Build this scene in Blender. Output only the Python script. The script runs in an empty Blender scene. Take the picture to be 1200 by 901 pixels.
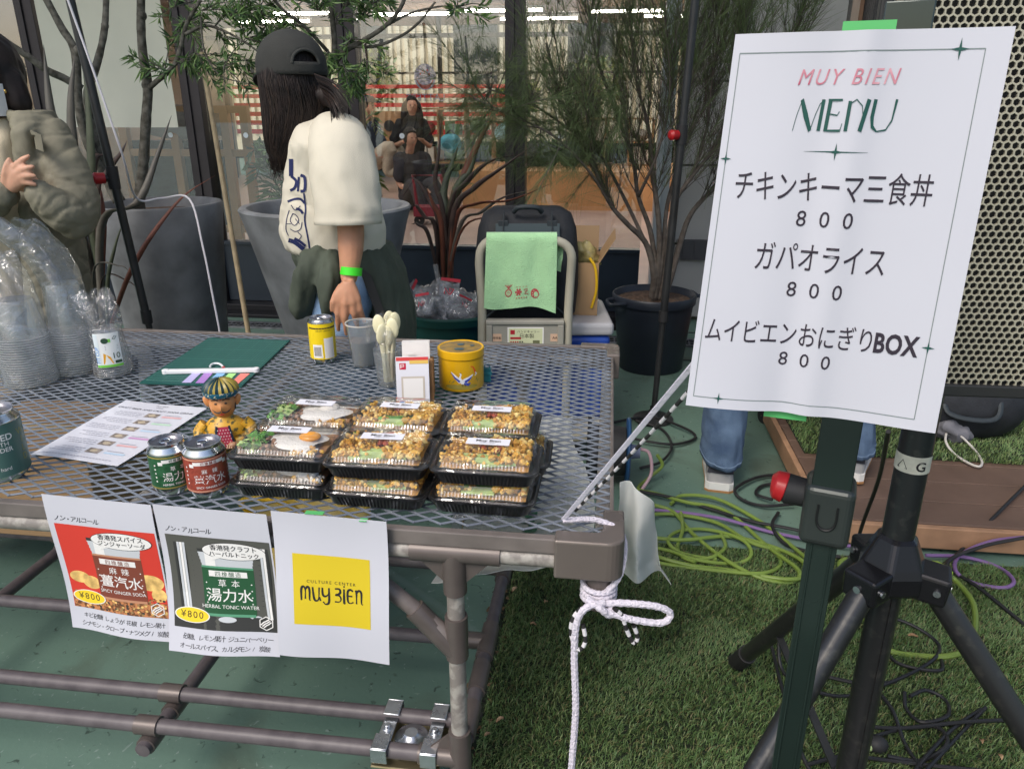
import bpy, bmesh, math, random
import numpy as np
from mathutils import Vector as V, Matrix as Mx, Quaternion, noise
random.seed(7)
R = math.radians
SC = bpy.context.scene
COL = SC.collection

# ---------------------------------------------------------------- camera, sky, sun, exposure
CAM_H, PITCH, FPX = 1.25, R(20.1), 880.0
cam_d = bpy.data.cameras.new('camera')
cam_d.sensor_fit = 'HORIZONTAL'; cam_d.sensor_width = 36.0
cam_d.lens = FPX / 1200.0 * 36.0
cam_d.clip_start = 0.02; cam_d.clip_end = 300.0
cam = bpy.data.objects.new('camera', cam_d); COL.objects.link(cam)
cam.location = (0, 0, CAM_H); cam.rotation_euler = (R(90) - PITCH, 0, 0)
SC.camera = cam

SUN_EL, SUN_AZ = R(48), R(215)          # azimuth clockwise from +Y: light comes from behind and left of the camera
world = bpy.data.worlds.new('World'); SC.world = world; world.use_nodes = True
wn = world.node_tree; wn.nodes.clear()
sky = wn.nodes.new('ShaderNodeTexSky'); sky.sky_type = 'NISHITA'; sky.sun_disc = False
sky.sun_elevation = SUN_EL; sky.sun_rotation = SUN_AZ; sky.dust_density = 3.0; sky.air_density = 1.0
bg = wn.nodes.new('ShaderNodeBackground'); bg.inputs['Strength'].default_value = 0.12
wo = wn.nodes.new('ShaderNodeOutputWorld')
wn.links.new(sky.outputs[0], bg.inputs['Color']); wn.links.new(bg.outputs[0], wo.inputs['Surface'])
sun_d = bpy.data.lights.new('sun', 'SUN'); sun_d.energy = 1.2; sun_d.angle = R(24); sun_d.color = (1.0, 0.95, 0.88)
sun = bpy.data.objects.new('sun', sun_d); COL.objects.link(sun)
sun.rotation_euler = (R(90) - SUN_EL, 0, -SUN_AZ + R(180))
_s = V((math.sin(SUN_AZ) * math.cos(SUN_EL), math.cos(SUN_AZ) * math.cos(SUN_EL), math.sin(SUN_EL)))
sun.rotation_euler = _s.to_track_quat('Z', 'Y').to_euler()

vs = SC.view_settings
SC.display_settings.display_device = 'sRGB'
vs.view_transform = 'Standard'; vs.look = 'None'; vs.gamma = 1.0; vs.exposure = 0.72; vs.use_curve_mapping = False
SC.render.engine = 'CYCLES'
cy = SC.cycles
cy.use_denoising = True
try: cy.denoiser = 'OPENIMAGEDENOISE'
except Exception: pass
cy.max_bounces = 8; cy.diffuse_bounces = 3; cy.glossy_bounces = 3; cy.transmission_bounces = 6; cy.transparent_max_bounces = 24
cy.caustics_reflective = False; cy.caustics_refractive = False; cy.sample_clamp_indirect = 6.0
SC.render.film_transparent = False

# ---------------------------------------------------------------- pixel <-> place (sizes and distances were measured on the photograph)
_c, _s2 = math.cos(PITCH), math.sin(PITCH)
def ray(u, v):
    x, y = (u - 600.0) / FPX, (450.0 - v) / FPX
    return V((x, _c + y * _s2, -_s2 + y * _c))
def at(u, v, Y=None, Z=None, X=None):
    d = ray(u, v)
    if Z is not None: t = (Z - CAM_H) / d.z
    elif Y is not None: t = Y / d.y
    else: t = X / d.x
    return V((d.x * t, d.y * t, CAM_H + d.z * t))
def depth(p): return p[1] * _c - (p[2] - CAM_H) * _s2
def mpp(p): return depth(p) / FPX       # metres per photo pixel at a place

# ---------------------------------------------------------------- materials
MATS = {}
def mat(name, col, rough=0.5, metal=0.0, var=0.0, vs_=6.0, bump=0.0, bs=40.0, spec=0.5, coat=0.0, alpha=1.0, trans=0.0,
        sheen=0.0, col2=None, wave=None, emit=None, es=0.0, ior=1.45, detail=4.0, lo=0.35, hi=0.65, sub=0.0):
    if name in MATS: return MATS[name]
    m = bpy.data.materials.new(name); m.use_nodes = True
    nt = m.node_tree; b = nt.nodes['Principled BSDF']; L = nt.links.new
    c4 = (*col, 1.0)
    b.inputs['Base Color'].default_value = c4
    b.inputs['Roughness'].default_value = rough; b.inputs['Metallic'].default_value = metal
    b.inputs['Specular IOR Level'].default_value = spec; b.inputs['IOR'].default_value = ior
    b.inputs['Coat Weight'].default_value = coat; b.inputs['Coat Roughness'].default_value = 0.1
    b.inputs['Alpha'].default_value = alpha; b.inputs['Transmission Weight'].default_value = trans
    b.inputs['Sheen Weight'].default_value = sheen
    if sub: b.inputs['Subsurface Weight'].default_value = sub; b.inputs['Subsurface Radius'].default_value = (0.012, 0.005, 0.003)
    if emit is not None:
        b.inputs['Emission Color'].default_value = (*emit, 1); b.inputs['Emission Strength'].default_value = es
    tc = nt.nodes.new('ShaderNodeTexCoord')
    if var or col2 is not None:
        n = nt.nodes.new('ShaderNodeTexNoise'); n.inputs['Scale'].default_value = vs_; n.inputs['Detail'].default_value = detail
        L(tc.outputs['Object'], n.inputs['Vector'])
        r = nt.nodes.new('ShaderNodeValToRGB')
        if col2 is None:
            ca = [max(0, c * (1 - var)) for c in col]; cb = [min(1, c * (1 + var)) for c in col]
        else: ca, cb = col, col2
        r.color_ramp.elements[0].color = (*ca, 1); r.color_ramp.elements[1].color = (*cb, 1)
        r.color_ramp.elements[0].position = lo; r.color_ramp.elements[1].position = hi
        L(n.outputs['Fac'], r.inputs['Fac']); L(r.outputs['Color'], b.inputs['Base Color'])
        if var and not trans and rough > 0.12:
            mr = nt.nodes.new('ShaderNodeMapRange'); mr.inputs['To Min'].default_value = max(0.02, rough - 0.1); mr.inputs['To Max'].default_value = min(1, rough + 0.1)
            L(n.outputs['Fac'], mr.inputs['Value']); L(mr.outputs[0], b.inputs['Roughness'])
    if bump:
        n2 = nt.nodes.new('ShaderNodeTexNoise'); n2.inputs['Scale'].default_value = bs; n2.inputs['Detail'].default_value = 3.0
        L(tc.outputs['Object'], n2.inputs['Vector'])
        bp = nt.nodes.new('ShaderNodeBump'); bp.inputs['Strength'].default_value = bump; bp.inputs['Distance'].default_value = 0.004
        L(n2.outputs['Fac'], bp.inputs['Height']); L(bp.outputs['Normal'], b.inputs['Normal'])
    MATS[name] = m
    return m

def thin_clear(name, tint=(0.97, 0.98, 1.0), gloss=0.12, rough=0.08, milk=0.0, milkc=(0.8, 0.82, 0.85), bump=0.0, bs=30.0, fres=1.45):
    """thin clear film or pane: see-through, with a fresnel sheen and some milkiness of its own"""
    if name in MATS: return MATS[name]
    m = bpy.data.materials.new(name); m.use_nodes = True; nt = m.node_tree; nt.nodes.clear(); L = nt.links.new
    out = nt.nodes.new('ShaderNodeOutputMaterial'); tr = nt.nodes.new('ShaderNodeBsdfTransparent'); tr.inputs[0].default_value = (*tint, 1)
    gl = nt.nodes.new('ShaderNodeBsdfGlossy'); gl.inputs['Roughness'].default_value = rough
    fr = nt.nodes.new('ShaderNodeFresnel'); geo = nt.nodes.new('ShaderNodeNewGeometry')   # a thin film reflects alike from both sides
    ml = nt.nodes.new('ShaderNodeMath'); ml.operation = 'MULTIPLY_ADD'; ml.inputs[1].default_value = 1.0 / fres - fres; ml.inputs[2].default_value = fres
    L(geo.outputs['Backfacing'], ml.inputs[0]); L(ml.outputs[0], fr.inputs['IOR'])
    if bump:
        tc = nt.nodes.new('ShaderNodeTexCoord'); n2 = nt.nodes.new('ShaderNodeTexNoise'); n2.inputs['Scale'].default_value = bs; n2.inputs['Detail'].default_value = 3
        n2.inputs['Distortion'].default_value = 1.0
        L(tc.outputs['Object'], n2.inputs['Vector'])
        bp = nt.nodes.new('ShaderNodeBump'); bp.inputs['Strength'].default_value = bump; bp.inputs['Distance'].default_value = 0.01
        L(n2.outputs['Fac'], bp.inputs['Height']); L(bp.outputs['Normal'], gl.inputs['Normal']); L(bp.outputs['Normal'], fr.inputs['Normal'])
    ad = nt.nodes.new('ShaderNodeMath'); ad.operation = 'ADD'; ad.use_clamp = True; ad.inputs[1].default_value = gloss
    L(fr.outputs[0], ad.inputs[0])
    mx = nt.nodes.new('ShaderNodeMixShader'); L(ad.outputs[0], mx.inputs[0])
    base = tr
    if milk:
        df = nt.nodes.new('ShaderNodeBsdfDiffuse'); df.inputs[0].default_value = (*milkc, 1)
        tl = nt.nodes.new('ShaderNodeBsdfTranslucent'); tl.inputs[0].default_value = (*milkc, 1)
        m2 = nt.nodes.new('ShaderNodeMixShader'); m2.inputs[0].default_value = 0.5; L(df.outputs[0], m2.inputs[1]); L(tl.outputs[0], m2.inputs[2])
        m3 = nt.nodes.new('ShaderNodeMixShader'); m3.inputs[0].default_value = milk; L(tr.outputs[0], m3.inputs[1]); L(m2.outputs[0], m3.inputs[2])
        base = m3
    L(base.outputs[0], mx.inputs[1]); L(gl.outputs[0], mx.inputs[2]); L(mx.outputs[0], out.inputs['Surface'])
    MATS[name] = m
    return m

# ---------------------------------------------------------------- mesh builder
def frame_from(d, up=V((0, 0, 1))):
    d = d.normalized()
    if abs(d.dot(up)) > 0.98: up = V((0, 1, 0)) if abs(d.y) < 0.9 else V((1, 0, 0))
    x = up.cross(d).normalized(); y = d.cross(x)
    return x, y, d
def rotz(a): return Mx.Rotation(a, 3, 'Z')
def rot(x=0, y=0, z=0): return Mx.Rotation(z, 3, 'Z') @ Mx.Rotation(y, 3, 'Y') @ Mx.Rotation(x, 3, 'X')
def smoothpath(pts, n=6, closed=False):
    P = [V(p) for p in pts]; out = []; N = len(P)
    if N < 3: return P
    rng = range(N if closed else N - 1)
    for i in rng:
        if closed: p0, p1, p2, p3 = P[(i - 1) % N], P[i], P[(i + 1) % N], P[(i + 2) % N]
        else:
            p1, p2 = P[i], P[i + 1]
            p0 = P[i - 1] if i else p1 * 2 - p2
            p3 = P[i + 2] if i + 2 < N else p2 * 2 - p1
        for k in range(n):
            t = k / n
            out.append(0.5 * ((2 * p1) + (p2 - p0) * t + (2 * p0 - 5 * p1 + 4 * p2 - p3) * t * t + (3 * p1 - p0 - 3 * p2 + p3) * t ** 3))
    if not closed: out.append(P[-1])
    return out

class B:
    def __init__(s): s.v = []; s.f = []; s.m = []; s.s = []; s.mi = 0; s.smooth = False
    def add(s, vs, fs, mi=None, smooth=None):
        o = len(s.v); s.v.extend(tuple(p) for p in vs)
        for f in fs:
            s.f.append([i + o for i in f]); s.m.append(s.mi if mi is None else mi); s.s.append(s.smooth if smooth is None else smooth)
        return o
    def mark(s): return len(s.v)
    def xf(s, start, M, t=(0, 0, 0)):
        t = V(t)
        for i in range(start, len(s.v)): s.v[i] = tuple((M @ V(s.v[i])) + t)
        return s
    def fn(s, start, f):
        for i in range(start, len(s.v)): s.v[i] = tuple(f(V(s.v[i])))
        return s
    def box(s, c, sz, M=None, mi=None, taper=1.0):
        c = V(c); hx, hy, hz = sz[0] / 2, sz[1] / 2, sz[2] / 2; p = []
        for z in (-1, 1):
            k = taper if z > 0 else 1
            for x, y in ((-1, -1), (1, -1), (1, 1), (-1, 1)):
                q = V((x * hx * k, y * hy * k, z * hz)); p.append(c + (M @ q if M else q))
        s.add(p, [(3, 2, 1, 0), (4, 5, 6, 7), (0, 1, 5, 4), (1, 2, 6, 5), (2, 3, 7, 6), (3, 0, 4, 7)], mi, False); return s
    def bar(s, a, b, w, h, up=V((0, 0, 1)), mi=None):
        a, b = V(a), V(b); x, y, d = frame_from(b - a, up); p = []
        for q in (a, b):
            for i, j in ((-1, -1), (1, -1), (1, 1), (-1, 1)): p.append(q + x * (i * w / 2) + y * (j * h / 2))
        s.add(p, [(0, 1, 2, 3), (7, 6, 5, 4), (4, 5, 1, 0), (5, 6, 2, 1), (6, 7, 3, 2), (7, 4, 0, 3)], mi, False); return s
    def tube(s, pts, r, n=10, closed=False, cap=True, mi=None, smooth=True, ell=1.0, up=None):
        P = [V(p) for p in pts]; N = len(P)
        rr = r if isinstance(r, (list, tuple)) else [r] * N
        ring = []; px = None
        for i in range(N):
            if closed: d = P[(i + 1) % N] - P[i - 1]
            else: d = P[min(i + 1, N - 1)] - P[max(i - 1, 0)]
            if d.length < 1e-9: d = V((0, 0, 1))
            d.normalize()
            if px is None:
                x, y, _ = frame_from(d, up or V((0, 0, 1)))
            else:
                x = px - d * px.dot(d)
                if x.length < 1e-6: x, y, _ = frame_from(d)
                x.normalize(); y = d.cross(x)
            px = x
            for k in range(n):
                a = 2 * math.pi * k / n
                ring.append(P[i] + x * (math.cos(a) * rr[i]) + y * (math.sin(a) * rr[i] * ell))
        fs = []
        for i in range(N if closed else N - 1):
            j = (i + 1) % N
            for k in range(n):
                k2 = (k + 1) % n
                fs.append((i * n + k, i * n + k2, j * n + k2, j * n + k))
        o = s.add(ring, fs, mi, smooth)
        if cap and not closed:
            s.add([], [], mi)
            s.f.append([o + k for k in range(n)][::-1]); s.m.append(s.mi if mi is None else mi); s.s.append(False)
            s.f.append([o + (N - 1) * n + k for k in range(n)]); s.m.append(s.mi if mi is None else mi); s.s.append(False)
        return s
    def lathe(s, prof, n=24, c=(0, 0, 0), M=None, mi=None, smooth=True, sx=1.0, sy=1.0, mis=None):
        c = V(c); ring = []
        for r_, z in prof:
            for k in range(n):
                a = 2 * math.pi * k / n; q = V((math.cos(a) * r_ * sx, math.sin(a) * r_ * sy, z)); ring.append(c + (M @ q if M else q))
        o = s.add(ring, [], mi)
        for i in range(len(prof) - 1):
            for k in range(n):
                k2 = (k + 1) % n
                s.f.append([o + i * n + k, o + i * n + k2, o + (i + 1) * n + k2, o + (i + 1) * n + k])
                s.m.append(mis[i] if mis else (s.mi if mi is None else mi)); s.s.append(smooth)
        return s
    def disc(s, c, r, n=24, M=None, mi=None, sx=1.0, sy=1.0):
        c = V(c); p = []
        for k in range(n):
            a = 2 * math.pi * k / n; q = V((math.cos(a) * r * sx, math.sin(a) * r * sy, 0)); p.append(c + (M @ q if M else q))
        s.add(p, [tuple(range(n))], mi, False); return s
    def ell(s, c, r3, M=None, nu=16, nv=10, mi=None, f=None):
        c = V(c); p = []; fs = []
        for j in range(nv + 1):
            th = math.pi * j / nv
            for i in range(nu):
                a = 2 * math.pi * i / nu
                q = V((math.sin(th) * math.cos(a) * r3[0], math.sin(th) * math.sin(a) * r3[1], math.cos(th) * r3[2]))
                if f: q = f(q)
                p.append(c + (M @ q if M else q))
        for j in range(nv):
            for i in range(nu):
                i2 = (i + 1) % nu
                fs.append((j * nu + i, (j + 1) * nu + i, (j + 1) * nu + i2, j * nu + i2))
        s.add(p, fs, mi, True); return s
    def grid(s, fn, nu, nv, mi=None, smooth=True):
        p = [fn(i / nu, j / nv) for j in range(nv + 1) for i in range(nu + 1)]
        fs = [(j * (nu + 1) + i, j * (nu + 1) + i + 1, (j + 1) * (nu + 1) + i + 1, (j + 1) * (nu + 1) + i) for j in range(nv) for i in range(nu)]
        s.add(p, fs, mi, smooth); return s
    def slab(s, fn, nu, nv, th, mi=None, smooth=True):
        """a grid with real thickness: fn(u,v)->(point); pushed back along the normal"""
        P = [[V(fn(i / nu, j / nv)) for i in range(nu + 1)] for j in range(nv + 1)]
        top = []; bot = []
        for j in range(nv + 1):
            for i in range(nu + 1):
                du = P[j][min(i + 1, nu)] - P[j][max(i - 1, 0)]; dv = P[min(j + 1, nv)][i] - P[max(j - 1, 0)][i]
                nn = du.cross(dv)
                nn = nn.normalized() if nn.length > 1e-12 else V((0, 0, 1))
                top.append(P[j][i]); bot.append(P[j][i] - nn * th)
        W = nu + 1; K = len(top); fs = []
        for j in range(nv):
            for i in range(nu):
                a, b, c, d = j * W + i, j * W + i + 1, (j + 1) * W + i + 1, (j + 1) * W + i
                fs.append((a, b, c, d)); fs.append((K + d, K + c, K + b, K + a))
        for i in range(nu):
            fs.append((i + 1, i, K + i, K + i + 1)); a = nv * W + i; fs.append((a, a + 1, K + a + 1, K + a))
        for j in range(nv):
            a = j * W; fs.append((a, a + W, K + a + W, K + a)); a = j * W + nu; fs.append((a + W, a, K + a, K + a + W))
        s.add(top + bot, fs, mi, smooth); return s
    def prism(s, poly, z0, z1, M=None, t=(0, 0, 0), mi=None, smooth=False):
        t = V(t); n = len(poly); p = []
        for z in (z0, z1):
            for x, y in poly: q = V((x, y, z)); p.append(t + (M @ q if M else q))
        fs = [tuple(range(n))[::-1], tuple(range(n, 2 * n))] + [(k, (k + 1) % n, n + (k + 1) % n, n + k) for k in range(n)]
        o = s.add(p, fs, mi, smooth); return s
    def loft(s, rings, cap=True, mi=None, smooth=True):
        n = len(rings[0]); p = [q for r_ in rings for q in r_]; fs = []
        for i in range(len(rings) - 1):
            for k in range(n): fs.append((i * n + k, i * n + (k + 1) % n, (i + 1) * n + (k + 1) % n, (i + 1) * n + k))
        if cap: fs.append(tuple(range(n))[::-1]); fs.append(tuple(range((len(rings) - 1) * n, len(rings) * n)))
        s.add(p, fs, mi, smooth); return s
    def mesh(s, name):
        me = bpy.data.meshes.new(name); me.from_pydata(s.v, [], s.f)
        me.polygons.foreach_set('material_index', s.m); me.polygons.foreach_set('use_smooth', s.s)
        me.update(); return me
    def build(s, name, mats, parent=None, bevel=0, sharp=40, world=True, weld=False, seg=2, solid=0, subsurf=0):
        if parent is not None and world:
            Mi = pmat(parent).inverted()
            s.v = [tuple(Mi @ V(p)) for p in s.v]
        me = s.mesh(name)
        if not isinstance(mats, (list, tuple)): mats = [mats]
        for m in mats: me.materials.append(m)
        if weld:
            bm = bmesh.new(); bm.from_mesh(me); bmesh.ops.remove_doubles(bm, verts=bm.verts, dist=1e-5); bmesh.ops.recalc_face_normals(bm, faces=bm.faces); bm.to_mesh(me); bm.free()
        if sharp and any(s.s):
            try: me.set_sharp_from_angle(angle=R(sharp))
            except Exception: pass
        o = bpy.data.objects.new(name, me); COL.objects.link(o)
        if parent is not None: o.parent = parent
        if bevel:
            md = o.modifiers.new('bevel', 'BEVEL'); md.width = bevel; md.segments = seg; md.limit_method = 'ANGLE'; md.angle_limit = R(35)
        if solid:
            md = o.modifiers.new('solid', 'SOLIDIFY'); md.thickness = solid; md.offset = 0
        if subsurf:
            md = o.modifiers.new('sub', 'SUBSURF'); md.levels = subsurf; md.render_levels = subsurf
        return o

def pmat(o):
    M = Mx.Translation(o.location) @ o.rotation_euler.to_matrix().to_4x4()
    return pmat(o.parent) @ M if o.parent else M
def thing(name, label, cat, loc=(0, 0, 0), rz=0.0, group=None):
    o = bpy.data.objects.new(name, None); COL.objects.link(o); o.empty_display_size = 0.05
    o.location = loc; o.rotation_euler = (0, 0, rz); o['label'] = label; o['category'] = cat
    if group: o['group'] = group
    return o
def tag(o, label, cat, group=None, kind=None):
    o['label'] = label; o['category'] = cat
    if group: o['group'] = group
    if kind: o['kind'] = kind
    return o
def struct(o): o['kind'] = 'structure'; return o
def copy_tree(o, parent=None, loc=None, rz=None, label=None):
    c = o.copy(); COL.objects.link(c)
    if parent is not None: c.parent = parent
    if loc is not None: c.location = loc
    if rz is not None: c.rotation_euler = (0, 0, rz)
    if label: c['label'] = label
    for ch in list(o.children): copy_tree(ch, c)
    return c

# ---------------------------------------------------------------- lettering
_TX = {}
def txt(s, size=1.0, align='CENTER', shear=0.0, space=1.0, fat=0.0, sx=1.0):
    """lettering as flat polygons in the xy plane, baseline at y=0: (verts, faces, width)"""
    k = (s, align, shear, space, fat)
    if k not in _TX:
        cu = bpy.data.curves.new('lettering', 'FONT'); cu.body = s; cu.size = 1.0; cu.align_x = align; cu.shear = shear; cu.space_character = space
        cu.offset = fat; cu.resolution_u = 3
        o = bpy.data.objects.new('lettering_tmp', cu); COL.objects.link(o)
        bpy.context.view_layer.update()
        me = bpy.data.meshes.new_from_object(o.evaluated_get(bpy.context.evaluated_depsgraph_get()))
        vs_ = [v.co.copy() for v in me.vertices]; fs = [tuple(p.vertices) for p in me.polygons]
        bpy.data.objects.remove(o); bpy.data.curves.remove(cu); bpy.data.meshes.remove(me)
        _TX[k] = (vs_, fs)
    vs_, fs = _TX[k]
    return [V((p.x * size * sx, p.y * size, 0)) for p in vs_], fs
class Sheet:
    """printed marks on a sheet: xy metres on the sheet -> place, via surf(x, y, lift)"""
    def __init__(s, surf): s.b = B(); s.surf = surf; s.lift = 0.0003
    def _put(s, vs_, fs, mi, lift):
        z = s.lift if lift is None else lift
        s.b.add([s.surf(p[0], p[1], z) for p in vs_], fs, mi, False)
    def text(s, t, x, y, size, mi=0, lift=None, rz=0.0, **k):
        vs_, fs = txt(t, size, **k); c, n = math.cos(rz), math.sin(rz)
        s._put([(x + p.x * c - p.y * n, y + p.x * n + p.y * c) for p in vs_], fs, mi, lift)
    def rect(s, x0, y0, x1, y1, mi=0, lift=None, n=8, m=8):
        vs_ = [(x0 + (x1 - x0) * i / n, y0 + (y1 - y0) * j / m) for j in range(m + 1) for i in range(n + 1)]
        fs = [(j * (n + 1) + i, j * (n + 1) + i + 1, (j + 1) * (n + 1) + i + 1, (j + 1) * (n + 1) + i) for j in range(m) for i in range(n)]
        s._put(vs_, fs, mi, lift)
    def oval(s, x, y, rx, ry, mi=0, lift=None, n=28, a0=0.0, a1=6.2832):
        m = 4 if n > 20 else 1; vs_ = [(x, y)]
        for j in range(1, m + 1): vs_ += [(x + rx * j / m * math.cos(a0 + (a1 - a0) * k / n), y + ry * j / m * math.sin(a0 + (a1 - a0) * k / n)) for k in range(n + 1)]
        fs = [(0, k + 1, k + 2) for k in range(n)]
        for j in range(1, m): o = 1 + (j - 1) * (n + 1); fs += [(o + k, o + n + 1 + k, o + n + 2 + k, o + k + 1) for k in range(n)]
        s._put(vs_, fs, mi, lift)
    def poly(s, pts, mi=0, lift=None):
        s._put(pts, [tuple(range(len(pts)))], mi, lift)
    def line(s, pts, w, mi=0, lift=None):
        P = [V((p[0], p[1])) for p in pts]; w = w if isinstance(w, (list, tuple)) else [w] * len(P); L = []; Rr = []
        for i in range(len(P)):
            d = P[min(i + 1, len(P) - 1)] - P[max(i - 1, 0)]
            d = d.normalized() if d.length > 0 else V((1, 0)); nn = V((-d.y, d.x)) * (w[i] / 2)
            L.append(P[i] + nn); Rr.append(P[i] - nn)
        n = len(P); s._put(L + Rr, [(i, i + 1, n + i + 1, n + i)[::-1] for i in range(n - 1)], mi, lift)
    def fit(s, t, x, y, width, mi=0, lift=None, height=None, **k):
        vs_, fs = txt(t, 1.0, **k); xs = [p.x for p in vs_]; sc = width / (max(xs) - min(xs)); mid = (max(xs) + min(xs)) / 2
        sy = sc if height is None else height / (max(p.y for p in vs_) - min(0, min(p.y for p in vs_)))
        s._put([(x + (p.x - mid) * sc, y + p.y * sy) for p in vs_], fs, mi, lift)
    def star(s, x, y, rx, ry, mi=0, lift=None):
        P = []
        for k in range(16):
            a = math.pi * k / 8; r_ = (1.0, 0.34, 0.2, 0.34)[k % 4]
            P.append((x + rx * r_ * math.cos(a), y + ry * r_ * math.sin(a)))
        s._put([(x, y)] + P, [(0, k + 1, (k + 1) % 16 + 1) for k in range(16)], mi, lift)
    def build(s, name, mats, parent, world=True): return s.b.build(name, mats, parent, sharp=0, world=world)
def planar(o, ux, uy, nn=None):
    o, ux, uy = V(o), V(ux).normalized(), V(uy).normalized(); nn = nn or ux.cross(uy)
    return lambda x, y, z=0.0: o + ux * x + uy * y + nn * z
def nz(p, s=1.0): return noise.noise(V(p) * s)

# the whole place is turned a few degrees to the camera: p runs right along the table, q goes away from the camera
GA = R(7.2)
N0 = V((0.151, 1.0, 0)); GX = V((math.cos(GA), -math.sin(GA), 0)); GY = V((math.sin(GA), math.cos(GA), 0)); GZ = V((0, 0, 1))
def T(p, q, z=0.0): return N0 + GX * p + GY * q + GZ * z
def Tinv(w): d = V(w) - N0; return d.dot(GX), d.dot(GY)
GM = rotz(-GA)
TZ = 0.63                                # table top
# ================================================================ SETTING
def floor_mat():
    m = mat('painted_floor', (0.094, 0.168, 0.130), rough=0.6, var=0.0, col2=(0.135, 0.212, 0.170), vs_=1.6, bump=0.15, bs=90, detail=8, lo=0.3, hi=0.7)
    nt = m.node_tree; L = nt.links.new; b = nt.nodes['Principled BSDF']
    tc = [n for n in nt.nodes if n.type == 'TEX_COORD'][0]; src = b.inputs['Base Color'].links[0].from_socket
    def layer(src, scale, lo, hi, col, detail=6.0, dist=0.0, rng=None):
        n = nt.nodes.new('ShaderNodeTexNoise'); n.inputs['Scale'].default_value = scale; n.inputs['Detail'].default_value = detail; n.inputs['Distortion'].default_value = dist
        L(tc.outputs['Object'], n.inputs['Vector']); r = nt.nodes.new('ShaderNodeMapRange'); r.inputs['From Min'].default_value = lo; r.inputs['From Max'].default_value = hi
        L(n.outputs['Fac'], r.inputs['Value']); mx = nt.nodes.new('ShaderNodeMixRGB'); mx.inputs['Color2'].default_value = (*col, 1)
        L(r.outputs[0], mx.inputs['Fac']); L(src, mx.inputs['Color1']); return mx.outputs[0]
    s1 = layer(src, 3.2, 0.54, 0.76, (0.060, 0.066, 0.046), 10, 0.6)          # brown scuffs
    s2 = layer(s1, 38.0, 0.64, 0.71, (0.034, 0.060, 0.046), 8, 0.8)          # dark chips
    s3 = layer(s2, 26.0, 0.66, 0.71, (0.21, 0.28, 0.25), 4, 3.0)             # pale scratches
    # thin pale scratch lines and panel joints
    w = nt.nodes.new('ShaderNodeTexWave'); w.wave_type = 'BANDS'; w.bands_direction = 'DIAGONAL'; w.inputs['Scale'].default_value = 0.22; w.inputs['Distortion'].default_value = 0.6
    w.inputs['Detail'].default_value = 1.0; L(tc.outputs['Object'], w.inputs['Vector'])
    r = nt.nodes.new('ShaderNodeMapRange'); r.inputs['From Min'].default_value = 0.9995; r.inputs['From Max'].default_value = 1.0; r.inputs['To Max'].default_value = 0.5
    L(w.outputs['Fac'], r.inputs['Value']); mx = nt.nodes.new('ShaderNodeMixRGB'); mx.inputs['Color2'].default_value = (0.18, 0.25, 0.22, 1)
    L(r.outputs[0], mx.inputs['Fac']); L(s3, mx.inputs['Color1']); L(mx.outputs[0], b.inputs['Base Color'])
    return m
b = B(); b.grid(lambda u, v: V((-60 + 120 * u, -60 + 120 * v, 0)), 24, 24)
struct(b.build('ground', floor_mat()))

def atq_(u, v, q):
    d = ray(u, v); o = V((0, 0, CAM_H)); return o + d * ((q - (o - N0).dot(GY)) / d.dot(GY))
# ---- drain grates and joints in the floor before the windows
steel = mat('grey_steel', (0.22, 0.23, 0.25), rough=0.45, metal=0.8, var=0.25, vs_=20)
iron = mat('dark_iron', (0.035, 0.037, 0.042), rough=0.55, metal=0.3)
def grate(p0, p1, q0, q1, label):
    g = thing('drain_grate', label, 'drain grate', T((p0 + p1) / 2, (q0 + q1) / 2, 0), -GA, 'drain grates set in the floor')
    w, d = p1 - p0, q1 - q0
    f = B(); f.box((0, 0, 0.003), (w - 0.02, d - 0.02, 0.004)); f.build('pit', mat('pit_black', (0.006, 0.007, 0.008), rough=0.9), g, world=False)
    f = B()
    for y in (-d / 2 + 0.01, d / 2 - 0.01): f.box((0, y, 0.006), (w, 0.02, 0.012))
    for x in (-w / 2 + 0.01, w / 2 - 0.01): f.box((x, 0, 0.006), (0.02, d - 0.042, 0.012))
    f.build('frame', steel, g, world=False)
    f = B(); n = int(w / 0.03)
    for i in range(1, n): f.box((-w / 2 + w * i / n, 0, 0.009), (0.007, d - 0.044, 0.006))
    for y in (-d / 6, d / 6): f.box((0, y, 0.0135), (w - 0.044, 0.007, 0.0025))
    f.build('bars', steel, g, world=False)
grate(-3.4, -1.55, 3.16, 3.28, 'slotted metal drain grate in the green floor left of the woman')
grate(-0.05, 1.0, 3.10, 3.24, 'slotted metal drain grate in the green floor beside the tree pot')
b = B()
for q in (2.86, 3.40): b.box(T(-1.0, q, 0.0015), (6.0, 0.012, 0.003), GM)
for p in (-2.55, -1.62, -0.45): b.box(T(p, 3.05, 0.0022), (0.012, 0.5, 0.003), GM)
struct(b.build('floor_joint', mat('joint_black', (0.015, 0.02, 0.02), rough=0.8)))

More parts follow.
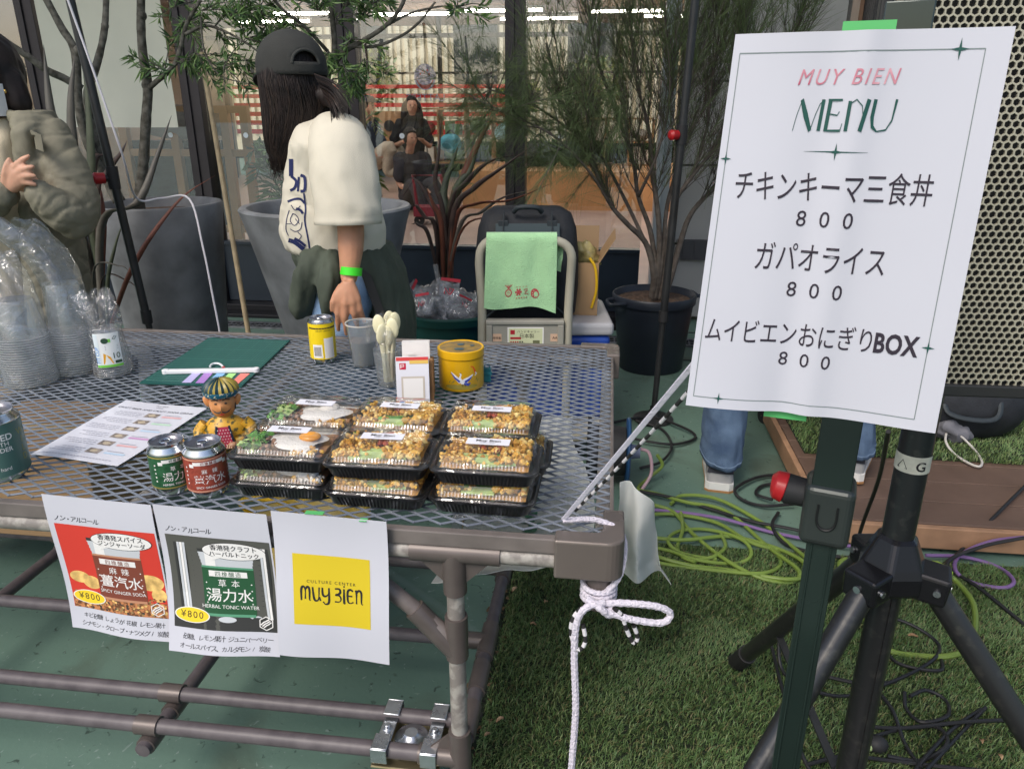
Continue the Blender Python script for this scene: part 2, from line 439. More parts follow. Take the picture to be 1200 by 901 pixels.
# ---- artificial turf: soil sheet and blades
def blades(name, p0, p1, q0, q1, z, dens, h, w, m, seed, keep=None):
    rg = np.random.default_rng(seed); n = int((p1 - p0) * (q1 - q0) * dens)
    P = rg.uniform(p0, p1, n); Q = rg.uniform(q0, q1, n)
    if keep is not None:
        k = keep(P, Q); P, Q = P[k], Q[k]; n = len(P)
    base = np.array(N0)[None] + P[:, None] * np.array(GX)[None] + Q[:, None] * np.array(GY)[None]; base[:, 2] = z
    a = rg.uniform(0, 2 * np.pi, n); hh = h * rg.uniform(0.55, 1.25, n); mt = np.array([noise.noise(V((x * 5.0, y * 5.0, seed))) for x, y in zip(P, Q)]) if n < 300000 else 0; hh = hh * (1 - 0.35 * np.clip(mt * 2.2, 0, 1)); ln = (rg.uniform(0.2, 1.1, n) + 0.5 * np.clip(mt * 2.2, 0, 1)) * hh; la = rg.normal(-0.6, 1.5, n) * (1 - 0.6 * np.clip(mt * 2.2, 0, 1)) + 2.0 * mt
    dx = np.stack([np.cos(a), np.sin(a), np.zeros(n)], 1) * (w * rg.uniform(0.7, 1.3, n))[:, None] / 2
    lx = np.stack([np.cos(la), np.sin(la), np.zeros(n)], 1)
    up = np.array([[0, 0, 1.0]])
    mid = base + lx * (ln * 0.3)[:, None] + up * (hh * 0.6)[:, None]; tip = base + lx * ln[:, None] + up * (hh * (1.0 - 0.25 * ln / hh))[:, None]
    vs_ = np.stack([base - dx, base + dx, mid + dx * 0.8, mid - dx * 0.8, tip], 1).reshape(-1, 3)
    me = bpy.data.meshes.new(name); me.vertices.add(5 * n); me.vertices.foreach_set('co', vs_.astype(np.float32).ravel())
    i = np.arange(n)[:, None] * 5
    lp = np.concatenate([i + np.array([[0, 1, 2, 3]]), i + np.array([[3, 2, 4]])], 1).ravel()
    me.loops.add(7 * n); me.loops.foreach_set('vertex_index', lp.astype(np.int32))
    me.polygons.add(2 * n); st = (np.arange(n)[:, None] * 7 + np.array([[0, 4]])).ravel()
    me.polygons.foreach_set('loop_start', st.astype(np.int32))
    mats = m if isinstance(m, list) else [m]
    mi = np.repeat(rg.choice(len(mats), n, p=[0.62, 0.28, 0.10][:len(mats)] if len(mats) == 3 else None), 2)
    for x in mats: me.materials.append(x)
    me.polygons.foreach_set('material_index', mi.astype(np.int32)); me.update(calc_edges=True); me.validate()
    o = bpy.data.objects.new(name, me); COL.objects.link(o); return o
tg = [mat('turf_green', (0.086, 0.155, 0.050), rough=0.55, var=0.25, vs_=3), mat('turf_olive', (0.155, 0.21, 0.078), rough=0.5), mat('turf_straw', (0.17, 0.155, 0.07), rough=0.6)]
soil = mat('turf_backing', (0.012, 0.020, 0.010), rough=0.95, bump=0.4, bs=200)
b = B(); b.box(T(1.1, -0.15, 0.004), (2.72, 2.34, 0.004), GM); struct(b.build('turf_ground', soil))
o = blades('artificial_turf', -0.25, 1.75, -0.42, 1.01, 0.006, 75000, 0.017, 0.0020, tg, 3, keep=lambda P, Q: (Q > -0.2 - 0.25 * P - 0.02))
tag(o, 'dark green artificial turf lawn beside the table and under the tripod', 'turf', kind='stuff')
o = blades('dead_leaves', -0.30, -0.235, -0.3, 0.95, 0.006, 2600, 0.012, 0.012, [mat('leaf_black', (0.012, 0.014, 0.012), rough=0.8), mat('leaf_brown', (0.10, 0.06, 0.03), rough=0.7)], 11)
tag(o, 'dark leaf litter lining the edge of the turf', 'leaf litter', kind='stuff')

# ---- low wooden deck on the right with its own turf rug
deckw = mat('deck_brown', (0.105, 0.066, 0.048), rough=0.6, col2=(0.13, 0.082, 0.06), vs_=9, bump=0.2, bs=60)
dk = thing('wooden_deck', 'low brown board deck under the turf rug, right edge', 'deck', T(1.6, 2.2, 0), -GA)
b = B()
for i in range(16):
    q = 1.095 + i * 0.142
    b.box(T(1.62, q + 0.069, 0.078), (1.88, 0.137, 0.024), GM)
b.build('boards', deckw, dk, bevel=0.003)
b = B(); b.box(T(1.62, 1.082, 0.052), (1.88, 0.022, 0.07), GM); b.box(T(0.669, 2.2, 0.052), (0.02, 2.2, 0.07), GM)
b.build('fascia', mat('deck_edge_wood', (0.33, 0.19, 0.11), rough=0.6, var=0.2, vs_=12), dk, bevel=0.003)
b = B(); b.box(T(1.62, 2.3, 0.03), (1.84, 2.36, 0.05), GM); b.build('joists', mat('joist_black', (0.01, 0.01, 0.01)), dk)
b = B(); b.box(T(1.42, 1.93, 0.0935), (1.42, 0.76, 0.005), GM); struct(b.build('turf_rug', soil))
o = blades('deck_turf', 0.71, 2.13, 1.535, 2.31, 0.095, 26000, 0.02, 0.003, tg[:2], 5)
tag(o, 'dark artificial turf rug lying on the wooden deck', 'turf', kind='stuff')

# ================================================================ SHOP FRONT
FQ = 3.636
def F(p, z, off=0.0): return T(p, FQ + off, z)
alu = mat('dark_bronze_aluminium', (0.040, 0.034, 0.038), rough=0.42, metal=0.35, var=0.15, vs_=8)
navy = mat('navy_kick_panel', (0.018, 0.027, 0.040), rough=0.35, var=0.2, vs_=3)
glass = thin_clear('window_glass', tint=(0.93, 0.95, 0.95), gloss=0.09, rough=0.0)
sf = thing('shop_front', 'glazed shop front with dark bronze mullions and navy kick panels behind the stall', 'shop front', F(-1.6, 0), -GA)
MUL = [-0.586 + k * 0.99 for k in (0, -1, -2, -3, -4, -5)]
for p in MUL:
    b = B(); b.box(F(p, 1.60), (0.118, 0.12, 3.14), GM); b.box(F(p - 0.018, 1.60, -0.066), (0.03, 0.012, 3.14), GM); b.build('mullion', alu, sf, bevel=0.003)
edge = MUL + [0.235]
edge.sort()
for a, c in zip(edge[:-1], edge[1:]):
    w = c - a - 0.122; m_ = (a + c) / 2
    if c > 0: w -= 0.0; 
    b = B(); b.box(F(m_, 0.245, 0.0), (w, 0.05, 0.37), GM); b.box(F(m_, 0.44, -0.005), (w, 0.075, 0.022), GM); b.build('kick_panel', [navy], sf, bevel=0.002)
    g = B(); g.box(F(m_, 1.79), (w, 0.008, 2.674), GM); pane = g.build('glass_pane', glass, sf)
    pane.visible_shadow = True
    for t_ in (0.3, 0.8) if a < -0.7 else (0.32,):
        d = B(); d.lathe([(0.0, 0.0), (0.016, 0.0), (0.016, 0.001), (0.0, 0.001)], 16, c=F(a + (c - a) * t_, 1.10, -0.0055), M=GM @ rot(x=R(90)))
        d.build('marker_dot', mat('sticker_white', (0.75, 0.78, 0.8), rough=0.4), pane)
b = B(); b.box(F(-2.6, 0.03, -0.03), (5.7, 0.2, 0.055), GM); b.box(F(-2.6, 0.012, -0.19), (5.7, 0.1, 0.02), GM); b.build('threshold', mat('threshold_black', (0.012, 0.013, 0.016), rough=0.4, metal=0.3), sf, bevel=0.003)
b = B(); b.box(F(-2.6, 3.2), (5.8, 0.14, 0.12), GM); b.build('head_rail', alu, sf)
b = B(); b.box(F(0.255, 1.6, -0.03), (0.036, 0.16, 3.14), GM); b.box(F(0.297, 1.6, -0.06), (0.045, 0.05, 3.14), GM)
b.build('end_trim', mat('pale_metal_trim', (0.42, 0.46, 0.48), rough=0.35, metal=0.4), sf, bevel=0.002)
b = B(); b.slab(lambda u, v: T(-6.4 + 10.4 * u, 0.2 + 3.5 * v, 3.30 + 0.10 * v), 8, 8, 0.003); b.build('added_awning', thin_clear('added_awning_cloth', tint=(0.9, 0.9, 0.9), gloss=0.0, rough=0.6, milk=0.58, milkc=(0.80, 0.80, 0.78), fres=1.05), sf)  # unseen awning, added to cut overhead light so daylight falls from the front
b = B()
for k in range(9): b.bar(T(-6.4 + 1.3 * k, 0.2, 3.26), T(-6.4 + 1.3 * k, 3.66, 3.36), 0.04, 0.06)
b.bar(T(-6.4, 0.2, 3.26), T(4.0, 0.2, 3.26), 0.05, 0.05); b.build('added_awning_frame', alu, sf)  # bars carrying the added, out-of-view awning
# panelled wall right of the glazing
pw = thing('panel_wall', 'pale grey panelled wall behind the feathery potted tree', 'wall', F(2.3, 0), -GA)
b = B(); b.box(F(2.35, 1.62, 0.12), (4.0, 0.1, 3.2), GM); b.build('wall_core', mat('wall_core_grey', (0.2, 0.2, 0.2)), pw)
b = B()
for k in range(7):
    b.box(F(2.35, 0.25 + k * 0.46, 0.055), (3.98, 0.03, 0.448), GM)
b.build('panels', mat('panel_pale', (0.36, 0.35, 0.33), rough=0.5, var=0.08, vs_=2), pw, bevel=0.004)
b = B(); b.box(F(2.35, 0.45, 0.02), (3.9, 0.03, 0.12), GM)
for k in range(60): b.box(F(0.45 + k * 0.065, 0.45, 0.003), (0.03, 0.004, 0.1), GM)
b.build('vent_strip', mat('vent_grey', (0.06, 0.06, 0.065), rough=0.5), pw)

# ---- the room behind the glass
b = B(); b.box(T(-2.0, FQ + 5.2, 0.006), (11.0, 10.1, 0.004), GM)
struct(b.build('shop_floor', mat('pink_wood_floor', (0.50, 0.36, 0.29), rough=0.4, var=0.1, vs_=3)))
b = B(); b.box(T(-2.0, FQ + 8.2, 2.86), (11.0, 4.3, 0.08), GM)
for k in range(12): b.box(T(-2.0, FQ + 0.3 + k * 0.48, 2.86), (11.0, 0.18, 0.08), GM)      # front boards spaced apart, gaps added to let daylight into the room
for k in range(6): b.box(T(-2.0, FQ + 1.4 + k * 1.7, 2.74), (11.0, 0.12, 0.15), GM)
struct(b.build('ceiling', mat('ceiling_wood', (0.34, 0.24, 0.18), rough=0.7, var=0.15, vs_=2)))
b = B(); b.box(T(-7.5, FQ + 5.2, 1.4), (0.1, 10.2, 2.8), GM); b.box(T(3.6, FQ + 5.2, 1.4), (0.1, 10.2, 2.8), GM)
struct(b.build('side_wall', mat('room_wall', (0.42, 0.34, 0.26), rough=0.8)))
lampm = mat('tube_lit', (1, 1, 1), emit=(1.0, 0.92, 0.80), es=30.0)
for i, (p, q) in enumerate([(-4.6, 11.0), (-3.1, 11.3), (-1.7, 11.0), (-1.25, 12.1), (0.2, 11.3), (1.0, 12.0), (-5.6, 12.0), (-2.4, 8.4), (0.6, 8.4), (-4.6, 7.2), (-1.0, 6.2)]):
    l = thing('ceiling_lamp', 'lit tube lamp on the ceiling of the room behind the glass', 'ceiling lamp', T(p, q, 2.60), -GA, 'tube lamps on the shop ceiling')
    bb = B(); bb.tube([(-0.6, 0, 0), (0.6, 0, 0)], 0.018, 8); bb.build('tube', lampm, l, world=False)
    bb = B(); bb.box((0, 0, 0.04), (1.28, 0.06, 0.04)); bb.box((-0.62, 0, 0.0), (0.03, 0.05, 0.05)); bb.box((0.62, 0, 0), (0.03, 0.05, 0.05)); bb.build('housing', mat('lamp_white', (0.7, 0.7, 0.68)), l, world=False)
# far windows with red stripes
fw = thing('far_window_wall', 'far glazed wall of the shop with thin dark bars and red stripes', 'window wall', T(-2.0, FQ + 9.6, 0), -GA)
b = B(); q = FQ + 9.6
for k in range(9): b.box(T(-7.2 + k * 1.36, q, 1.4), (0.07, 0.07, 2.8), GM)
b.box(T(-2.0, q, 2.47), (11, 0.09, 0.07), GM); b.box(T(-2.0, q, 1.86), (11, 0.06, 0.04), GM); b.box(T(-2.0, q, 0.4), (11, 0.06, 0.05), GM)
b.build('frame', alu, fw)
b = B()
for k in range(6): b.box(T(-4.3, q - 0.05, 0.86 + k * 0.155), (5.5, 0.004, 0.085 - 0.004 * k), GM)
b.build('red_stripes', mat('red_film', (0.72, 0.05, 0.055), rough=0.5), fw)
e = Sheet(lambda x, y, z: T(Tinv(atq_(498, 90, q - 0.07))[0] + x, q - 0.07 - z, atq_(498, 90, q - 0.07).z + y))
e.oval(0, 0, 0.2, 0.22, 0)
for k in range(4): e.line([(0.15 * math.cos(a) * (1 - 0.1 * k), -0.02 - 0.03 * k + 0.13 * math.sin(a) * (1 - 0.12 * k)) for a in [math.pi + 0.25 + i * (math.pi - 0.5) / 10 for i in range(11)]], 0.018, 1, 0.004)
for x, y in ((-0.08, 0.05), (0.0, 0.08), (0.08, 0.05), (-0.04, 0.1), (0.05, 0.11)): e.oval(x, y, 0.016, 0.016, 1, 0.004, 8)
vs_, fs = txt('LATTEST', 0.17, space=1.1)
e.b.add([e.surf(-v_.x, v_.y - 0.40, 0.004) for v_ in vs_], fs, 0, False)
e.build('emblem', [mat('decal_lavender', (0.34, 0.36, 0.52), rough=0.5), mat('decal_dark', (0.5, 0.12, 0.14), rough=0.5)], fw)
# street seen through it
bl = thing('beige_building', 'beige slatted building across the street beyond the shop', 'building', T(-2.0, FQ + 17.5, 0), -GA)
b = B(); b.box(T(-2, FQ + 17.6, 3.0), (26, 0.3, 6.0), GM); b.build('wall', mat('beige_render', (0.62, 0.52, 0.36), rough=0.8, var=0.08, vs_=1), bl)
b = B()
for k in range(110): b.box(T(-13 + k * 0.22, FQ + 17.41, 2.2), (0.10, 0.08, 3.2), GM)
b.build('slats', mat('beige_slat', (0.68, 0.60, 0.44), rough=0.7), bl)
for k in range(7): b = B(); b.box(T(-10 + k * 3.1, FQ + 17.33, 2.7), (1.2, 0.06, 1.6), GM); b.build('window', mat('dark_glass', (0.03, 0.035, 0.04), rough=0.1), bl)
# ================================================================ STALL TABLE (pipe frame, expanded metal top)
def atq(u, v, q):
    d = ray(u, v); o = V((0, 0, CAM_H)); t = (q - (o - N0).dot(GY)) / d.dot(GY); return o + d * t
def atp(u, v, p):
    d = ray(u, v); o = V((0, 0, CAM_H)); t = (p - (o - N0).dot(GX)) / d.dot(GX); return o + d * t
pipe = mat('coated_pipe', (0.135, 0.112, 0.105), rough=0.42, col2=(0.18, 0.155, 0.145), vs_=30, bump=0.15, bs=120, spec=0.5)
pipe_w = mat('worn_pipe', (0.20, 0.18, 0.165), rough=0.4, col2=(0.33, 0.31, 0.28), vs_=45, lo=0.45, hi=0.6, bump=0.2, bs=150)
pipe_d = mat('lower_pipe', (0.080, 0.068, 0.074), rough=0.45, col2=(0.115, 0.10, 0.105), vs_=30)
joint = mat('pipe_joint', (0.115, 0.095, 0.088), rough=0.35, metal=0.25, var=0.12, vs_=20)
zinc = mat('zinc_steel', (0.52, 0.54, 0.57), rough=0.28, metal=0.95, var=0.15, vs_=30)
galv = mat('expanded_metal', (0.21, 0.235, 0.275), rough=0.36, metal=0.5, var=0.12, vs_=12)
rubber = mat('black_rubber', (0.018, 0.018, 0.019), rough=0.6)
ZB = 0.165; TL = -2.15; LEGP = -0.245
tb = thing('stall_table', 'stall table with pale expanded metal top on a brown pipe frame with casters', 'table', T(-1.0, 0.5, 0), -GA)
# expanded metal sheet
b = B(); LW, SW, wd, th = 0.0445, 0.0270, 0.0037, 0.0016
nc = 48; LW = (-0.003 - (TL + 0.01)) / nc; nr = int(0.972 / (SW / 2))
for j in range(nr):
    q0 = 0.018 + j * SW / 2
    for i in range(nc * 2):
        p0 = TL + 0.01 + i * LW / 2
        up = (i + j) % 2 == 0
        qa, qb = (q0, q0 + SW / 2) if up else (q0 + SW / 2, q0)
        a = T(p0 - 0.002, qa, TZ - 0.0028); c = T(p0 + LW / 2 + 0.002, qb, TZ - 0.0028)
        d = (c - a).normalized(); nn = V((-d.y, d.x, 0)); nn = (nn * 0.86 + GZ * 0.5).normalized() if nn.dot(GY) > 0 else (nn * -0.86 + GZ * 0.5).normalized()
        t2 = d.cross(nn).normalized() * th / 2; w2 = nn * wd / 2
        pts = [a - w2 - t2, a + w2 - t2, a + w2 + t2, a - w2 + t2, c - w2 - t2, c + w2 - t2, c + w2 + t2, c - w2 + t2]
        b.add(pts, [(4, 5, 1, 0), (5, 6, 2, 1), (6, 7, 3, 2), (7, 4, 0, 3)])
b.build('mesh_top', galv, tb)
# top frame: angle strip and pipe under it
b = B()
b.box(T(TL / 2, -0.004, TZ - 0.012), (-TL - 0.09, 0.016, 0.026), GM); b.box(T(TL / 2, 1.004, TZ - 0.012), (-TL - 0.09, 0.016, 0.026), GM)
b.box(T(0.002, 0.5, TZ - 0.013), (0.007, 0.9, 0.024), GM); b.box(T(TL + 0.004, 0.5, TZ - 0.012), (0.016, 0.96, 0.026), GM)
b.build('edge_strip', mat('edge_strip_grey', (0.15, 0.13, 0.12), rough=0.4, var=0.15, vs_=20), tb, bevel=0.002)
b = B(); zt = TZ - 0.040
b.tube([T(TL, 0.0, zt), T(-0.05, 0.0, zt)], 0.0145, 14); b.tube([T(TL, 1.0, zt), T(-0.05, 1.0, zt)], 0.0145, 14)
b.tube([T(-0.010, 0.03, zt - 0.012), T(-0.010, 0.97, zt - 0.012)], 0.0145, 14)
for p in (-0.84, -1.45): b.tube([T(p, 0.03, zt - 0.006), T(p, 0.97, zt - 0.006)], 0.014, 12)
b.build('top_rail', pipe_w, tb)
def corner(p, q, sx, sy):
    b = B()
    # rounded outer corner: L-shaped cap
    L = [(-0.085, 0.012), (-0.02, 0.012), (-0.012, 0.02), (-0.012, 0.085), (0.022, 0.085)]
    for a in range(7): an = -math.pi / 2 * a / 6; L.append((-0.004 + 0.026 * math.cos(an), 0.004 + 0.026 * math.sin(an)))
    L.append((-0.085, -0.022))
    b.prism([(x * sx, y * sy) for x, y in (L if sx * sy > 0 else L[::-1])][::-1], TZ - 0.062, TZ + 0.006, GM, T(p, q)); return b
for (p, q, sx, sy) in ((0.0, 0.0, 1, 1), (0.0, 1.0, 1, -1), (TL, 0.0, -1, 1), (TL, 1.0, -1, -1)):
    corner(p, q, sx, sy).build('corner_cap', mat('corner_cap_brown', (0.17, 0.145, 0.13), rough=0.3, metal=0.3, var=0.1), tb, bevel=0.004, seg=3, weld=True)
b = B(); b.tube([T(-0.014, 0.01, TZ - 0.06), T(-0.014, 0.01, TZ - 0.125)], 0.021, 16); b.build('corner_stub', joint, tb)
# legs with joints
def leg(p, q):
    b = B(); b.tube([T(p, q, ZB + 0.02), T(p, q, zt)], 0.0145, 14); l = b.build('leg', pipe_w, tb)
    b = B(); b.tube([T(p, q, ZB - 0.03), T(p, q, ZB + 0.062)], 0.0195, 14); b.tube([T(p - 0.075, q, ZB), T(p, q, ZB)], 0.0185, 14)
    b.prism([(-0.06, 0.012), (-0.015, 0.012), (-0.015, 0.055)], -0.003, 0.003, GM @ rot(x=R(90)), T(p, q, ZB)); b.build('joint', joint, l)
    b = B(); b.tube([T(p, q, zt), T(p, q, zt - 0.075)], 0.0195, 14); b.tube([T(p - 0.07, q, zt), T(p + 0.075, q, zt)], 0.0182, 14)
    for s in (-1, 1): b.prism([(s * 0.018, -0.016), (s * 0.058, -0.016), (s * 0.018, -0.055)][::s], -0.003, 0.003, GM @ rot(x=R(90)), T(p, q, zt))
    b.build('joint', joint, l)
leg(LEGP, 0.0); leg(LEGP, 0.97); leg(-1.95, 0.0); leg(-1.95, 0.97)
b = B(); b.tube([T(LEGP - 0.012, 0.0, 0.425), T(LEGP - 0.19, 0.0, zt - 0.012)], 0.0140, 12); br = b.build('brace', pipe, tb)
b = B(); b.tube([T(LEGP - 0.004, 0.0, 0.40), T(LEGP - 0.07, 0.0, 0.475)], 0.0185, 12); b.tube([T(LEGP, 0, 0.385), T(LEGP, 0, 0.468)], 0.0192, 12); b.build('joint', joint, br)
# lower frame
b = B()
for q in (0.0, 0.083, 0.313, 0.590, 0.97): b.tube([T(-2.1, q, ZB), T(LEGP, q, ZB)], 0.0145, 12)
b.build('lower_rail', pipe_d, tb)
b = B()
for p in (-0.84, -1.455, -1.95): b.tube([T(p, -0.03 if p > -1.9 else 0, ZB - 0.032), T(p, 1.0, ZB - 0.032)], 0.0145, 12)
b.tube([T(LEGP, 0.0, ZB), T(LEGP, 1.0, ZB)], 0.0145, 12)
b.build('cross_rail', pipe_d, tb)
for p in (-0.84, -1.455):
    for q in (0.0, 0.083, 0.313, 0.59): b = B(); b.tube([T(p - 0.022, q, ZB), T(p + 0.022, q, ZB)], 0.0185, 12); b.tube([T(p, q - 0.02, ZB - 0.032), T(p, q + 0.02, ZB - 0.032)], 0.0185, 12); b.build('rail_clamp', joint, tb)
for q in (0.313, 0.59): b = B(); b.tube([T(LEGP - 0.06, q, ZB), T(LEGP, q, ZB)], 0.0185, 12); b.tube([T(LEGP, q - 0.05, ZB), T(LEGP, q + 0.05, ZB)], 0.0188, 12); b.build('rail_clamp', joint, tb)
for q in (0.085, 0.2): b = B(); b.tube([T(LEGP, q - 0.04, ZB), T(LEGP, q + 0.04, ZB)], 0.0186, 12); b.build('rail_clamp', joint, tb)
def caster(p, q):
    b = B(); b.box(T(p, q + 0.04, ZB - 0.026), (0.125, 0.115, 0.005), GM); pl = b.build('caster', mat('caster_gold', (0.50, 0.42, 0.25), rough=0.3, metal=0.9), tb, bevel=0.002)
    for s in (-0.045, 0.045):
        b = B()
        for dq in (0.0, 0.083):
            b.box(T(p + s, q + dq, ZB + 0.017), (0.030, 0.036, 0.003), GM)
        b.box(T(p + s, q + 0.0415, ZB + 0.006), (0.026, 0.055, 0.003), GM)
        for dq in (-0.0195, 0.1025): b.box(T(p + s, q + dq, ZB + 0.003), (0.030, 0.003, 0.031), GM)
        b.lathe([(0, 0.008), (0.006, 0.008), (0.006, 0.0), (0.0095, 0.0), (0.0095, -0.002)], 8, c=T(p + s, q + 0.042, ZB + 0.009))
        b.build('bracket', zinc, pl, bevel=0.0012)
    b = B(); b.lathe([(0.0, 0.020), (0.012, 0.020), (0.020, 0.012), (0.031, 0.010), (0.036, -0.004), (0.036, -0.01)], 24, c=T(p, q + 0.04, ZB - 0.015)); b.build('swivel', zinc, pl)
    b = B()
    for s in (-0.022, 0.022): b.prism([(-0.035, 0.05), (0.03, 0.05), (0.006, -0.012), (-0.012, -0.012)], -0.0015, 0.0015, GM @ rot(x=R(90)) @ rot(z=0), T(p, q + 0.04 + s, 0.075))
    b.box(T(p, q + 0.04, 0.127), (0.06, 0.05, 0.004), GM); b.build('fork', MATS['caster_gold'], pl)
    b = B(); b.lathe([(0.006, -0.017), (0.03, -0.017), (0.044, -0.014), (0.05, -0.006), (0.05, 0.006), (0.044, 0.014), (0.03, 0.017), (0.006, 0.017)], 24, c=T(p, q + 0.04, 0.0505), M=GM @ rot(x=R(90))); b.build('wheel', rubber, pl)
caster(-0.345, 0.0); caster(-0.36, 0.80); caster(-1.85, 0.0)

# ================================================================ POSTERS on the front edge
paper = mat('white_paper', (0.56, 0.56, 0.62), rough=0.55, var=0.02, vs_=5)
ink = mat('black_ink', (0.018, 0.017, 0.02), rough=0.5)
inkg = mat('grey_ink', (0.16, 0.16, 0.18), rough=0.5)
white_i = mat('white_ink', (0.80, 0.78, 0.76), rough=0.5)
def hang(name, label, u0, v0, u1, v1, h, curl, seed, group=None, off=-0.024):
    a = atq(u0, v0, off); c = atq(u1, v1, off); pa, _ = Tinv(a); pc, _ = Tinv(c); w = pc - pa; za, zc = a.z, c.z
    e = thing(name, label, 'poster', T((pa + pc) / 2, off, (za + zc) / 2 - h), -GA, group)
    tilt = (zc - za) / w
    def surf(x, y, z=0.0):       # x 0..w from the left, y 0..h from the bottom
        k = 1 - y / h
        q = off - curl * (k ** 2) * (0.6 + 0.6 * (x / w if seed % 2 else 1 - x / w)) + 0.0035 * math.sin(3.1 * x / w * 2 + seed) * k - 0.004 * math.sin(k * 5 + seed) - z
        return T(pa + x - 0.004 * k * k * seed * 0.4, q, za + tilt * x - (h - y))
    b = B(); b.slab(lambda s, t: surf(s * w, t * h), 16, 20, 0.0004); b.build('sheet', paper, e)
    if seed == 4:
        for x_, w_, z_ in ((0.38, 0.03, za - 0.001), (0.8, 0.012, zc - 0.002)): b = B(); b.box(T(pa + w * x_, off + 0.006, z_ + 0.001), (w_, 0.010, 0.0008), GM); b.build('green_tape', mat('green_tape', (0.10, 0.45, 0.14), rough=0.45), e)
    return e, surf, w, h
def smallcan(s, w, x0, y0, cw, ch, body, trim, top, kan, mid, sub, white):
    """flat print of a drinks can: lid, body with banner, lettering"""
    for k in range(5): s.rect(x0 + cw * (0.05 - 0.012 * k), y0 + ch * (0.75 + 0.05 * k), x0 + cw * (0.95 + 0.012 * k), y0 + ch * (0.80 + 0.05 * k), top, 0.00055 + 0.00001 * k, 10, 2)
    s.rect(x0 + cw * 0.0, y0 + ch * 0.97, x0 + cw, y0 + ch * 1.02, 9, 0.00065, 10, 1); s.rect(x0 + cw * 0.12, y0 + ch * 0.76, x0 + cw * 0.30, y0 + ch * 0.97, 4, 0.00066, 4, 3)
    s.rect(x0 + cw * 0.04, y0 + ch * 0.02, x0 + cw * 0.96, y0 + ch * 0.76, body, 0.0006)
    s.rect(x0 + cw * 0.04, y0 + ch * 0.73, x0 + cw * 0.96, y0 + ch * 0.76, trim, 0.0007, 8, 1); s.rect(x0 + cw * 0.06, y0, x0 + cw * 0.94, y0 + ch * 0.04, trim, 0.0007, 8, 1)
    s.rect(x0 + cw * 0.16, y0 + ch * 0.60, x0 + cw * 0.84, y0 + ch * 0.69, white, 0.0008, 8, 1)
    s.text('四橡釀造', x0 + cw * 0.5, y0 + ch * 0.612, ch * 0.085, body, 0.001, space=1.25)
    s.text(kan, x0 + cw * 0.5, y0 + ch * 0.455, ch * 0.125, white, 0.0008, space=1.2)
    s.text(mid, x0 + cw * 0.5, y0 + ch * 0.24, ch * 0.215, white, 0.0008, fat=0.006)
    s.text(sub, x0 + cw * 0.5, y0 + ch * 0.12, ch * 0.075, white, 0.0008)
    for k in range(4):
        s.oval(x0 + cw * 0.1, y0 + ch * (0.2 + 0.1 * k), cw * 0.014, cw * 0.014, white, 0.0008, 6); s.oval(x0 + cw * 0.9, y0 + ch * (0.2 + 0.1 * k), cw * 0.014, cw * 0.014, white, 0.0008, 6)
def hexlogo(s, x, y, r, mi, lift=0.0009):
    hx = [(x + r * math.cos(math.pi / 6 + k * math.pi / 3), y + r * math.sin(math.pi / 6 + k * math.pi / 3)) for k in range(7)]
    s.line(hx, r * 0.14, mi, lift)
    for k in (-1, 0, 1):
        s.line([(x - r * 0.55 + k * r * 0.2, y - r * 0.42 - k * r * 0.2), (x + k * r * 0.2 - 0.1 * r, y - k * r * 0.22 + 0.0), (x + 0.05 * r + k * r * 0.2, y - k * r * 0.22 + r * 0.05), (x + r * 0.55 + k * r * 0.15, y + r * 0.4 - k * r * 0.2)], r * 0.17, mi, lift)
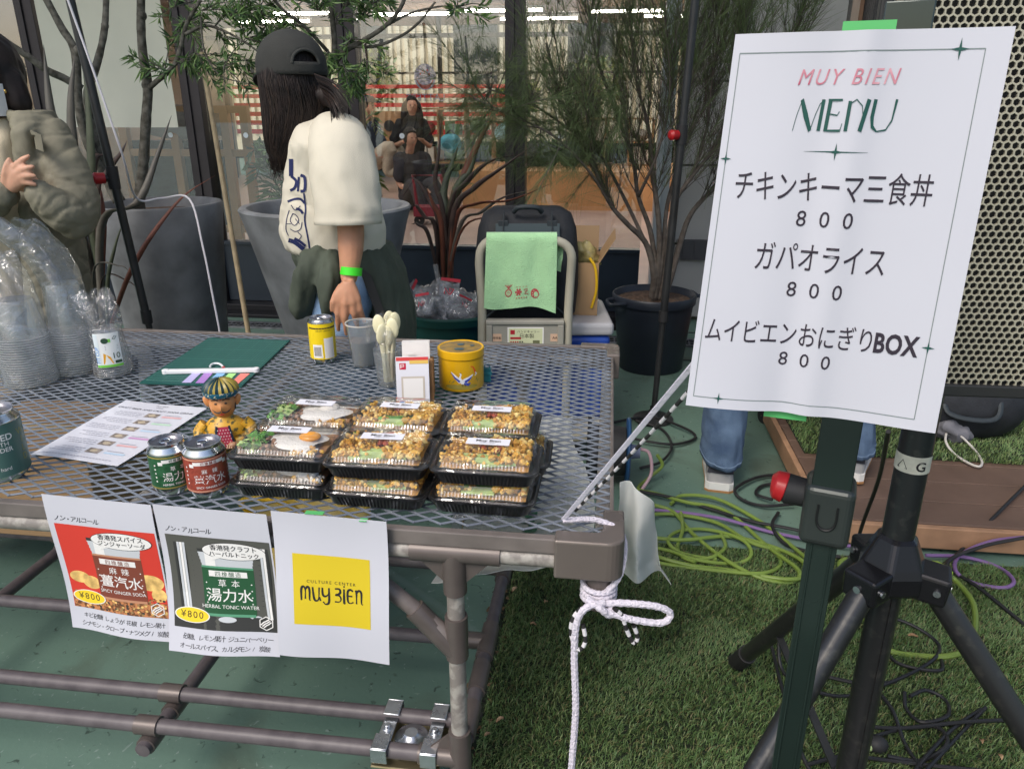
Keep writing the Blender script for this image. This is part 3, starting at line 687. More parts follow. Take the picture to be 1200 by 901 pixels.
def drinkposter(e, surf, w, h, bgc, cancols, kan, mid, sub, bub, foot, scene):
    s = Sheet(surf); M_ = [mat(e.name.split('.')[0] + '_bg' + kan, bgc, rough=0.5), cancols[0], cancols[1], mat('print_silver', (0.55, 0.57, 0.60), rough=0.4), white_i, mat('print_yellow', (0.85, 0.60, 0.03), rough=0.5), ink,
        mat('print_ginger', (0.75, 0.48, 0.16), rough=0.6, var=0.35, vs_=60), mat('print_spice', (0.33, 0.13, 0.05), rough=0.6, var=0.6, vs_=150, lo=0.45, hi=0.55), mat('print_dark', (0.035, 0.035, 0.035), rough=0.5), mat('print_brown', (0.30, 0.19, 0.08), rough=0.6)]  # the near-black is plain dark print for bars, lines and grit
    y0, y1 = h * 0.165, h * 0.80
    s.rect(w * 0.055, y0, w * 0.985, y1, 0, 0.0003, 16, 16)
    rg = random.Random(kan)
    if scene == 'ginger':
        for x, y, a, c in ((0.17, 0.40, 0.10, 0.045), (0.28, 0.37, 0.09, 0.05), (0.85, 0.42, 0.13, 0.06), (0.92, 0.33, 0.07, 0.05)): s.oval(w * x, h * y, w * a, h * c, 7, 0.0004)
        s.rect(w * 0.06, y0, w * 0.98, h * 0.27, 8, 0.0005, 12, 4)
        for k in range(150): s.oval(w * rg.uniform(0.07, 0.97), rg.uniform(y0 + 0.003, h * 0.30), w * 0.014, w * 0.011, rg.choice((8, 7, 10, 9)), 0.00055 + k * 1e-7, 7)
    else:
        for x, k in ((0.13, 9), (0.16, 3), (0.185, 4), (0.21, 3), (0.90, 3), (0.925, 4), (0.95, 9)): s.line([(w * (x + 0.06 * (0.0)), y1 - h * 0.05), (w * x, h * 0.40), (w * (x + 0.02), y0 + h * 0.06)], w * 0.022, k, 0.0004)
        for k in range(12): s.line([(w * 0.27, h * (0.34 + 0.036 * k)), (w * 0.88, h * (0.34 + 0.036 * k))], 0.0011, 9, 0.00035)
        s.rect(w * 0.06, y0, w * 0.98, h * 0.26, 9, 0.00042, 8, 3); s.oval(w * 0.55, h * 0.24, w * 0.08, h * 0.02, 3, 0.0005); s.oval(w * 0.8, h * 0.26, w * 0.05, h * 0.012, 3, 0.0005)
    smallcan(s, w, w * 0.33, h * 0.26, w * 0.50, h * 0.45, 1, 2, 3, kan, mid, sub, 4)
    hexlogo(s, w * 0.89, h * 0.225, w * 0.065, 4, 0.0012)
    s.oval(w * 0.66, h * 0.715, w * 0.285, h * 0.062, 6, 0.0010); s.oval(w * 0.66, h * 0.715, w * 0.279, h * 0.0585, 4, 0.0012)
    s.poly([(w * 0.47, h * 0.672), (w * 0.45, h * 0.645), (w * 0.53, h * 0.662)], 4, 0.0012)
    s.text(bub[0], w * 0.66, h * 0.722, w * 0.060, 6, 0.0016, fat=0.007); s.text(bub[1], w * 0.66, h * 0.679, w * 0.056, 6, 0.0016, fat=0.007)
    s.oval(w * 0.23, h * 0.255, w * 0.165, h * 0.052, 4, 0.0012); s.oval(w * 0.23, h * 0.255, w * 0.155, h * 0.047, 5, 0.0013)
    s.text('¥800', w * 0.23, h * 0.237, w * 0.088, 6, 0.0014, space=1.25)
    def hand(t, x, y, sz):
        for ch in t:
            s.text(ch, x, y + rg.uniform(-0.06, 0.06) * sz, sz * rg.uniform(0.9, 1.1), 6, 0.0004, shear=0.15, rz=rg.uniform(-0.1, 0.1), align='LEFT'); x += sz * (0.84 if ord(ch) > 255 else 0.45)
    hand('ノン・アルコール', w * 0.06, h * 0.825, w * 0.062)
    hand(foot[0], w * 0.13, h * 0.095, w * 0.058); hand(foot[1], w * 0.10, h * 0.032, w * 0.058)
    s.build('print', M_, e)
can_red = mat('can_red', (0.28, 0.055, 0.035), rough=0.4, var=0.2, vs_=120); can_rt = mat('can_red_trim', (0.60, 0.30, 0.20), rough=0.4)
can_green = mat('can_green', (0.022, 0.095, 0.040), rough=0.4, var=0.25, vs_=120); can_gt = mat('can_gold_trim', (0.50, 0.40, 0.12), rough=0.35, metal=0.5)
PG = 'paper posters hanging from the front edge of the table'
e, sf_, w, h = hang('drink_poster', 'red poster of a brown drink can, leftmost of the three sheets on the table front', 50, 577, 178, 590, 0.262, 0.012, 1, PG)
drinkposter(e, sf_, w, h, (0.62, 0.045, 0.03), (mat('print_can_brown', (0.20, 0.05, 0.03), rough=0.5), mat('print_copper', (0.50, 0.24, 0.14))), '麻 辣', '薑汽水', 'SPICY GINGER SODA', ('香港発スパイス', 'ジンジャーソーダ'), ('キビ砂糖 しょうが 花椒 レモン果汁', 'シナモン・クローブ・ナツメグ / 炭酸'), 'ginger')
e, sf_, w, h = hang('drink_poster', 'grey poster of a green drink can, between the red poster and the yellow square', 180, 589, 313, 601, 0.268, 0.022, 2, PG)
drinkposter(e, sf_, w, h, (0.085, 0.085, 0.075), (mat('print_can_green', (0.018, 0.085, 0.035), rough=0.5), mat('print_greentrim', (0.10, 0.30, 0.18))), '草 本', '湯力水', 'HERBAL TONIC WATER', ('香港発クラフト', 'ハーバルトニック'), ('砂糖、レモン果汁 ジュニパーベリー', 'オールスパイス、カルダモン / 炭酸'), 'fridge')
e, sf_, w, h = hang('logo_poster', 'white poster with a plain yellow square, rightmost sheet on the table front', 316, 599, 452, 612, 0.262, 0.010, 4, PG, off=-0.03)
s = Sheet(sf_); s.rect(w * 0.155, h * 0.245, w * 0.835, h * 0.725, 0, 0.0004, 16, 12)
s.fit('CULTURE CENTER', w * 0.49, h * 0.535, w * 0.43, 1, 0.0007, space=1.35)
def muybien(s, x0, y0, sc, mi, lift):
    """rounded display lettering: each letter a few thick-and-thin strokes on a unit grid"""
    G = {'M': ([[(0, 0), (0, .75), (.12, .95), (.25, .75), (.25, .1)], [(.25, .75), (.4, .95), (.52, .75), (.52, .1), (.58, 0)]], .72),
         'U': ([[(0, .95), (.05, .4), (.12, .08), (.26, .02), (.38, .2), (.42, .95)], [(.42, .3), (.5, .02)]], .62),
         'Y': ([[(0, .95), (.02, .5), (.14, .35), (.3, .42), (.42, .6)], [(.42, .95), (.42, .1), (.34, -.15), (.16, -.18), (.04, -.02)]], .62),
         ' ': ([], .16),
         'B': ([[(.02, .92), (.3, .92), (.36, .7), (.22, .55), (.06, .5), (.3, .46), (.4, .22), (.28, .03), (0, .03)]], .54),
         'I': ([[(.06, .95), (.06, .0), (.14, 0)], [(.02, 1.12), (.12, 1.12)]], .26),
         'E': ([[(.38, .85), (.22, .95), (.04, .8), (.04, .15), (.2, .0), (.4, .1)], [(.04, .5), (.34, .5)]], .54),
         'N': ([[(0, .95), (.06, .8), (.06, 0)], [(.06, .75), (.22, .95), (.38, .78), (.38, .1), (.48, 0)]], .55)}
    x = x0
    for ch in 'MUY BIEN':
        st, adv = G[ch]
        for k, ln in enumerate(st):
            P = smoothpath([V((x + px * sc, y0 + py * sc, 0)) for px, py in ln], 5); n = len(P)
            s.line([(q.x, q.y) for q in P], [sc * (0.065 + 0.085 * abs(math.sin(math.pi * (i / max(1, n - 1) + 0.15)))) for i in range(n)], mi, lift + k * 1e-5)
        x += adv * sc
    return x
muybien(s, w * 0.225, h * 0.415, w * 0.138, 1, 0.0007)
s.build('print', [mat('print_mustard', (0.66, 0.50, 0.02), rough=0.55), ink], e)
# ================================================================ THINGS ON THE TABLE
TT = TZ + 0.0005
def on(u, v, z=TT): return at(u, v, Z=z)
def facing(p): return math.atan2(-p.x, p.y)          # turn about z so that local -y looks at the camera
def cyl_surf(r, z0=0.0, ang=0.0, c=(0, 0)):
    """x metres round the drum from its -y side, y metres up"""
    return lambda x, y, z=0.0: V((c[0] + (r + z) * math.sin(x / r + ang), c[1] - (r + z) * math.cos(x / r + ang), z0 + y))
cfilm = thin_clear('clear_film', tint=(0.97, 0.98, 0.99), gloss=0.08, rough=0.10, milk=0.03, milkc=(0.80, 0.82, 0.85), bump=0.8, bs=26)
cfilm2 = thin_clear('clear_film_light', tint=(0.98, 0.98, 0.99), gloss=0.09, rough=0.10, milk=0.03, bump=1.0, bs=60)
cplast = thin_clear('clear_plastic', tint=(0.97, 0.98, 0.99), gloss=0.06, rough=0.06, milk=0.13, milkc=(0.82, 0.84, 0.86))
clid = thin_clear('clear_lid', tint=(0.985, 0.985, 0.985), gloss=0.06, rough=0.04, milk=0.02, bump=0.25, bs=22)
# ---- cups in bags
def cup_stack(g, r, h, n):
    b = B(); prof = [(r * 0.2, 0.0), (r, 0.0)]
    for k in range(n): z = 0.006 * k; prof += [(r * 1.035, z + 0.001), (r * 1.035, z + 0.003), (r * 0.975, z + 0.0045)]
    z = 0.006 * n; prof += [(r * 0.97, z), (r * 0.74, h), (r * 0.70, h + 0.004), (0.001, h + 0.004)]
    b.lathe(prof, 36); b.build('cup_stack', cplast, g, world=False)
    b = B()
    for k in range(n): z = 0.006 * k; b.lathe([(r * 1.0, z + 0.0008), (r * 1.042, z + 0.0012), (r * 1.042, z + 0.0030), (r * 1.0, z + 0.0034)], 36)
    b.build('cup_rims', thin_clear('rim_clear', tint=(0.96, 0.97, 0.98), gloss=0.12, rough=0.08, milk=0.42, milkc=(0.86, 0.87, 0.88)), g, world=False)
    b = B(); b.lathe([(r * 0.93, 0.004), (r * 0.68, h - 0.006)], 24); b.build('inner_cups', cplast, g, world=False)
def film_bag(g, r, h, top, lean, seed, m, wtop=0.5, name='bag'):
    rg = random.Random(seed); b = B(); NU, NV = 48, 34
    def f(u, v):
        a = 2 * math.pi * u; z = v * top
        t = max(0.0, (z - h) / (top - h))
        rr = r * (1.075 - 0.20 * min(1, z / h)) * (1 - t) + r * t * (wtop + 0.25 * math.cos(2 * a))
        if z <= h: rr *= 1.0 + 0.05 * math.sin(a * 3 + seed + z * 30)
        d = V((math.cos(a), math.sin(a), z * 7 + seed)); rr *= 1 + (0.035 + 0.27 * t) * (noise.noise(d * 2.2) + 0.6 * noise.noise(d * 5.0))
        sq = 1 - 0.65 * t
        zz = z + (0.025 * t * noise.noise(V((a, seed, 0)) * 1.7)) 
        x, y = rr * math.cos(a), rr * math.sin(a) * sq
        return V((x + lean[0] * t * t, y + lean[1] * t * t, max(0.0008, zz)))
    b.grid(f, NU, NV); b.build(name, m, g, world=False, sharp=0)
def label_card(g, r, z, w, h, ang):
    s = Sheet(cyl_surf(r * 1.13, z, ang)); s.rect(-w / 2, 0, w / 2, h, 0, 0, 10, 8)
    s.rect(-w / 2, 0, w / 2, h * 0.07, 1, 0.0005, 10, 1); s.rect(-w / 2, 0, -w * 0.33, h * 0.98, 2, 0.0004, 3, 8)
    s.text('FIT CUP', -w * 0.36, h * 0.12, w * 0.20, 3, 0.0006, rz=math.pi / 2, align='LEFT', fat=0.01)
    s.oval(-w * 0.08, h * 0.78, w * 0.14, w * 0.12, 5, 0.0006); s.rect(w * 0.02, h * 0.73, w * 0.14, h * 0.83, 1, 0.0005, 2, 2)
    s.text('10', w * 0.27, h * 0.25, w * 0.34, 5, 0.0007); s.rect(w * 0.2, h * 0.10, w * 0.47, h * 0.18, 5, 0.0006, 3, 1)
    s.poly([(-w * 0.25, h * 0.1), (w * 0.14, h * 0.1), (w * 0.05, h * 0.3), (-w * 0.2, h * 0.42)], 4, 0.0005)
    s.line([(w * 0.22, h * 0.82), (w * 0.32, h * 0.9), (w * 0.40, h * 0.88), (w * 0.3, h * 0.8), (w * 0.22, h * 0.82)], w * 0.02, 5, 0.0006)
    for k in range(3): s.line([(-w * 0.1, h * (0.62 - 0.05 * k)), (w * 0.4, h * (0.62 - 0.05 * k))], h * 0.012, 6, 0.0005)
    s.build('label', [mat('card_white', (0.78, 0.80, 0.80), rough=0.4), mat('label_green', (0.20, 0.60, 0.08), rough=0.4), mat('label_pale', (0.70, 0.78, 0.82), rough=0.4), mat('label_blue', (0.03, 0.22, 0.60), rough=0.4), mat('label_orange', (0.80, 0.40, 0.03), rough=0.4), mat('label_dark', (0.03, 0.07, 0.04), rough=0.4), inkg], g, False)
GC = 'bagged stacks of clear plastic cups'
p = on(38, 446); g = thing('bagged_cup_stack', 'front bagged stack of clear cups, nearest the left edge with a low crumpled bag top', 'cup stack', p, facing(p), GC)
cup_stack(g, 0.055, 0.20, 20); film_bag(g, 0.056, 0.205, 0.30, (-0.035, 0.03), 3, cfilm, 0.65)
p = on(93, 433); g = thing('bagged_cup_stack', 'tall bagged stack of clear cups between the front stack and the small labelled pack', 'cup stack', p, facing(p), GC)
cup_stack(g, 0.050, 0.22, 18); film_bag(g, 0.052, 0.225, 0.37, (-0.085, 0.03), 8, cfilm, 0.75)
p = on(133, 436); g = thing('cup_pack', 'small clear bag of cups with a green and white label reading 10', 'cup pack', p, facing(p) + 0.1, 'packs of cups with labels')
cup_stack(g, 0.042, 0.115, 5); film_bag(g, 0.044, 0.115, 0.205, (-0.02, 0.02), 14, cfilm2, 0.85); label_card(g, 0.045, 0.03, 0.058, 0.085, -0.15)
p = on(-14, 425); g = thing('cup_pack', 'labelled cup pack cut by the left edge behind the front bagged stack', 'cup pack', p, facing(p), 'packs of cups with labels')
cup_stack(g, 0.042, 0.115, 5); film_bag(g, 0.044, 0.115, 0.19, (-0.02, 0.02), 21, cfilm2, 0.85); label_card(g, 0.045, 0.03, 0.058, 0.085, 0.55)

# ---- flat things
def quadsurf(c0, c1, c2, c3, z):
    """c0 back-left, c1 back-right, c2 front-right, c3 front-left in photo pixels on the table; x,y in 0..1 with y up = away"""
    a, b_, c, d = [at(*q, Z=z) for q in (c0, c1, c2, c3)]
    return lambda x, y, l=0.0: (d * (1 - x) + c * x) * (1 - y) + (a * (1 - x) + b_ * x) * y + V((0, 0, l))
sfq = quadsurf((245, 395), (340, 398), (283, 452), (163, 448), TT + 0.0032)
o = thing('cutting_mat', 'dark green cutting mat with fine grid lines lying behind the figurine', 'cutting mat', sfq(0.5, 0.5) - V((0, 0, 0.003)))
b = B(); b.slab(lambda u, v: sfq(u, v), 10, 6, 0.003, smooth=False); b.build('mat_sheet', mat('mat_green', (0.010, 0.085, 0.075), rough=0.55), o)
s = Sheet(sfq)
for k in range(31): s.line([(0.03 + 0.94 * k / 30, 0.05), (0.03 + 0.94 * k / 30, 0.95)], 0.0022 if k % 5 else 0.004, 0, 0.0002)
for k in range(21): s.line([(0.03, 0.05 + 0.9 * k / 20), (0.97, 0.05 + 0.9 * k / 20)], 0.004 if k % 5 else 0.007, 0, 0.00025)
s.build('grid_print', [mat('mat_lines', (0.10, 0.26, 0.22), rough=0.6)], o)
for col, nm, (a, c, d, e_) in zip([(0.52, 0.48, 0.78), (0.42, 0.22, 0.60), (0.25, 0.50, 0.80), (0.42, 0.80, 0.25), (0.85, 0.24, 0.20)], ['pale lavender', 'purple', 'light blue', 'lime green', 'coral red'],
        [((225, 437), (235, 437), (224, 447.5), (213, 447.5)), ((239, 437), (249, 437), (239, 448), (229, 448)), ((254, 437), (264, 437), (251, 449), (241, 449)), ((268, 437), (277, 437), (265, 449.5), (255, 449.5)), ((282, 437), (293, 437), (278, 450), (268, 450))]):
    f = quadsurf(a, c, d, e_, TT + 0.0046); b = B(); b.slab(lambda u, v: f(u, v), 4, 6, 0.0008)
    o = b.build('sticky_tab', mat('tab_' + nm.replace(' ', '_'), col, rough=0.5)); tag(o, nm + ' sticky paper tab on the cutting mat under the white hanger', 'sticky tab', 'row of coloured sticky tabs on the mat')
a, c = at(194, 435, Z=TT + 0.009), at(300, 433, Z=TT + 0.009)
g = thing('hanger', 'white plastic clip hanger with a small hook lying across the green mat', 'hanger', (a + c) / 2 - V((0, 0, 0.006)))
wpl = mat('white_plastic', (0.74, 0.75, 0.78), rough=0.3)
b = B(); b.bar(a, c, 0.015, 0.010); b.lathe([(0, 0.006), (0.0085, 0.006), (0.0085, -0.006), (0, -0.006)], 14, c=a); b.lathe([(0, 0.006), (0.0085, 0.006), (0.0085, -0.006), (0, -0.006)], 14, c=c); b.build('bar', wpl, g, bevel=0.002)
b = B(); h0 = at(262, 434, Z=TT + 0.009); b.tube(smoothpath([h0, at(261, 429, Z=TT + 0.009), at(256, 425.5, Z=TT + 0.009), at(249, 426, Z=TT + 0.009), at(246, 429, Z=TT + 0.009)], 5), 0.0028, 8); b.build('hook', wpl, g)
b = B(); q = at(262, 431, Z=TT + 0.0125); b.lathe([(0, 0.004), (0.004, 0.004), (0.004, 0), (0, 0)], 10, c=q); b.build('red_cap', mat('red_plastic', (0.45, 0.03, 0.03), rough=0.4), g)
# laminated sheet
lq = quadsurf((148, 469), (243, 479), (138, 546), (36, 533), TT + 0.0022)
o = thing('laminated_menu', 'laminated white price sheet with small pictures lying beside the cans', 'menu sheet', lq(0.5, 0.5) - V((0, 0, 0.002)))
rise = lambda x, y: 0.004 * max(0, (0.15 - y)) * 6 * 0.3 + 0.0012 * math.sin(5 * x + 3 * y) + 0.0014
b = B(); b.slab(lambda u, v: lq(u, v, rise(u, v)), 16, 20, 0.0006); b.build('sheet', mat('laminate_paper', (0.72, 0.73, 0.80), rough=0.22, coat=0.6), o)
s = Sheet(lambda x, y, z: lq(x, y, rise(x, y) + z)); asp = 0.70
def lt(t, x, y, sz, **k):
    vs_, fs = txt(t, sz, **k); s._put([(x + p_.x, y + p_.y * asp) for p_ in vs_], fs, 0, 0.0005)
lt('MUY BIEN', 0.5, 0.945, 0.035); lt('DRINK', 0.5, 0.915, 0.03); lt('CRAFT BEER AND CRAFT SODA DRINK', 0.5, 0.855, 0.052, fat=0.01)
rg = random.Random(5)
cols_ = [2, 3, 4, 5, 2, 4]
for k in range(6):
    y = 0.79 - k * 0.125
    for j in range(3):
        xx = 0.06 + rg.uniform(0, 0.12)
        while xx < 0.42:
            wd_ = rg.uniform(0.015, 0.05); s.rect(xx, y - 0.028 * j, min(xx + wd_, 0.44), y - 0.028 * j + 0.009, 1, 0.0005, 1, 1); xx += wd_ + 0.012
    s.rect(0.47, y - 0.045, 0.62, y + 0.025, 6, 0.0005, 2, 2); s.oval(0.545, y - 0.01, 0.04, 0.022, 7, 0.0006, 10)
    s.rect(0.67, y - 0.03, 0.90, y - 0.005, cols_[k], 0.0005, 2, 1); s.rect(0.67, y + 0.008, 0.86, y + 0.016, 1, 0.0005, 1, 1)
for k in range(22): s.rect(0.08 + k * 0.036, 0.045, 0.105 + k * 0.036, 0.055, 1, 0.0005, 1, 1)
s.build('print', [inkg, mat('print_grey', (0.36, 0.36, 0.42), rough=0.4), mat('print_rose', (0.72, 0.42, 0.42), rough=0.4), mat('print_mint', (0.48, 0.70, 0.52), rough=0.4), mat('print_sky', (0.48, 0.62, 0.76), rough=0.4), mat('print_plum', (0.58, 0.32, 0.55), rough=0.4), mat('print_photo', (0.26, 0.22, 0.19), rough=0.4, var=0.5, vs_=150), mat('print_plate', (0.5, 0.42, 0.3), rough=0.4)], o)

# ---- cans
alum = mat('can_aluminium', (0.62, 0.63, 0.65), rough=0.22, metal=1.0, bump=0.05, bs=60)
alud = mat('can_lid_dark', (0.30, 0.29, 0.32), rough=0.3, metal=0.95)
def can(name, label, p, r, h, bodym, trimm, turn=0.0, group=None, prints=None, dome=0.16):
    g = thing(name, label, 'drinks can', p, facing(p) + turn, group)
    b = B(); k = r
    prof = [(k * 0.72, 0.004), (k * 0.80, 0.0), (k * 0.86, 0.003), (k, 0.012), (k, h * (1 - dome) - 0.002)]
    b.lathe(prof, 40); b.lathe([(k, h * (1 - dome) - 0.002), (k * 0.985, h * (1 - dome) + 0.002), (k * 0.84, h - 0.007), (k * 0.83, h - 0.004), (k * 0.865, h - 0.002), (k * 0.87, h), (k * 0.835, h + 0.0005), (k * 0.82, h - 0.005)], 40); b.build('shell', alum, g, world=False)
    b = B(); b.lathe([(k * 0.82, h - 0.005), (k * 0.70, h - 0.006), (0.0005, h - 0.0055)], 32, mi=0)
    b.build('lid', alud, g, world=False)
    b = B(); tm = b.mark()
    ringp = [(0.0, 0.011), (0.006, 0.009), (0.008, 0.003), (0.007, -0.006), (0.0, -0.010), (-0.007, -0.006), (-0.008, 0.003), (-0.006, 0.009)]
    b.tube([V((x * 1.1, y * 0.8 + 0.004, h - 0.0035)) for x, y in ringp], 0.0016, 6, closed=True); b.lathe([(0, 0.002), (0.004, 0.002), (0.004, -0.002)], 10, c=(0, -0.004, h - 0.004))
    b.build('tab', alum, g, world=False)
    s = Sheet(cyl_surf(r, 0.0))
    L = 2 * math.pi * r; n = 60; z0, z1 = 0.0135, h * (1 - dome) - 0.003
    vs_ = [(-L / 2 + L * i / n, zz) for zz in (z0, z1) for i in range(n + 1)]
    s._put(vs_, [(i, i + 1, n + 2 + i, n + 1 + i) for i in range(n)], 0, 0.00025)
    for q in s.b.s and range(len(s.b.s)): s.b.s[q] = True
    if prints: prints(s, r, z0, z1)
    s.build('label', [bodym, trimm, white_i, ink, mat('label_olive', (0.20, 0.22, 0.06), rough=0.4)], g, False)
    return g
def craft(kan, mid, sub):
    def f(s, r, z0, z1):
        H = z1 - z0
        for y in (z0 + 0.001, z1 - 0.004): s.rect(-r * 3.1, y, r * 3.1, y + 0.0025, 1, 0.0004, 40, 1)
        s.rect(-r * 0.75, z0 + H * 0.80, r * 0.75, z0 + H * 0.90, 2, 0.0004, 14, 1); s.rect(-r * 0.95, z0 + H * 0.74, -r * 0.72, z0 + H * 0.84, 2, 0.00038, 4, 1); s.rect(r * 0.72, z0 + H * 0.74, r * 0.95, z0 + H * 0.84, 2, 0.00038, 4, 1)
        s.text('四橡釀造', 0, z0 + H * 0.815, H * 0.095, 0, 0.0006, space=1.3, fat=0.01)
        s.text(kan, 0, z0 + H * 0.56, H * 0.15, 2, 0.0005, space=1.5); s.text(mid, 0, z0 + H * 0.27, H * 0.29, 2, 0.0005); s.text(sub, 0, z0 + H * 0.12, H * 0.085, 2, 0.0005, fat=0.01)
        for k in range(5):
            for sg in (-1, 1): s.oval(sg * r * 1.15, z0 + H * (0.25 + 0.12 * k), r * 0.05, r * 0.05, 2, 0.0005, 6)
    return f
p = on(204, 571); can('drinks_can', 'small green craft drink can standing left of the red can', p, 0.0325, 0.092, can_green, can_gt, 0.35, 'small craft cans beside the lunch boxes', craft('草 本', '湯力水', 'HERBAL TONIC WATER'))
p = on(246, 574); can('drinks_can', 'small brick red craft drink can between the green can and the lunch boxes', p, 0.0345, 0.094, can_red, can_rt, 0.12, 'small craft cans beside the lunch boxes', craft('麻 辣', '薑汽水', 'SPICY GINGER SODA'))
def brew(s, r, z0, z1):
    H = z1 - z0
    s.text('UNITED', r * 0.12, z0 + H * 0.70, H * 0.17, 2, 0.0005, fat=0.02); s.text('EARTH', r * 0.2, z0 + H * 0.59, H * 0.12, 2, 0.0005); s.text('WONDER', r * 0.12, z0 + H * 0.48, H * 0.12, 2, 0.0005, fat=0.01); s.text('hard', r * 0.3, z0 + H * 0.12, H * 0.1, 2, 0.0005)
    for k, t in enumerate('WILD'): s.text(t, r * 1.15, z0 + H * (0.72 - 0.17 * k), H * 0.18, 4, 0.0005, fat=0.01)
p = on(4, 556); can('drinks_can', 'large blue green can with white lettering at the left edge of the table', p, 0.046, 0.128, mat('can_sage', (0.075, 0.155, 0.135), rough=0.4), MATS['can_sage'], -0.15, None, brew, 0.13)
def lemon(s, r, z0, z1):
    H = z1 - z0
    s.rect(-r * 1.2, z0 + H * 0.86, r * 1.2, z0 + H * 0.9, 3, 0.0004, 12, 1); s.text('DRAFT LEMON', 0, z0 + H * 0.79, H * 0.06, 3, 0.0004)
    for k in range(7): s.line([(-r * 0.8, z0 + H * (0.72 - 0.03 * k)), (r * 0.2, z0 + H * (0.72 - 0.03 * k))], H * 0.008, 3, 0.0004)
    s.rect(-r * 0.9, z0 + H * 0.04, -r * 0.15, z0 + H * 0.42, 2, 0.0004, 6, 2); s.rect(r * 0.0, z0 + H * 0.02, r * 0.8, z0 + H * 0.6, 2, 0.0004, 6, 2)
    for k in range(9): s.rect(-r * 0.82 + r * 0.065 * k, z0 + H * 0.1, -r * 0.82 + r * (0.065 * k + 0.03), z0 + H * 0.36, 3, 0.0006, 1, 1)
    for k in range(8): s.line([(r * 0.1, z0 + H * (0.1 + 0.06 * k)), (r * 0.7, z0 + H * (0.1 + 0.06 * k))], H * 0.012, 4, 0.0006)
p = on(380, 422); can('drinks_can', 'bright yellow open drink can in front of the woman with the cap', p, 0.0335, 0.118, mat('can_yellow', (0.82, 0.60, 0.012), rough=0.35), MATS['can_yellow'], 0.1, None, lemon, 0.07)

# ---- figurine with turban
p = on(268, 524); g = thing('figurine', 'painted bust figurine of a moustached man in a turban and yellow coat', 'figurine', p, facing(p) - 0.15)
skin_f = mat('figure_skin', (0.62, 0.27, 0.10), rough=0.4, var=0.1, vs_=40); gold = mat('figure_yellow', (0.62, 0.34, 0.03), rough=0.4, col2=(0.10, 0.09, 0.03), vs_=90, lo=0.52, hi=0.6)
b = B(); b.lathe([(0.0005, 0.0), (0.034, 0.0), (0.040, 0.01), (0.043, 0.028), (0.041, 0.048), (0.030, 0.060), (0.018, 0.067), (0.014, 0.078)], 28, sy=0.72)
for sg in (-1, 1): b.tube(smoothpath([(sg * 0.034, -0.002, 0.055), (sg * 0.046, -0.006, 0.040), (sg * 0.043, -0.024, 0.024), (sg * 0.020, -0.034, 0.022)], 4), [0.013] * 5 + [0.0125] * 4 + [0.011] * 4, 12)
b.build('coat', gold, g, world=False)
b = B(); s_ = Sheet(lambda x, y, z: V((x, -0.0305 * math.cos(x / 0.045) - 0.0045 * (1 - abs(y - 0.035) / 0.05) - z, y)))
s_.poly([(-0.016, 0.012), (0.016, 0.012), (0.013, 0.035), (0.010, 0.058), (-0.010, 0.058), (-0.013, 0.035)], 0, 0.002)
for i in range(5):
    for j in range(7): s_.oval(-0.010 + 0.005 * i + 0.0025 * (j % 2), 0.016 + j * 0.006, 0.0011, 0.0011, 1, 0.0026, 6)
for sg in (-1, 1): s_.line([(sg * 0.018, 0.01), (sg * 0.015, 0.035), (sg * 0.011, 0.06)], 0.004, 2, 0.0026)
s_.b.build('shirt_front', [mat('figure_rose', (0.50, 0.05, 0.10), rough=0.4), white_i, mat('figure_navy', (0.02, 0.03, 0.06), rough=0.4)], g, world=False, sharp=0)
b = B()
for sg in (-1, 1): b.ell((sg * 0.014, -0.037, 0.021), (0.009, 0.007, 0.006)); [b.tube([(sg * (0.006 + 0.004 * k), -0.040, 0.021 + 0.002), (sg * (0.004 + 0.004 * k), -0.044, 0.017)], 0.0022, 6) for k in range(3)]
b.build('hands', mat('figure_hand', (0.40, 0.22, 0.13), rough=0.4), g, world=False)
def headf(q):
    q = q.copy()
    if q.y < -0.010 and abs(q.x) < 0.006 and abs(q.z + 0.002) < 0.009: q.y -= 0.006 * (1 - abs(q.x) / 0.006) * (1 - abs(q.z + 0.002) / 0.009)
    return q
b = B(); b.ell((0, 0, 0.094), (0.0245, 0.023, 0.030), nu=28, nv=20, f=headf)
for sg in (-1, 1): b.ell((sg * 0.0275, 0.002, 0.098), (0.006, 0.004, 0.012), M=rot(y=sg * 0.35))
b.build('head', skin_f, g, world=False)
b = B()
for sg in (-1, 1):
    b.tube(smoothpath([(0.001 * sg, -0.0250, 0.0845), (sg * 0.007, -0.0242, 0.0830), (sg * 0.013, -0.0212, 0.0850), (sg * 0.0165, -0.0185, 0.0885)], 4), [0.0014] * 5 + [0.0012] * 4 + [0.0004] * 4, 6)
    b.tube(smoothpath([(sg * 0.004, -0.0232, 0.1070), (sg * 0.010, -0.0215, 0.1090), (sg * 0.0165, -0.0170, 0.1060)], 4), 0.0009, 6)
    b.ell((sg * 0.0090, -0.0218, 0.1005), (0.0028, 0.0013, 0.0016)); b.ell((sg * 0.0222, -0.002, 0.090), (0.0022, 0.006, 0.010))
b.build('hair', ink, g, world=False)
b = B(); b.ell((0, -0.0225, 0.1095), (0.0012, 0.0008, 0.003)); b.ell((0, -0.0222, 0.0785), (0.005, 0.0012, 0.0013)); b.build('face_paint', mat('figure_red', (0.55, 0.04, 0.03), rough=0.4), g, world=False)
b = B(); n = 36
def turb(u, v):
    a = 2 * math.pi * u; th = v * math.pi * 0.56; k = 1 + 0.045 * math.cos(a * 18)
    return V((0.0325 * math.sin(th) * math.cos(a) * k, 0.031 * math.sin(th) * math.sin(a) * k, 0.122 + 0.022 * math.cos(th) * k))
b.grid(turb, 108, 10)
tn = [random.Random(i).random() for i in range(108)]
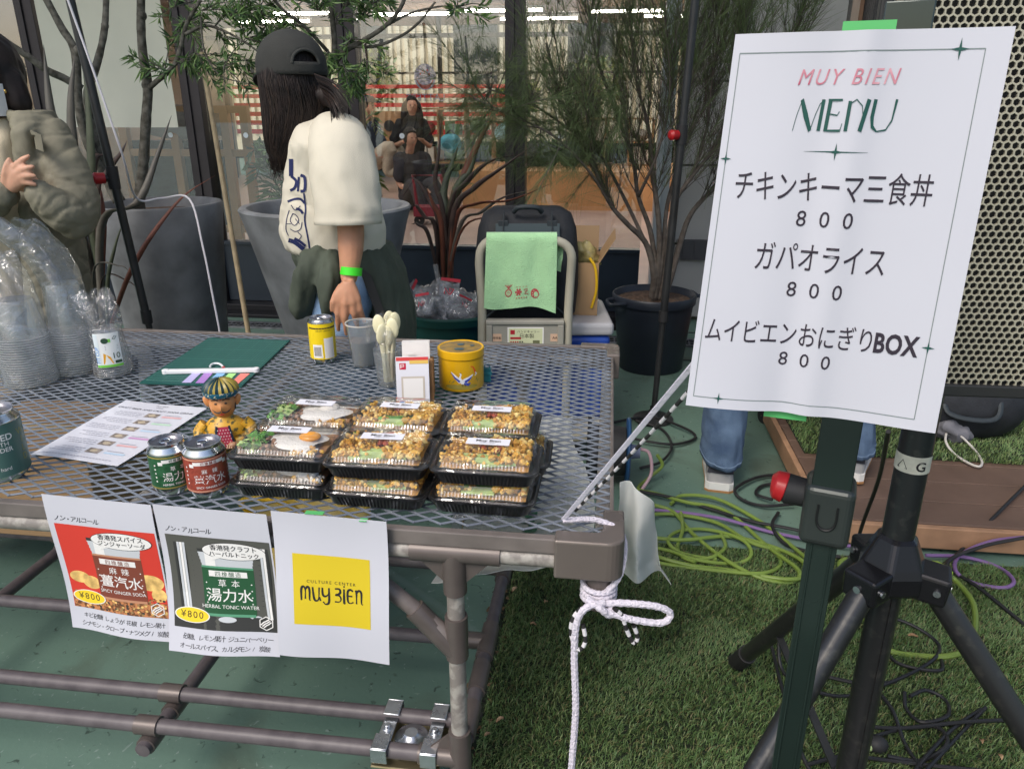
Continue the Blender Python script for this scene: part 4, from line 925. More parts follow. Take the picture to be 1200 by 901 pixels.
for i in range(len(b.m)): b.m[i] = (i % 108) // 3 % 2
b.build('turban', [mat('turban_teal', (0.012, 0.045, 0.055), rough=0.4), mat('turban_gold', (0.30, 0.23, 0.04), rough=0.35)], g, world=False)
b = B(); b.lathe([(0.0235, 0.1135), (0.0305, 0.1125), (0.0335, 0.118), (0.0325, 0.123)], 30); 
b.build('turban_band', mat('turban_blue', (0.01, 0.10, 0.16), rough=0.4, col2=(0.55, 0.5, 0.35), vs_=170, lo=0.55, hi=0.6), g, world=False)

# ---- lunch boxes
blk = mat('black_tray', (0.012, 0.012, 0.013), rough=0.28, coat=0.3)
crumb = [mat('fried_gold', (0.74, 0.44, 0.085), rough=0.5, var=0.25, vs_=120, sub=0.1), mat('fried_brown', (0.55, 0.28, 0.05), rough=0.5, var=0.3, vs_=120), mat('fried_pale', (0.80, 0.60, 0.22), rough=0.5, sub=0.1)]
green_f = [mat('leaf_green', (0.10, 0.28, 0.04), rough=0.5, var=0.4, vs_=90), mat('cucumber_pale', (0.42, 0.55, 0.20), rough=0.4, var=0.2, vs_=60)]
rice = mat('rice_white', (0.74, 0.71, 0.66), rough=0.55, bump=0.6, bs=260); meat = mat('minced_meat', (0.26, 0.14, 0.08), rough=0.6, var=0.5, vs_=150); yolk = mat('egg_yolk', (0.80, 0.33, 0.03), rough=0.25, coat=0.5); ham = mat('red_meat', (0.42, 0.10, 0.06), rough=0.5, var=0.3, vs_=80)
BW, BD, PIT = 0.176, 0.126, 0.051
def rrect(w, d, r, n=5):
    out = []
    for cx, cy_, a0 in ((w / 2 - r, d / 2 - r, 0), (-w / 2 + r, d / 2 - r, 90), (-w / 2 + r, -d / 2 + r, 180), (w / 2 - r, -d / 2 + r, 270)):
        for k in range(n + 1): a = R(a0 + 90 * k / n); out.append((cx + r * math.cos(a), cy_ + r * math.sin(a)))
    return out
def ribbed(w, d, r, amp, n=4, per=0.006):
    base = rrect(w, d, r, n); out = []
    L = len(base)
    for i in range(L):
        a, c = V(base[i]).to_2d() if False else V((*base[i], 0)), V((*base[(i + 1) % L], 0)); m = max(1, int((c - a).length / per) * 2)
        nn = V(((c - a).y, -(c - a).x, 0)).normalized() if (c - a).length > 0 else V((0, 0, 0))
        for k in range(m): q = a.lerp(c, k / m); out.append(q + nn * (amp * (k % 2) if m > 1 else 0))
    return out
def bento(kind, seed):
    rg = random.Random(seed)
    g = thing('lunch_box', 'lunch box', 'lunch box', (0, 0, 0), 0, 'black lunch boxes with clear lids stacked on the table')
    b = B(); rings = []
    for w, d, z, amp in ((BW - 0.030, BD - 0.030, 0.0, 0), (BW - 0.022, BD - 0.022, 0.002, 0.0012), (BW - 0.010, BD - 0.010, 0.020, 0.0012)):
        rings.append([V((q.x, q.y, z)) for q in ribbed(BW - 0.012, BD - 0.012, 0.018, amp)]); k0 = w / (BW - 0.012); k1 = d / (BD - 0.012); rings[-1] = [V((q.x * k0, q.y * k1, z)) for q in rings[-1]]
    b.loft(rings, cap=False, smooth=False); b.f.append(list(range(len(rings[0])))[::-1]); b.m.append(0); b.s.append(False)
    rm = []
    for w, d, z in ((BW - 0.010, BD - 0.010, 0.020), (BW, BD, 0.0225), (BW + 0.003, BD + 0.003, 0.0265), (BW - 0.004, BD - 0.004, 0.028), (BW - 0.012, BD - 0.012, 0.024), (BW - 0.026, BD - 0.026, 0.006)):
        rm.append([V((x, y, z)) for x, y in rrect(w, d, 0.02)])
    b.loft(rm, cap=False); b.f.append([len(b.v) - 24 + i for i in range(24)]); b.m.append(0); b.s.append(False)
    b.build('tray', blk, g, world=False)
    # food
    b = B(); mats_ = crumb + green_f + [rice, meat, yolk, ham]
    def lump(x, y, z, r, mi):
        q = [rg.uniform(0.7, 1.3) for _ in range(3)]
        b.ell((x, y, z), (r * q[0], r * q[1], r * q[2] * 0.85), M=rot(rg.uniform(0, 3), rg.uniform(0, 3), rg.uniform(0, 3)), nu=6, nv=4, mi=mi, f=lambda v_: v_ * rg.uniform(0.65, 1.3))
    hx, hy = BW / 2 - 0.016, BD / 2 - 0.016
    bed = 6 if kind == 'egg' else 1
    b.grid(lambda u, v: V(((u * 2 - 1) * hx, (v * 2 - 1) * hy, 0.027 + 0.004 * noise.noise(V((u * 9, v * 9, seed))))), 14, 10, mi=bed)
    if kind == 'gold':
        for k in range(420):
            x, y = rg.uniform(-hx, hx), rg.uniform(-hy, hy)
            band = -0.2 * hx < x < 0.35 * hx and y < -0.1 * hy
            if band and rg.random() < 0.75: continue
            left = x < 0.1 * hx
            lump(x, y, 0.030 + rg.uniform(0, 0.010) + (0.006 if not left else 0.002), rg.uniform(0.0034, 0.0068) if not left else rg.uniform(0.0022, 0.0044), rg.choice((0, 0, 2, 1) if not left else (0, 1, 1, 0, 2)))
        for k in range(7): b.box((rg.uniform(-0.02, 0.025), -hy + 0.006 + k * 0.005, 0.034 + 0.0012 * (k % 3)), (0.055, 0.008, 0.004), rot(x=rg.uniform(-.4, .4), z=rg.uniform(-0.2, 0.2)), mi=rg.choice((3, 4, 4)))
        for k in range(7): lump(rg.uniform(-0.01, 0.02), rg.uniform(0.0, 0.03), 0.042, 0.008, 8)
    else:
        for k in range(120): lump(rg.uniform(-hx * 0.95, -hx * 0.1), rg.uniform(-hy, hy), 0.031 + rg.uniform(0, 0.008), rg.uniform(0.0022, 0.0045), 6)
        for k in range(60): b.grid(lambda u, v, c=V((rg.uniform(-hx, -hx * 0.5), rg.uniform(-hy, hy * 0.3), 0.034 + rg.uniform(0, 0.011))), M_=rot(rg.uniform(-.9, .9), rg.uniform(-.9, .9), rg.uniform(0, 6)), q=rg.uniform(0.010, 0.018), k=k: c + M_ @ V(((u - .5) * q, (v - .5) * q * 0.7, q * 0.25 * noise.noise(V((u * 3, v * 3, k))))), 4, 3, mi=rg.choice((3, 3, 4)))
        def egg(u, v):
            a = 2 * math.pi * u; rr = v * (1 + 0.12 * math.sin(3 * a + seed) + 0.06 * math.sin(5 * a)); return V((0.018 + 0.048 * rr * math.cos(a), -0.004 + 0.036 * rr * math.sin(a), 0.0455 - 0.009 * v ** 3 + 0.002 * noise.noise(V((u * 6, v * 4, seed)))))
        b.grid(egg, 28, 6, mi=5)
        b.ell((0.040 if seed % 2 else 0.028, -0.004 if seed % 2 else 0.004, 0.0455), (0.019, 0.016, 0.007), mi=7 if seed % 2 else 5)
        for k in range(40): lump(rg.uniform(hx * 0.3, hx), rg.uniform(-hy, -hy * 0.6), 0.031 + rg.uniform(0, 0.004), rg.uniform(0.003, 0.006), rg.choice((1, 0, 5)))
    b.build('food', mats_, g, world=False)
    # lid
    b = B(); rl = []
    for w, d, z, rr in ((BW - 0.001, BD - 0.001, 0.0275, 0.02), (BW - 0.006, BD - 0.006, 0.0300, 0.02), (BW - 0.014, BD - 0.014, 0.030, 0.018), (BW - 0.026, BD - 0.026, 0.0500, 0.015), (BW - 0.032, BD - 0.032, 0.0515, 0.014)):
        rl.append([V((x, y, z)) for x, y in rrect(w, d, rr)])
    b.loft(rl, cap=False); b.f.append([len(b.v) - 24 + i for i in range(24)]); b.m.append(0); b.s.append(False)
    for k in range(24): b.box((-BW / 2 + 0.024 + k * 0.0056, -BD / 2 + 0.0085, 0.0355), (0.0028, 0.003, 0.008), rot(x=-0.55))
    b.build('lid', clid, g, world=False)
    b = B(); b.slab(lambda u, v: V((-0.030 + 0.072 * u - 0.006, -0.006 + 0.024 * v, 0.0525)), 2, 2, 0.0004); lb = b.build('label', mat('label_paper', (0.76, 0.76, 0.82), rough=0.5), g, world=False)
    s = Sheet(lambda x, y, z: V((x, y, 0.0525 + z))); s.text('Muy Bien', 0.000, 0.0045, 0.0112, 0, 0.0004, fat=0.015); s.text('culture center', 0.0, -0.001, 0.0045, 0, 0.0004); s.build('print', [ink], lb)
    return g
protos = {('gold', i): bento('gold', 10 + i) for i in range(3)}
protos.update({('egg', i): bento('egg', 30 + i) for i in range(3)})
used_ = set()
def put_box(kind, i, u, v, lev, z, turn, label):
    base = at(u, v, Z=z); k = (kind, i); bz = TT + 0.0005 + PIT * lev
    # (u,v) is the middle of the box's front edge at height z
    f = rotz(-GA + turn) @ V((0, BD / 2 - 0.006, 0)); loc = V((base.x + f.x, base.y + f.y, bz))
    if k in used_: o = copy_tree(protos[k], None, loc, -GA + turn, label)
    else: used_.add(k); o = protos[k]; o.location = loc; o.rotation_euler = (0, 0, -GA + turn); o['label'] = label
    return o
put_box('egg', 0, 327, 585, 0, TT, -0.01, 'lunch box with greens and mince at the bottom of the left front stack')
put_box('egg', 1, 329, 586, 1, TT, 0.0, 'lunch box with an orange egg yolk on top of the left front stack')
put_box('gold', 0, 438, 597, 0, TT, -0.02, 'golden crumb lunch box at the bottom of the middle front stack')
put_box('gold', 1, 441, 596, 1, TT, 0.02, 'golden crumb lunch box on top of the middle front stack')
put_box('gold', 2, 563, 605, 0, TT, -0.02, 'golden crumb lunch box at the bottom of the right front stack')
put_box('gold', 0, 566, 604, 1, TT, 0.0, 'golden crumb lunch box on top of the right front stack')
put_box('egg', 0, 356, 548, 0, TT, 0.0, 'lunch box under the white egg box in the left back stack')
put_box('egg', 2, 360, 547, 1, TT, -0.03, 'lunch box showing a white fried egg, behind the box with the yolk')
put_box('gold', 1, 460, 552, 0, TT, 0.0, 'lunch box at the bottom of the middle back stack near the card stand')
put_box('gold', 2, 461, 551, 1, TT, -0.02, 'golden crumb lunch box right in front of the white card stand')
put_box('gold', 0, 586, 560, 0, TT, 0.02, 'lunch box jutting out to the right at the bottom of the right back stack')
put_box('gold', 1, 571, 556, 1, TT, 0.0, 'golden crumb lunch box on top of the right back stack, below the yellow tin')

# ---- plastic cup with drink
p = on(427, 427); g = thing('plastic_cup', 'clear plastic cup half full of cloudy drink beside the spoons', 'cup', p, facing(p))
b = B(); b.lathe([(0.001, 0.002), (0.027, 0.001), (0.0285, 0.004), (0.0395, 0.110), (0.0415, 0.111), (0.0415, 0.1135), (0.0395, 0.113), (0.0385, 0.1105), (0.0275, 0.005), (0.001, 0.004)], 36); b.build('wall', cplast, g, world=False)
b = B(); b.lathe([(0.0385, 0.1095), (0.0420, 0.1105), (0.0420, 0.1135), (0.0385, 0.1130)], 36); b.build('rim', mat('rim_plastic', (0.55, 0.52, 0.48), rough=0.25), g, world=False)
b = B(); b.lathe([(0.001, 0.005), (0.0272, 0.0055), (0.0335, 0.066), (0.001, 0.066)], 30); b.build('drink', thin_clear('cloudy_drink', tint=(0.8, 0.82, 0.84), gloss=0.03, milk=0.55, milkc=(0.42, 0.44, 0.46)), g, world=False)
# ---- spoons
p = on(456, 449); g = thing('spoon_cup', 'clear cup holding a film wrapped bundle of cream spoons', 'spoon cup', p, facing(p))
sp = mat('cream_spoon', (0.78, 0.74, 0.50), rough=0.5, var=0.06, vs_=30); rg = random.Random(4)
for k in range(9):
    a = k * 2.4; rr = 0.018 * math.sqrt((k + 0.5) / 9); x, y = rr * math.cos(a), rr * math.sin(a) * 0.7; ht = 0.118 + rg.uniform(-0.02, 0.016); lx, ly = x * 1.25, y * 1.2 - 0.002
    b = B(); b.tube([(x * 0.6, y * 0.6, 0.006), (x * 0.8, y * 0.8, ht * 0.5), (lx, ly, ht)], [0.0045, 0.0032, 0.0038], 8, ell=0.45)
    b.ell((lx, ly - 0.001, ht + 0.022), (0.0150, 0.0052, 0.0265), M=rot(x=0.12, z=rg.uniform(-0.5, 0.5)), nu=14, nv=10); b.build('spoon', sp, g, world=False)
b = B(); b.lathe([(0.001, 0.001), (0.026, 0.001), (0.034, 0.085), (0.0345, 0.087), (0.0335, 0.085), (0.0255, 0.003)], 28); b.build('cup', cplast, g, world=False)
film_bag(g, 0.026, 0.13, 0.172, (0, 0), 33, cfilm2, 0.5, 'wrapping')
# ---- card stand, receipt block
p = on(485, 477); rz = facing(p) - 0.06; g = thing('card_stand', 'white payment card with red and yellow header leaning on a wooden block', 'card stand', p, rz)
wood = mat('stand_wood', (0.36, 0.18, 0.07), rough=0.55, var=0.25, vs_=25)
MT = rot(x=R(-9)); tf = lambda x, y, z=0.0: MT @ V((x, -z, y)) 
b = B(); b.slab(lambda u, v: tf(-0.036 + 0.072 * u, 0.001 + 0.113 * v), 2, 2, 0.003); b.build('card', mat('acrylic_white', (0.76, 0.76, 0.82), rough=0.2, coat=0.5), g, world=False, bevel=0.0005)
s = Sheet(tf); s.rect(-0.035, 0.105, -0.006, 0.113, 0, 0.0006, 2, 1); s.rect(-0.006, 0.098, 0.035, 0.113, 1, 0.0006, 2, 1); s.rect(-0.006, 0.106, 0.035, 0.113, 0, 0.0007, 2, 1)
s.rect(-0.028, 0.086, -0.014, 0.100, 2, 0.0006, 1, 1); s.line([(-0.025, 0.089), (-0.025, 0.097), (-0.0185, 0.097), (-0.0185, 0.0925), (-0.0245, 0.0925)], 0.0018, 3, 0.0008)
s.rect(-0.025, 0.018, 0.026, 0.070, 4, 0.0006, 1, 1); s.rect(-0.021, 0.022, 0.022, 0.066, 3, 0.0008, 1, 1)
s.rect(-0.030, 0.005, -0.020, 0.015, 5, 0.0006, 1, 1)
for k in range(9): s.rect(-0.014 + 0.0045 * k, 0.009, -0.0115 + 0.0045 * k, 0.0115, 6, 0.0006, 1, 1)
s.b.build('print', [mat('pay_red', (0.65, 0.06, 0.06), rough=0.4), mat('pay_yellow', (0.75, 0.50, 0.12), rough=0.4), mat('pay_crimson', (0.55, 0.02, 0.06), rough=0.4), white_i, mat('pay_beige', (0.55, 0.49, 0.42), rough=0.4), mat('pay_blue', (0.05, 0.25, 0.60), rough=0.4), inkg], g, world=False, sharp=0)
b = B(); b.box((0.008, 0.032, 0.050), (0.074, 0.020, 0.100), rot(x=R(-9))); b.box((0.0, 0.045, 0.006), (0.08, 0.06, 0.012)); b.build('block', wood, g, world=False, bevel=0.002)
p2 = p + rotz(rz) @ V((0.006, 0.085, 0)); g2 = thing('receipt_block', 'white paper pad standing in a small wooden holder behind the payment card', 'paper pad', p2, rz)
b = B(); b.box((0, 0, 0.072), (0.062, 0.03, 0.108), rot(x=R(-8))); b.box((-0.012, -0.0175, 0.103), (0.018, 0.0006, 0.004), rot(x=R(-8))); b.build('pad', mat('pad_paper', (0.74, 0.72, 0.70), rough=0.6, var=0.03, vs_=30), g2, world=False, bevel=0.0015)
b = B(); b.box((0, 0.005, 0.010), (0.078, 0.06, 0.019)); b.box((0, 0.030, 0.05), (0.078, 0.010, 0.06)); b.build('holder', wood, g2, world=False, bevel=0.002)
# ---- yellow tin
p = on(541, 450); g = thing('yellow_tin', 'round yellow tin painted with a blue and white bird', 'tin', p, facing(p))
rt, ht = 0.0535, 0.093
b = B(); b.lathe([(0.001, 0.0), (rt - 0.002, 0.0), (rt, 0.003), (rt, ht - 0.002)], 48); b.build('body', mat('tin_yellow', (0.72, 0.40, 0.008), rough=0.32, coat=0.3, var=0.05, vs_=20), g, world=False)
b = B(); b.lathe([(rt, ht - 0.016), (rt + 0.0015, ht - 0.015), (rt + 0.0015, ht + 0.002), (rt - 0.001, ht + 0.0035), (rt - 0.004, ht + 0.002)], 48); b.lathe([(rt - 0.004, ht + 0.002), (0.001, ht + 0.002)], 48, mi=1); b.build('lid', [MATS['tin_yellow'], mat('tin_top', (0.33, 0.20, 0.035), rough=0.45, col2=(0.14, 0.10, 0.04), vs_=50)], g, world=False)
b = B(); b.lathe([(rt + 0.0004, ht - 0.0175), (rt + 0.0019, ht - 0.0165)], 48); b.build('seam', mat('seam_brown', (0.12, 0.06, 0.01)), g, world=False)
b = B(); b.ell((-0.004, -0.022, ht + 0.003), (0.012, 0.007, 0.0015)); b.ell((0.0, 0.015, ht + 0.003), (0.009, 0.006, 0.0015)); b.ell((0.028, 0.005, ht + 0.003), (0.006, 0.005, 0.001)); b.build('lid_painting', mat('tin_teal', (0.04, 0.09, 0.12), rough=0.4), g, world=False)
s = Sheet(cyl_surf(rt, 0.0, 0.0))
s.oval(0.0, 0.0125, 0.040, 0.0065, 2, 0.0004, 24)
s.poly([(-0.006, 0.026), (0.000, 0.020), (0.010, 0.020), (0.016, 0.025), (0.009, 0.030), (0.001, 0.031)], 0, 0.0006)
s.line([(0.000, 0.028), (-0.004, 0.036), (-0.001, 0.043), (-0.003, 0.047)], [0.006, 0.004, 0.003, 0.003], 0, 0.0007); s.line([(-0.003, 0.047), (-0.001, 0.0475)], 0.0014, 3, 0.0008)
s.line([(-0.002, 0.026), (-0.013, 0.036), (-0.024, 0.049)], [0.011, 0.008, 0.001], 0, 0.0007); s.line([(-0.004, 0.026), (-0.015, 0.035), (-0.024, 0.048)], [0.005, 0.004, 0.001], 1, 0.0009)
s.line([(0.006, 0.027), (0.018, 0.033), (0.028, 0.042)], [0.011, 0.009, 0.001], 0, 0.0007); s.line([(0.008, 0.025), (0.018, 0.031), (0.025, 0.037)], [0.006, 0.005, 0.001], 1, 0.0009)
s.line([(0.006, 0.022), (0.016, 0.018), (0.021, 0.022)], [0.007, 0.006, 0.002], 1, 0.0008)
for x in (0.002, 0.008): s.line([(x, 0.020), (x, 0.015), (x + 0.002, 0.0145)], 0.0013, 3, 0.0008)
s.line([(0.022, 0.062), (0.028, 0.060), (0.033, 0.050), (0.034, 0.045)], [0.002, 0.003, 0.004, 0.005], 4, 0.0006); s.line([(0.034, 0.046), (0.038, 0.042), (0.033, 0.038)], 0.003, 0, 0.0006)
for x, y in ((-0.03, 0.022), (-0.024, 0.020), (-0.02, 0.023), (0.036, 0.026), (0.040, 0.022)): s.line([(x, y), (x + 0.003, y + 0.006)], 0.002, 2, 0.0005)
s.b.build('painting', [mat('tin_white', (0.72, 0.74, 0.78), rough=0.35), mat('tin_blue', (0.03, 0.06, 0.38), rough=0.35), mat('tin_olive', (0.30, 0.24, 0.04), rough=0.4), ink, mat('tin_orange', (0.70, 0.10, 0.02), rough=0.4)], g, world=False, sharp=0)
p = on(571, 446); g = thing('binder_clip', 'small teal clip standing right of the yellow tin', 'clip', p, facing(p))
b = B(); b.box((0, 0, 0.017), (0.018, 0.014, 0.034)); b.box((0, -0.004, 0.022), (0.023, 0.012, 0.006)); b.tube([(-0.006, 0, 0.034), (-0.006, 0, 0.042), (0.006, 0, 0.042), (0.006, 0, 0.034)], 0.0012, 6); b.build('body', mat('clip_teal', (0.02, 0.16, 0.20), rough=0.4), g, world=False, bevel=0.002)
# ================================================================ MENU SIGN, POLES, SPEAKER
blackp = mat('black_powder_coat', (0.022, 0.023, 0.024), rough=0.38, var=0.25, vs_=15, bump=0.1, bs=90)
blackw = mat('worn_black_tube', (0.045, 0.046, 0.048), rough=0.30, metal=0.6, col2=(0.095, 0.092, 0.085), vs_=60, lo=0.55, hi=0.8)
gpole = mat('dark_green_pole', (0.016, 0.028, 0.024), rough=0.25, metal=0.3, var=0.1, vs_=8, coat=0.3)
redp = mat('red_knob', (0.42, 0.012, 0.016), rough=0.35)
TLc = at(862, 40, Y=0.600); TRc = at(1192, 30, Y=0.540); BLc = at(805, 470, Y=0.605); BRc = at(1095, 505, Y=0.545)
SW_, SH_ = (TRc - TLc).length, (TLc - BLc).length
sn = (TRc - TLc).cross(TLc - BLc).normalized()       # towards the camera
if sn.y > 0: sn = -sn
def signf(x, y, l=0.0):
    base = (BLc * (1 - x) + BRc * x) * (1 - y) + (TLc * (1 - x) + TRc * x) * y
    w_ = 0.0040 * math.exp(-((x - 0.50) / 0.07) ** 2) - 0.0030 * math.exp(-((x - 0.40) / 0.09) ** 2) * (1.1 - y * 0.6) + 0.004 * math.sin(x * 7 + 0.7) * (1 - y) ** 2 + 0.003 * math.sin(x * 5) * y ** 3 + 0.006 * (1 - x) ** 3 * (1 - y)
    return base + sn * (w_ + l)
g = thing('menu_sign', 'large white paper menu hanging on the dark green pole at right', 'menu sign', (BLc + BRc) / 2)
b = B(); b.slab(lambda u, v: signf(u, v), 40, 40, 0.0004); b.build('sheet', paper, g)
s = Sheet(signf); dgr = 0; blk_, pnk, line_ = 1, 2, 3
def sline(x0, y0, x1, y1, w): s.line([(x0 + (x1 - x0) * k / 24, y0 + (y1 - y0) * k / 24) for k in range(25)], w, line_, 0.0003)
X0, X1, Y0, Y1 = 0.028, 0.915, 0.032, 0.955
sline(X0, Y0, X1, Y0, 0.0026); sline(X0, Y1, X1, Y1, 0.0026); sline(X0, Y0, X0, Y1, 0.0034); sline(X1, Y0, X1, Y1, 0.0034)
for x, y, r_ in ((0.83, Y1, 0.030), (X0, 0.70, 0.022), (X1, 0.235, 0.024), (0.135, Y0, 0.022), (0.45, 0.722, 0.026)): s.star(x, y, r_, r_ * 0.82, 0, 0.0006)
s.line([(0.45 - 0.12 + 0.24 * k / 12, 0.722) for k in range(13)], [0.0005 + 0.003 * (1 - abs(k - 6) / 6) for k in range(13)], 0, 0.0004)
CX = 0.455
s.fit('MUY BIEN', CX, 0.880, 0.37, pnk, 0.0005, height=0.036, shear=0.25, space=1.25)
# MENU in thin-and-thick display capitals
mx0, my0, mh = 0.275, 0.772, 0.074
def st(pts, w): s.line([(mx0 + px, my0 + py * mh) for px, py in pts], w, 0, 0.0005 + 1e-6 * len(s.b.v) % 1e-4)
st([(0.0, 0), (0.008, 0.5), (0.022, 1.0)], 0.0022); st([(0.020, 1.0), (0.042, 0.5), (0.066, 0.0)], [0.012, 0.017, 0.012]); st([(0.066, 0.0), (0.078, 0.5), (0.090, 0.85), (0.105, 1.0)], 0.0025); st([(0.102, 1.0), (0.098, 0.0)], 0.013)
st([(0.128, 1.0), (0.124, 0.0)], 0.014); st([(0.120, 0.985), (0.172, 0.985)], 0.014 * 0.35); st([(0.126, 0.55), (0.160, 0.5), (0.166, 0.62)], 0.003); st([(0.118, 0.012), (0.178, 0.012), (0.182, 0.25)], [0.004, 0.006, 0.002])
st([(0.198, 0.0), (0.200, 0.95)], 0.013); st([(0.200, 0.85), (0.222, 1.0), (0.246, 0.8), (0.256, 0.4)], 0.0028); st([(0.268, 1.0), (0.250, 0.0)], 0.015)
st([(0.292, 1.0), (0.288, 0.45), (0.294, 0.15), (0.312, 0.0)], [0.013, 0.013, 0.010, 0.004]); st([(0.312, 0.0), (0.345, 0.05), (0.362, 0.35), (0.368, 1.0)], [0.003, 0.004, 0.005, 0.009])
s.fit('チキンキーマ三食丼', CX, 0.603, 0.745, blk_, 0.0005); s.fit('800', CX - 0.005, 0.533, 0.215, blk_, 0.0005, height=0.041, space=2.1)
s.fit('ガパオライス', CX, 0.418, 0.50, blk_, 0.0005); s.fit('800', CX, 0.343, 0.215, blk_, 0.0005, height=0.041, space=2.1)
s.fit('ムイビエンおにぎり', 0.375, 0.208, 0.665, blk_, 0.0005); s.fit('BOX', 0.80, 0.208, 0.165, blk_, 0.0005, fat=0.03, space=1.05); s.fit('800', CX + 0.005, 0.145, 0.205, blk_, 0.0005, height=0.039, space=2.1)
s.build('print', [mat('menu_green', (0.012, 0.075, 0.062), rough=0.5), mat('menu_black', (0.03, 0.022, 0.035), rough=0.5), mat('menu_pink', (0.42, 0.06, 0.12), rough=0.5, col2=(0.75, 0.45, 0.5), vs_=35), mat('menu_line', (0.20, 0.24, 0.24), rough=0.5)], g)
for px, py in ((0.50, 0.983), (0.42, 0.004)):
    b = B(); c = signf(px, py, -0.006); b.box(c + V((0, 0, 0.004 if py > 0.5 else -0.002)), (0.034, 0.002, 0.014), rotz(math.atan2(-sn.x, -sn.y) * -1))
    b.build('green_tape', MATS['green_tape'], g)
# dark green pole carrying it
PX, PY = 0.318, 0.668
e = thing('sign_pole', 'dark green square pole with a red clamp knob holding up the menu', 'pole', (PX, PY, 0), -0.42)
M2 = rotz(-0.42)
b = B(); b.box(V((PX, PY, 0.44)), (0.029, 0.029, 0.86), M2)
for sg in (-1, 1): b.box(V((PX, PY, 0.44)) + M2 @ V((sg * 0.009, -0.0150, 0)), (0.0022, 0.003, 0.86), M2)
b.build('lower_pole', gpole, e, bevel=0.004, seg=3)
b = B(); b.box(V((PX, PY, 1.10)), (0.036, 0.036, 0.46), M2); b.tube([V((PX + 0.007, PY - 0.0185, 0.90)), V((PX + 0.007, PY - 0.0185, 1.32))], 0.004, 10)
b.build('upper_pole', mat('gloss_green_pole', (0.014, 0.026, 0.022), rough=0.15, metal=0.4, coat=0.6), e, bevel=0.007, seg=4)
b = B(); b.box(V((PX, PY, 0.872)), (0.047, 0.046, 0.066), M2); b.build('clamp', mat('clamp_grey', (0.035, 0.042, 0.040), rough=0.3, metal=0.3), e, bevel=0.008, seg=4)
b = B(); kc = V((PX, PY, 0.880)) + M2 @ V((-0.032, -0.002, 0.006)); b.tube([kc + M2 @ V((0.015, 0, 0)), kc + M2 @ V((-0.012, 0, 0.002))], [0.014, 0.016], 18); b.build('knob', rubber, e, bevel=0.004)
b = B(); b.tube([kc + M2 @ V((-0.010, 0, 0.002)), kc + M2 @ V((-0.020, 0, 0.004)), kc + M2 @ V((-0.024, 0, 0.004))], [0.0162, 0.0145, 0.009], 18); b.build('knob_cap', redp, e, bevel=0.003)
b = B(); b.line = None
up = [V((PX, PY, 0.873)) + M2 @ V((x * 0.8, -0.0238, z * 0.8)) for x, z in ((-0.011, 0.017), (-0.011, -0.004), (-0.007, -0.013), (0.0, -0.016), (0.007, -0.013), (0.011, -0.004), (0.011, 0.017))]
b.tube(smoothpath(up, 3), 0.0013, 6); b.build('clamp_mark', mat('mark_black', (0.006, 0.006, 0.006), rough=0.5), e)
b = B(); b.box(V((PX, PY, 0.006)), (0.30, 0.30, 0.012), M2); b.box(V((PX, PY, 0.03)), (0.06, 0.06, 0.04), M2); b.build('base_plate', blackp, e, bevel=0.003)

# speaker on its tripod
SX, SY, HZ = 0.549, 0.93, 0.634
e = thing('speaker_tripod', 'black tripod stand with thick column standing on the turf at right', 'tripod', (SX, SY, 0))
b = B(); b.tube([(SX, SY, 0.14), (SX, SY, 0.90)], 0.0215, 20); b.box((SX, SY - 0.0215, 0.37), (0.006, 0.004, 0.46)); b.build('column', blackw, e)
b = B(); b.tube([(SX, SY, 0.86), (SX, SY, 0.945)], 0.0185, 18); b.build('inner_pole', blackp, e)
b = B(); s = Sheet(lambda x, y, z: V((SX + (0.0219 + z) * math.sin(x / 0.022 - 0.55), SY - (0.0219 + z) * math.cos(x / 0.022 - 0.55), 0.800 + y)))
s.rect(-0.055, -0.012, 0.055, 0.013, 0, 0.0003, 30, 1); s.line([(-0.018, -0.006), (-0.0115, 0.006), (-0.005, -0.006), (-0.018, -0.006)], 0.0015, 1, 0.0008); s.text('G', 0.012, -0.007, 0.019, 1, 0.0008, fat=0.02)
s.build('tape_label', [mat('tape_cream', (0.62, 0.60, 0.50), rough=0.5, var=0.1, vs_=80), ink], e)
b = B(); b.lathe([(0.024, 0.05), (0.030, 0.045), (0.045, 0.012), (0.050, 0.0), (0.050, -0.030), (0.038, -0.034), (0.024, -0.034)], 6, c=(SX, SY, HZ), smooth=False)
feet = [(0.536, 1.44), (SX - 0.435, SY - 0.266), (SX + 0.448, SY - 0.243)]
for fx, fy in feet: d = V((fx - SX, fy - SY, 0)).normalized(); b.bar(V((SX, SY, HZ - 0.012)) + d * 0.03, V((SX, SY, HZ - 0.016)) + d * 0.075, 0.052, 0.044)
b.build('hub', mat('hub_black', (0.022, 0.022, 0.025), rough=0.25, metal=0.5), e, bevel=0.006, seg=3)
b = B()
for fx, fy in feet:
    d = V((fx - SX, fy - SY, 0)).normalized(); n_ = V((-d.y, d.x, 0)); 
    for sg in (-1, 1): b.lathe([(0, 0.003), (0.005, 0.003), (0.005, 0)], 10, c=V((SX, SY, HZ - 0.014)) + d * 0.06 + n_ * sg * 0.0265, M=rotz(math.atan2(n_.y * sg, n_.x * sg)) @ rot(y=R(90)))
    b.lathe([(0, 0.003), (0.0055, 0.003), (0.0055, 0)], 10, c=V((SX, SY, HZ - 0.016)) + d * 0.0752, M=rotz(math.atan2(d.y, d.x)) @ rot(y=R(90)))
b.build('bolts', zinc, e)
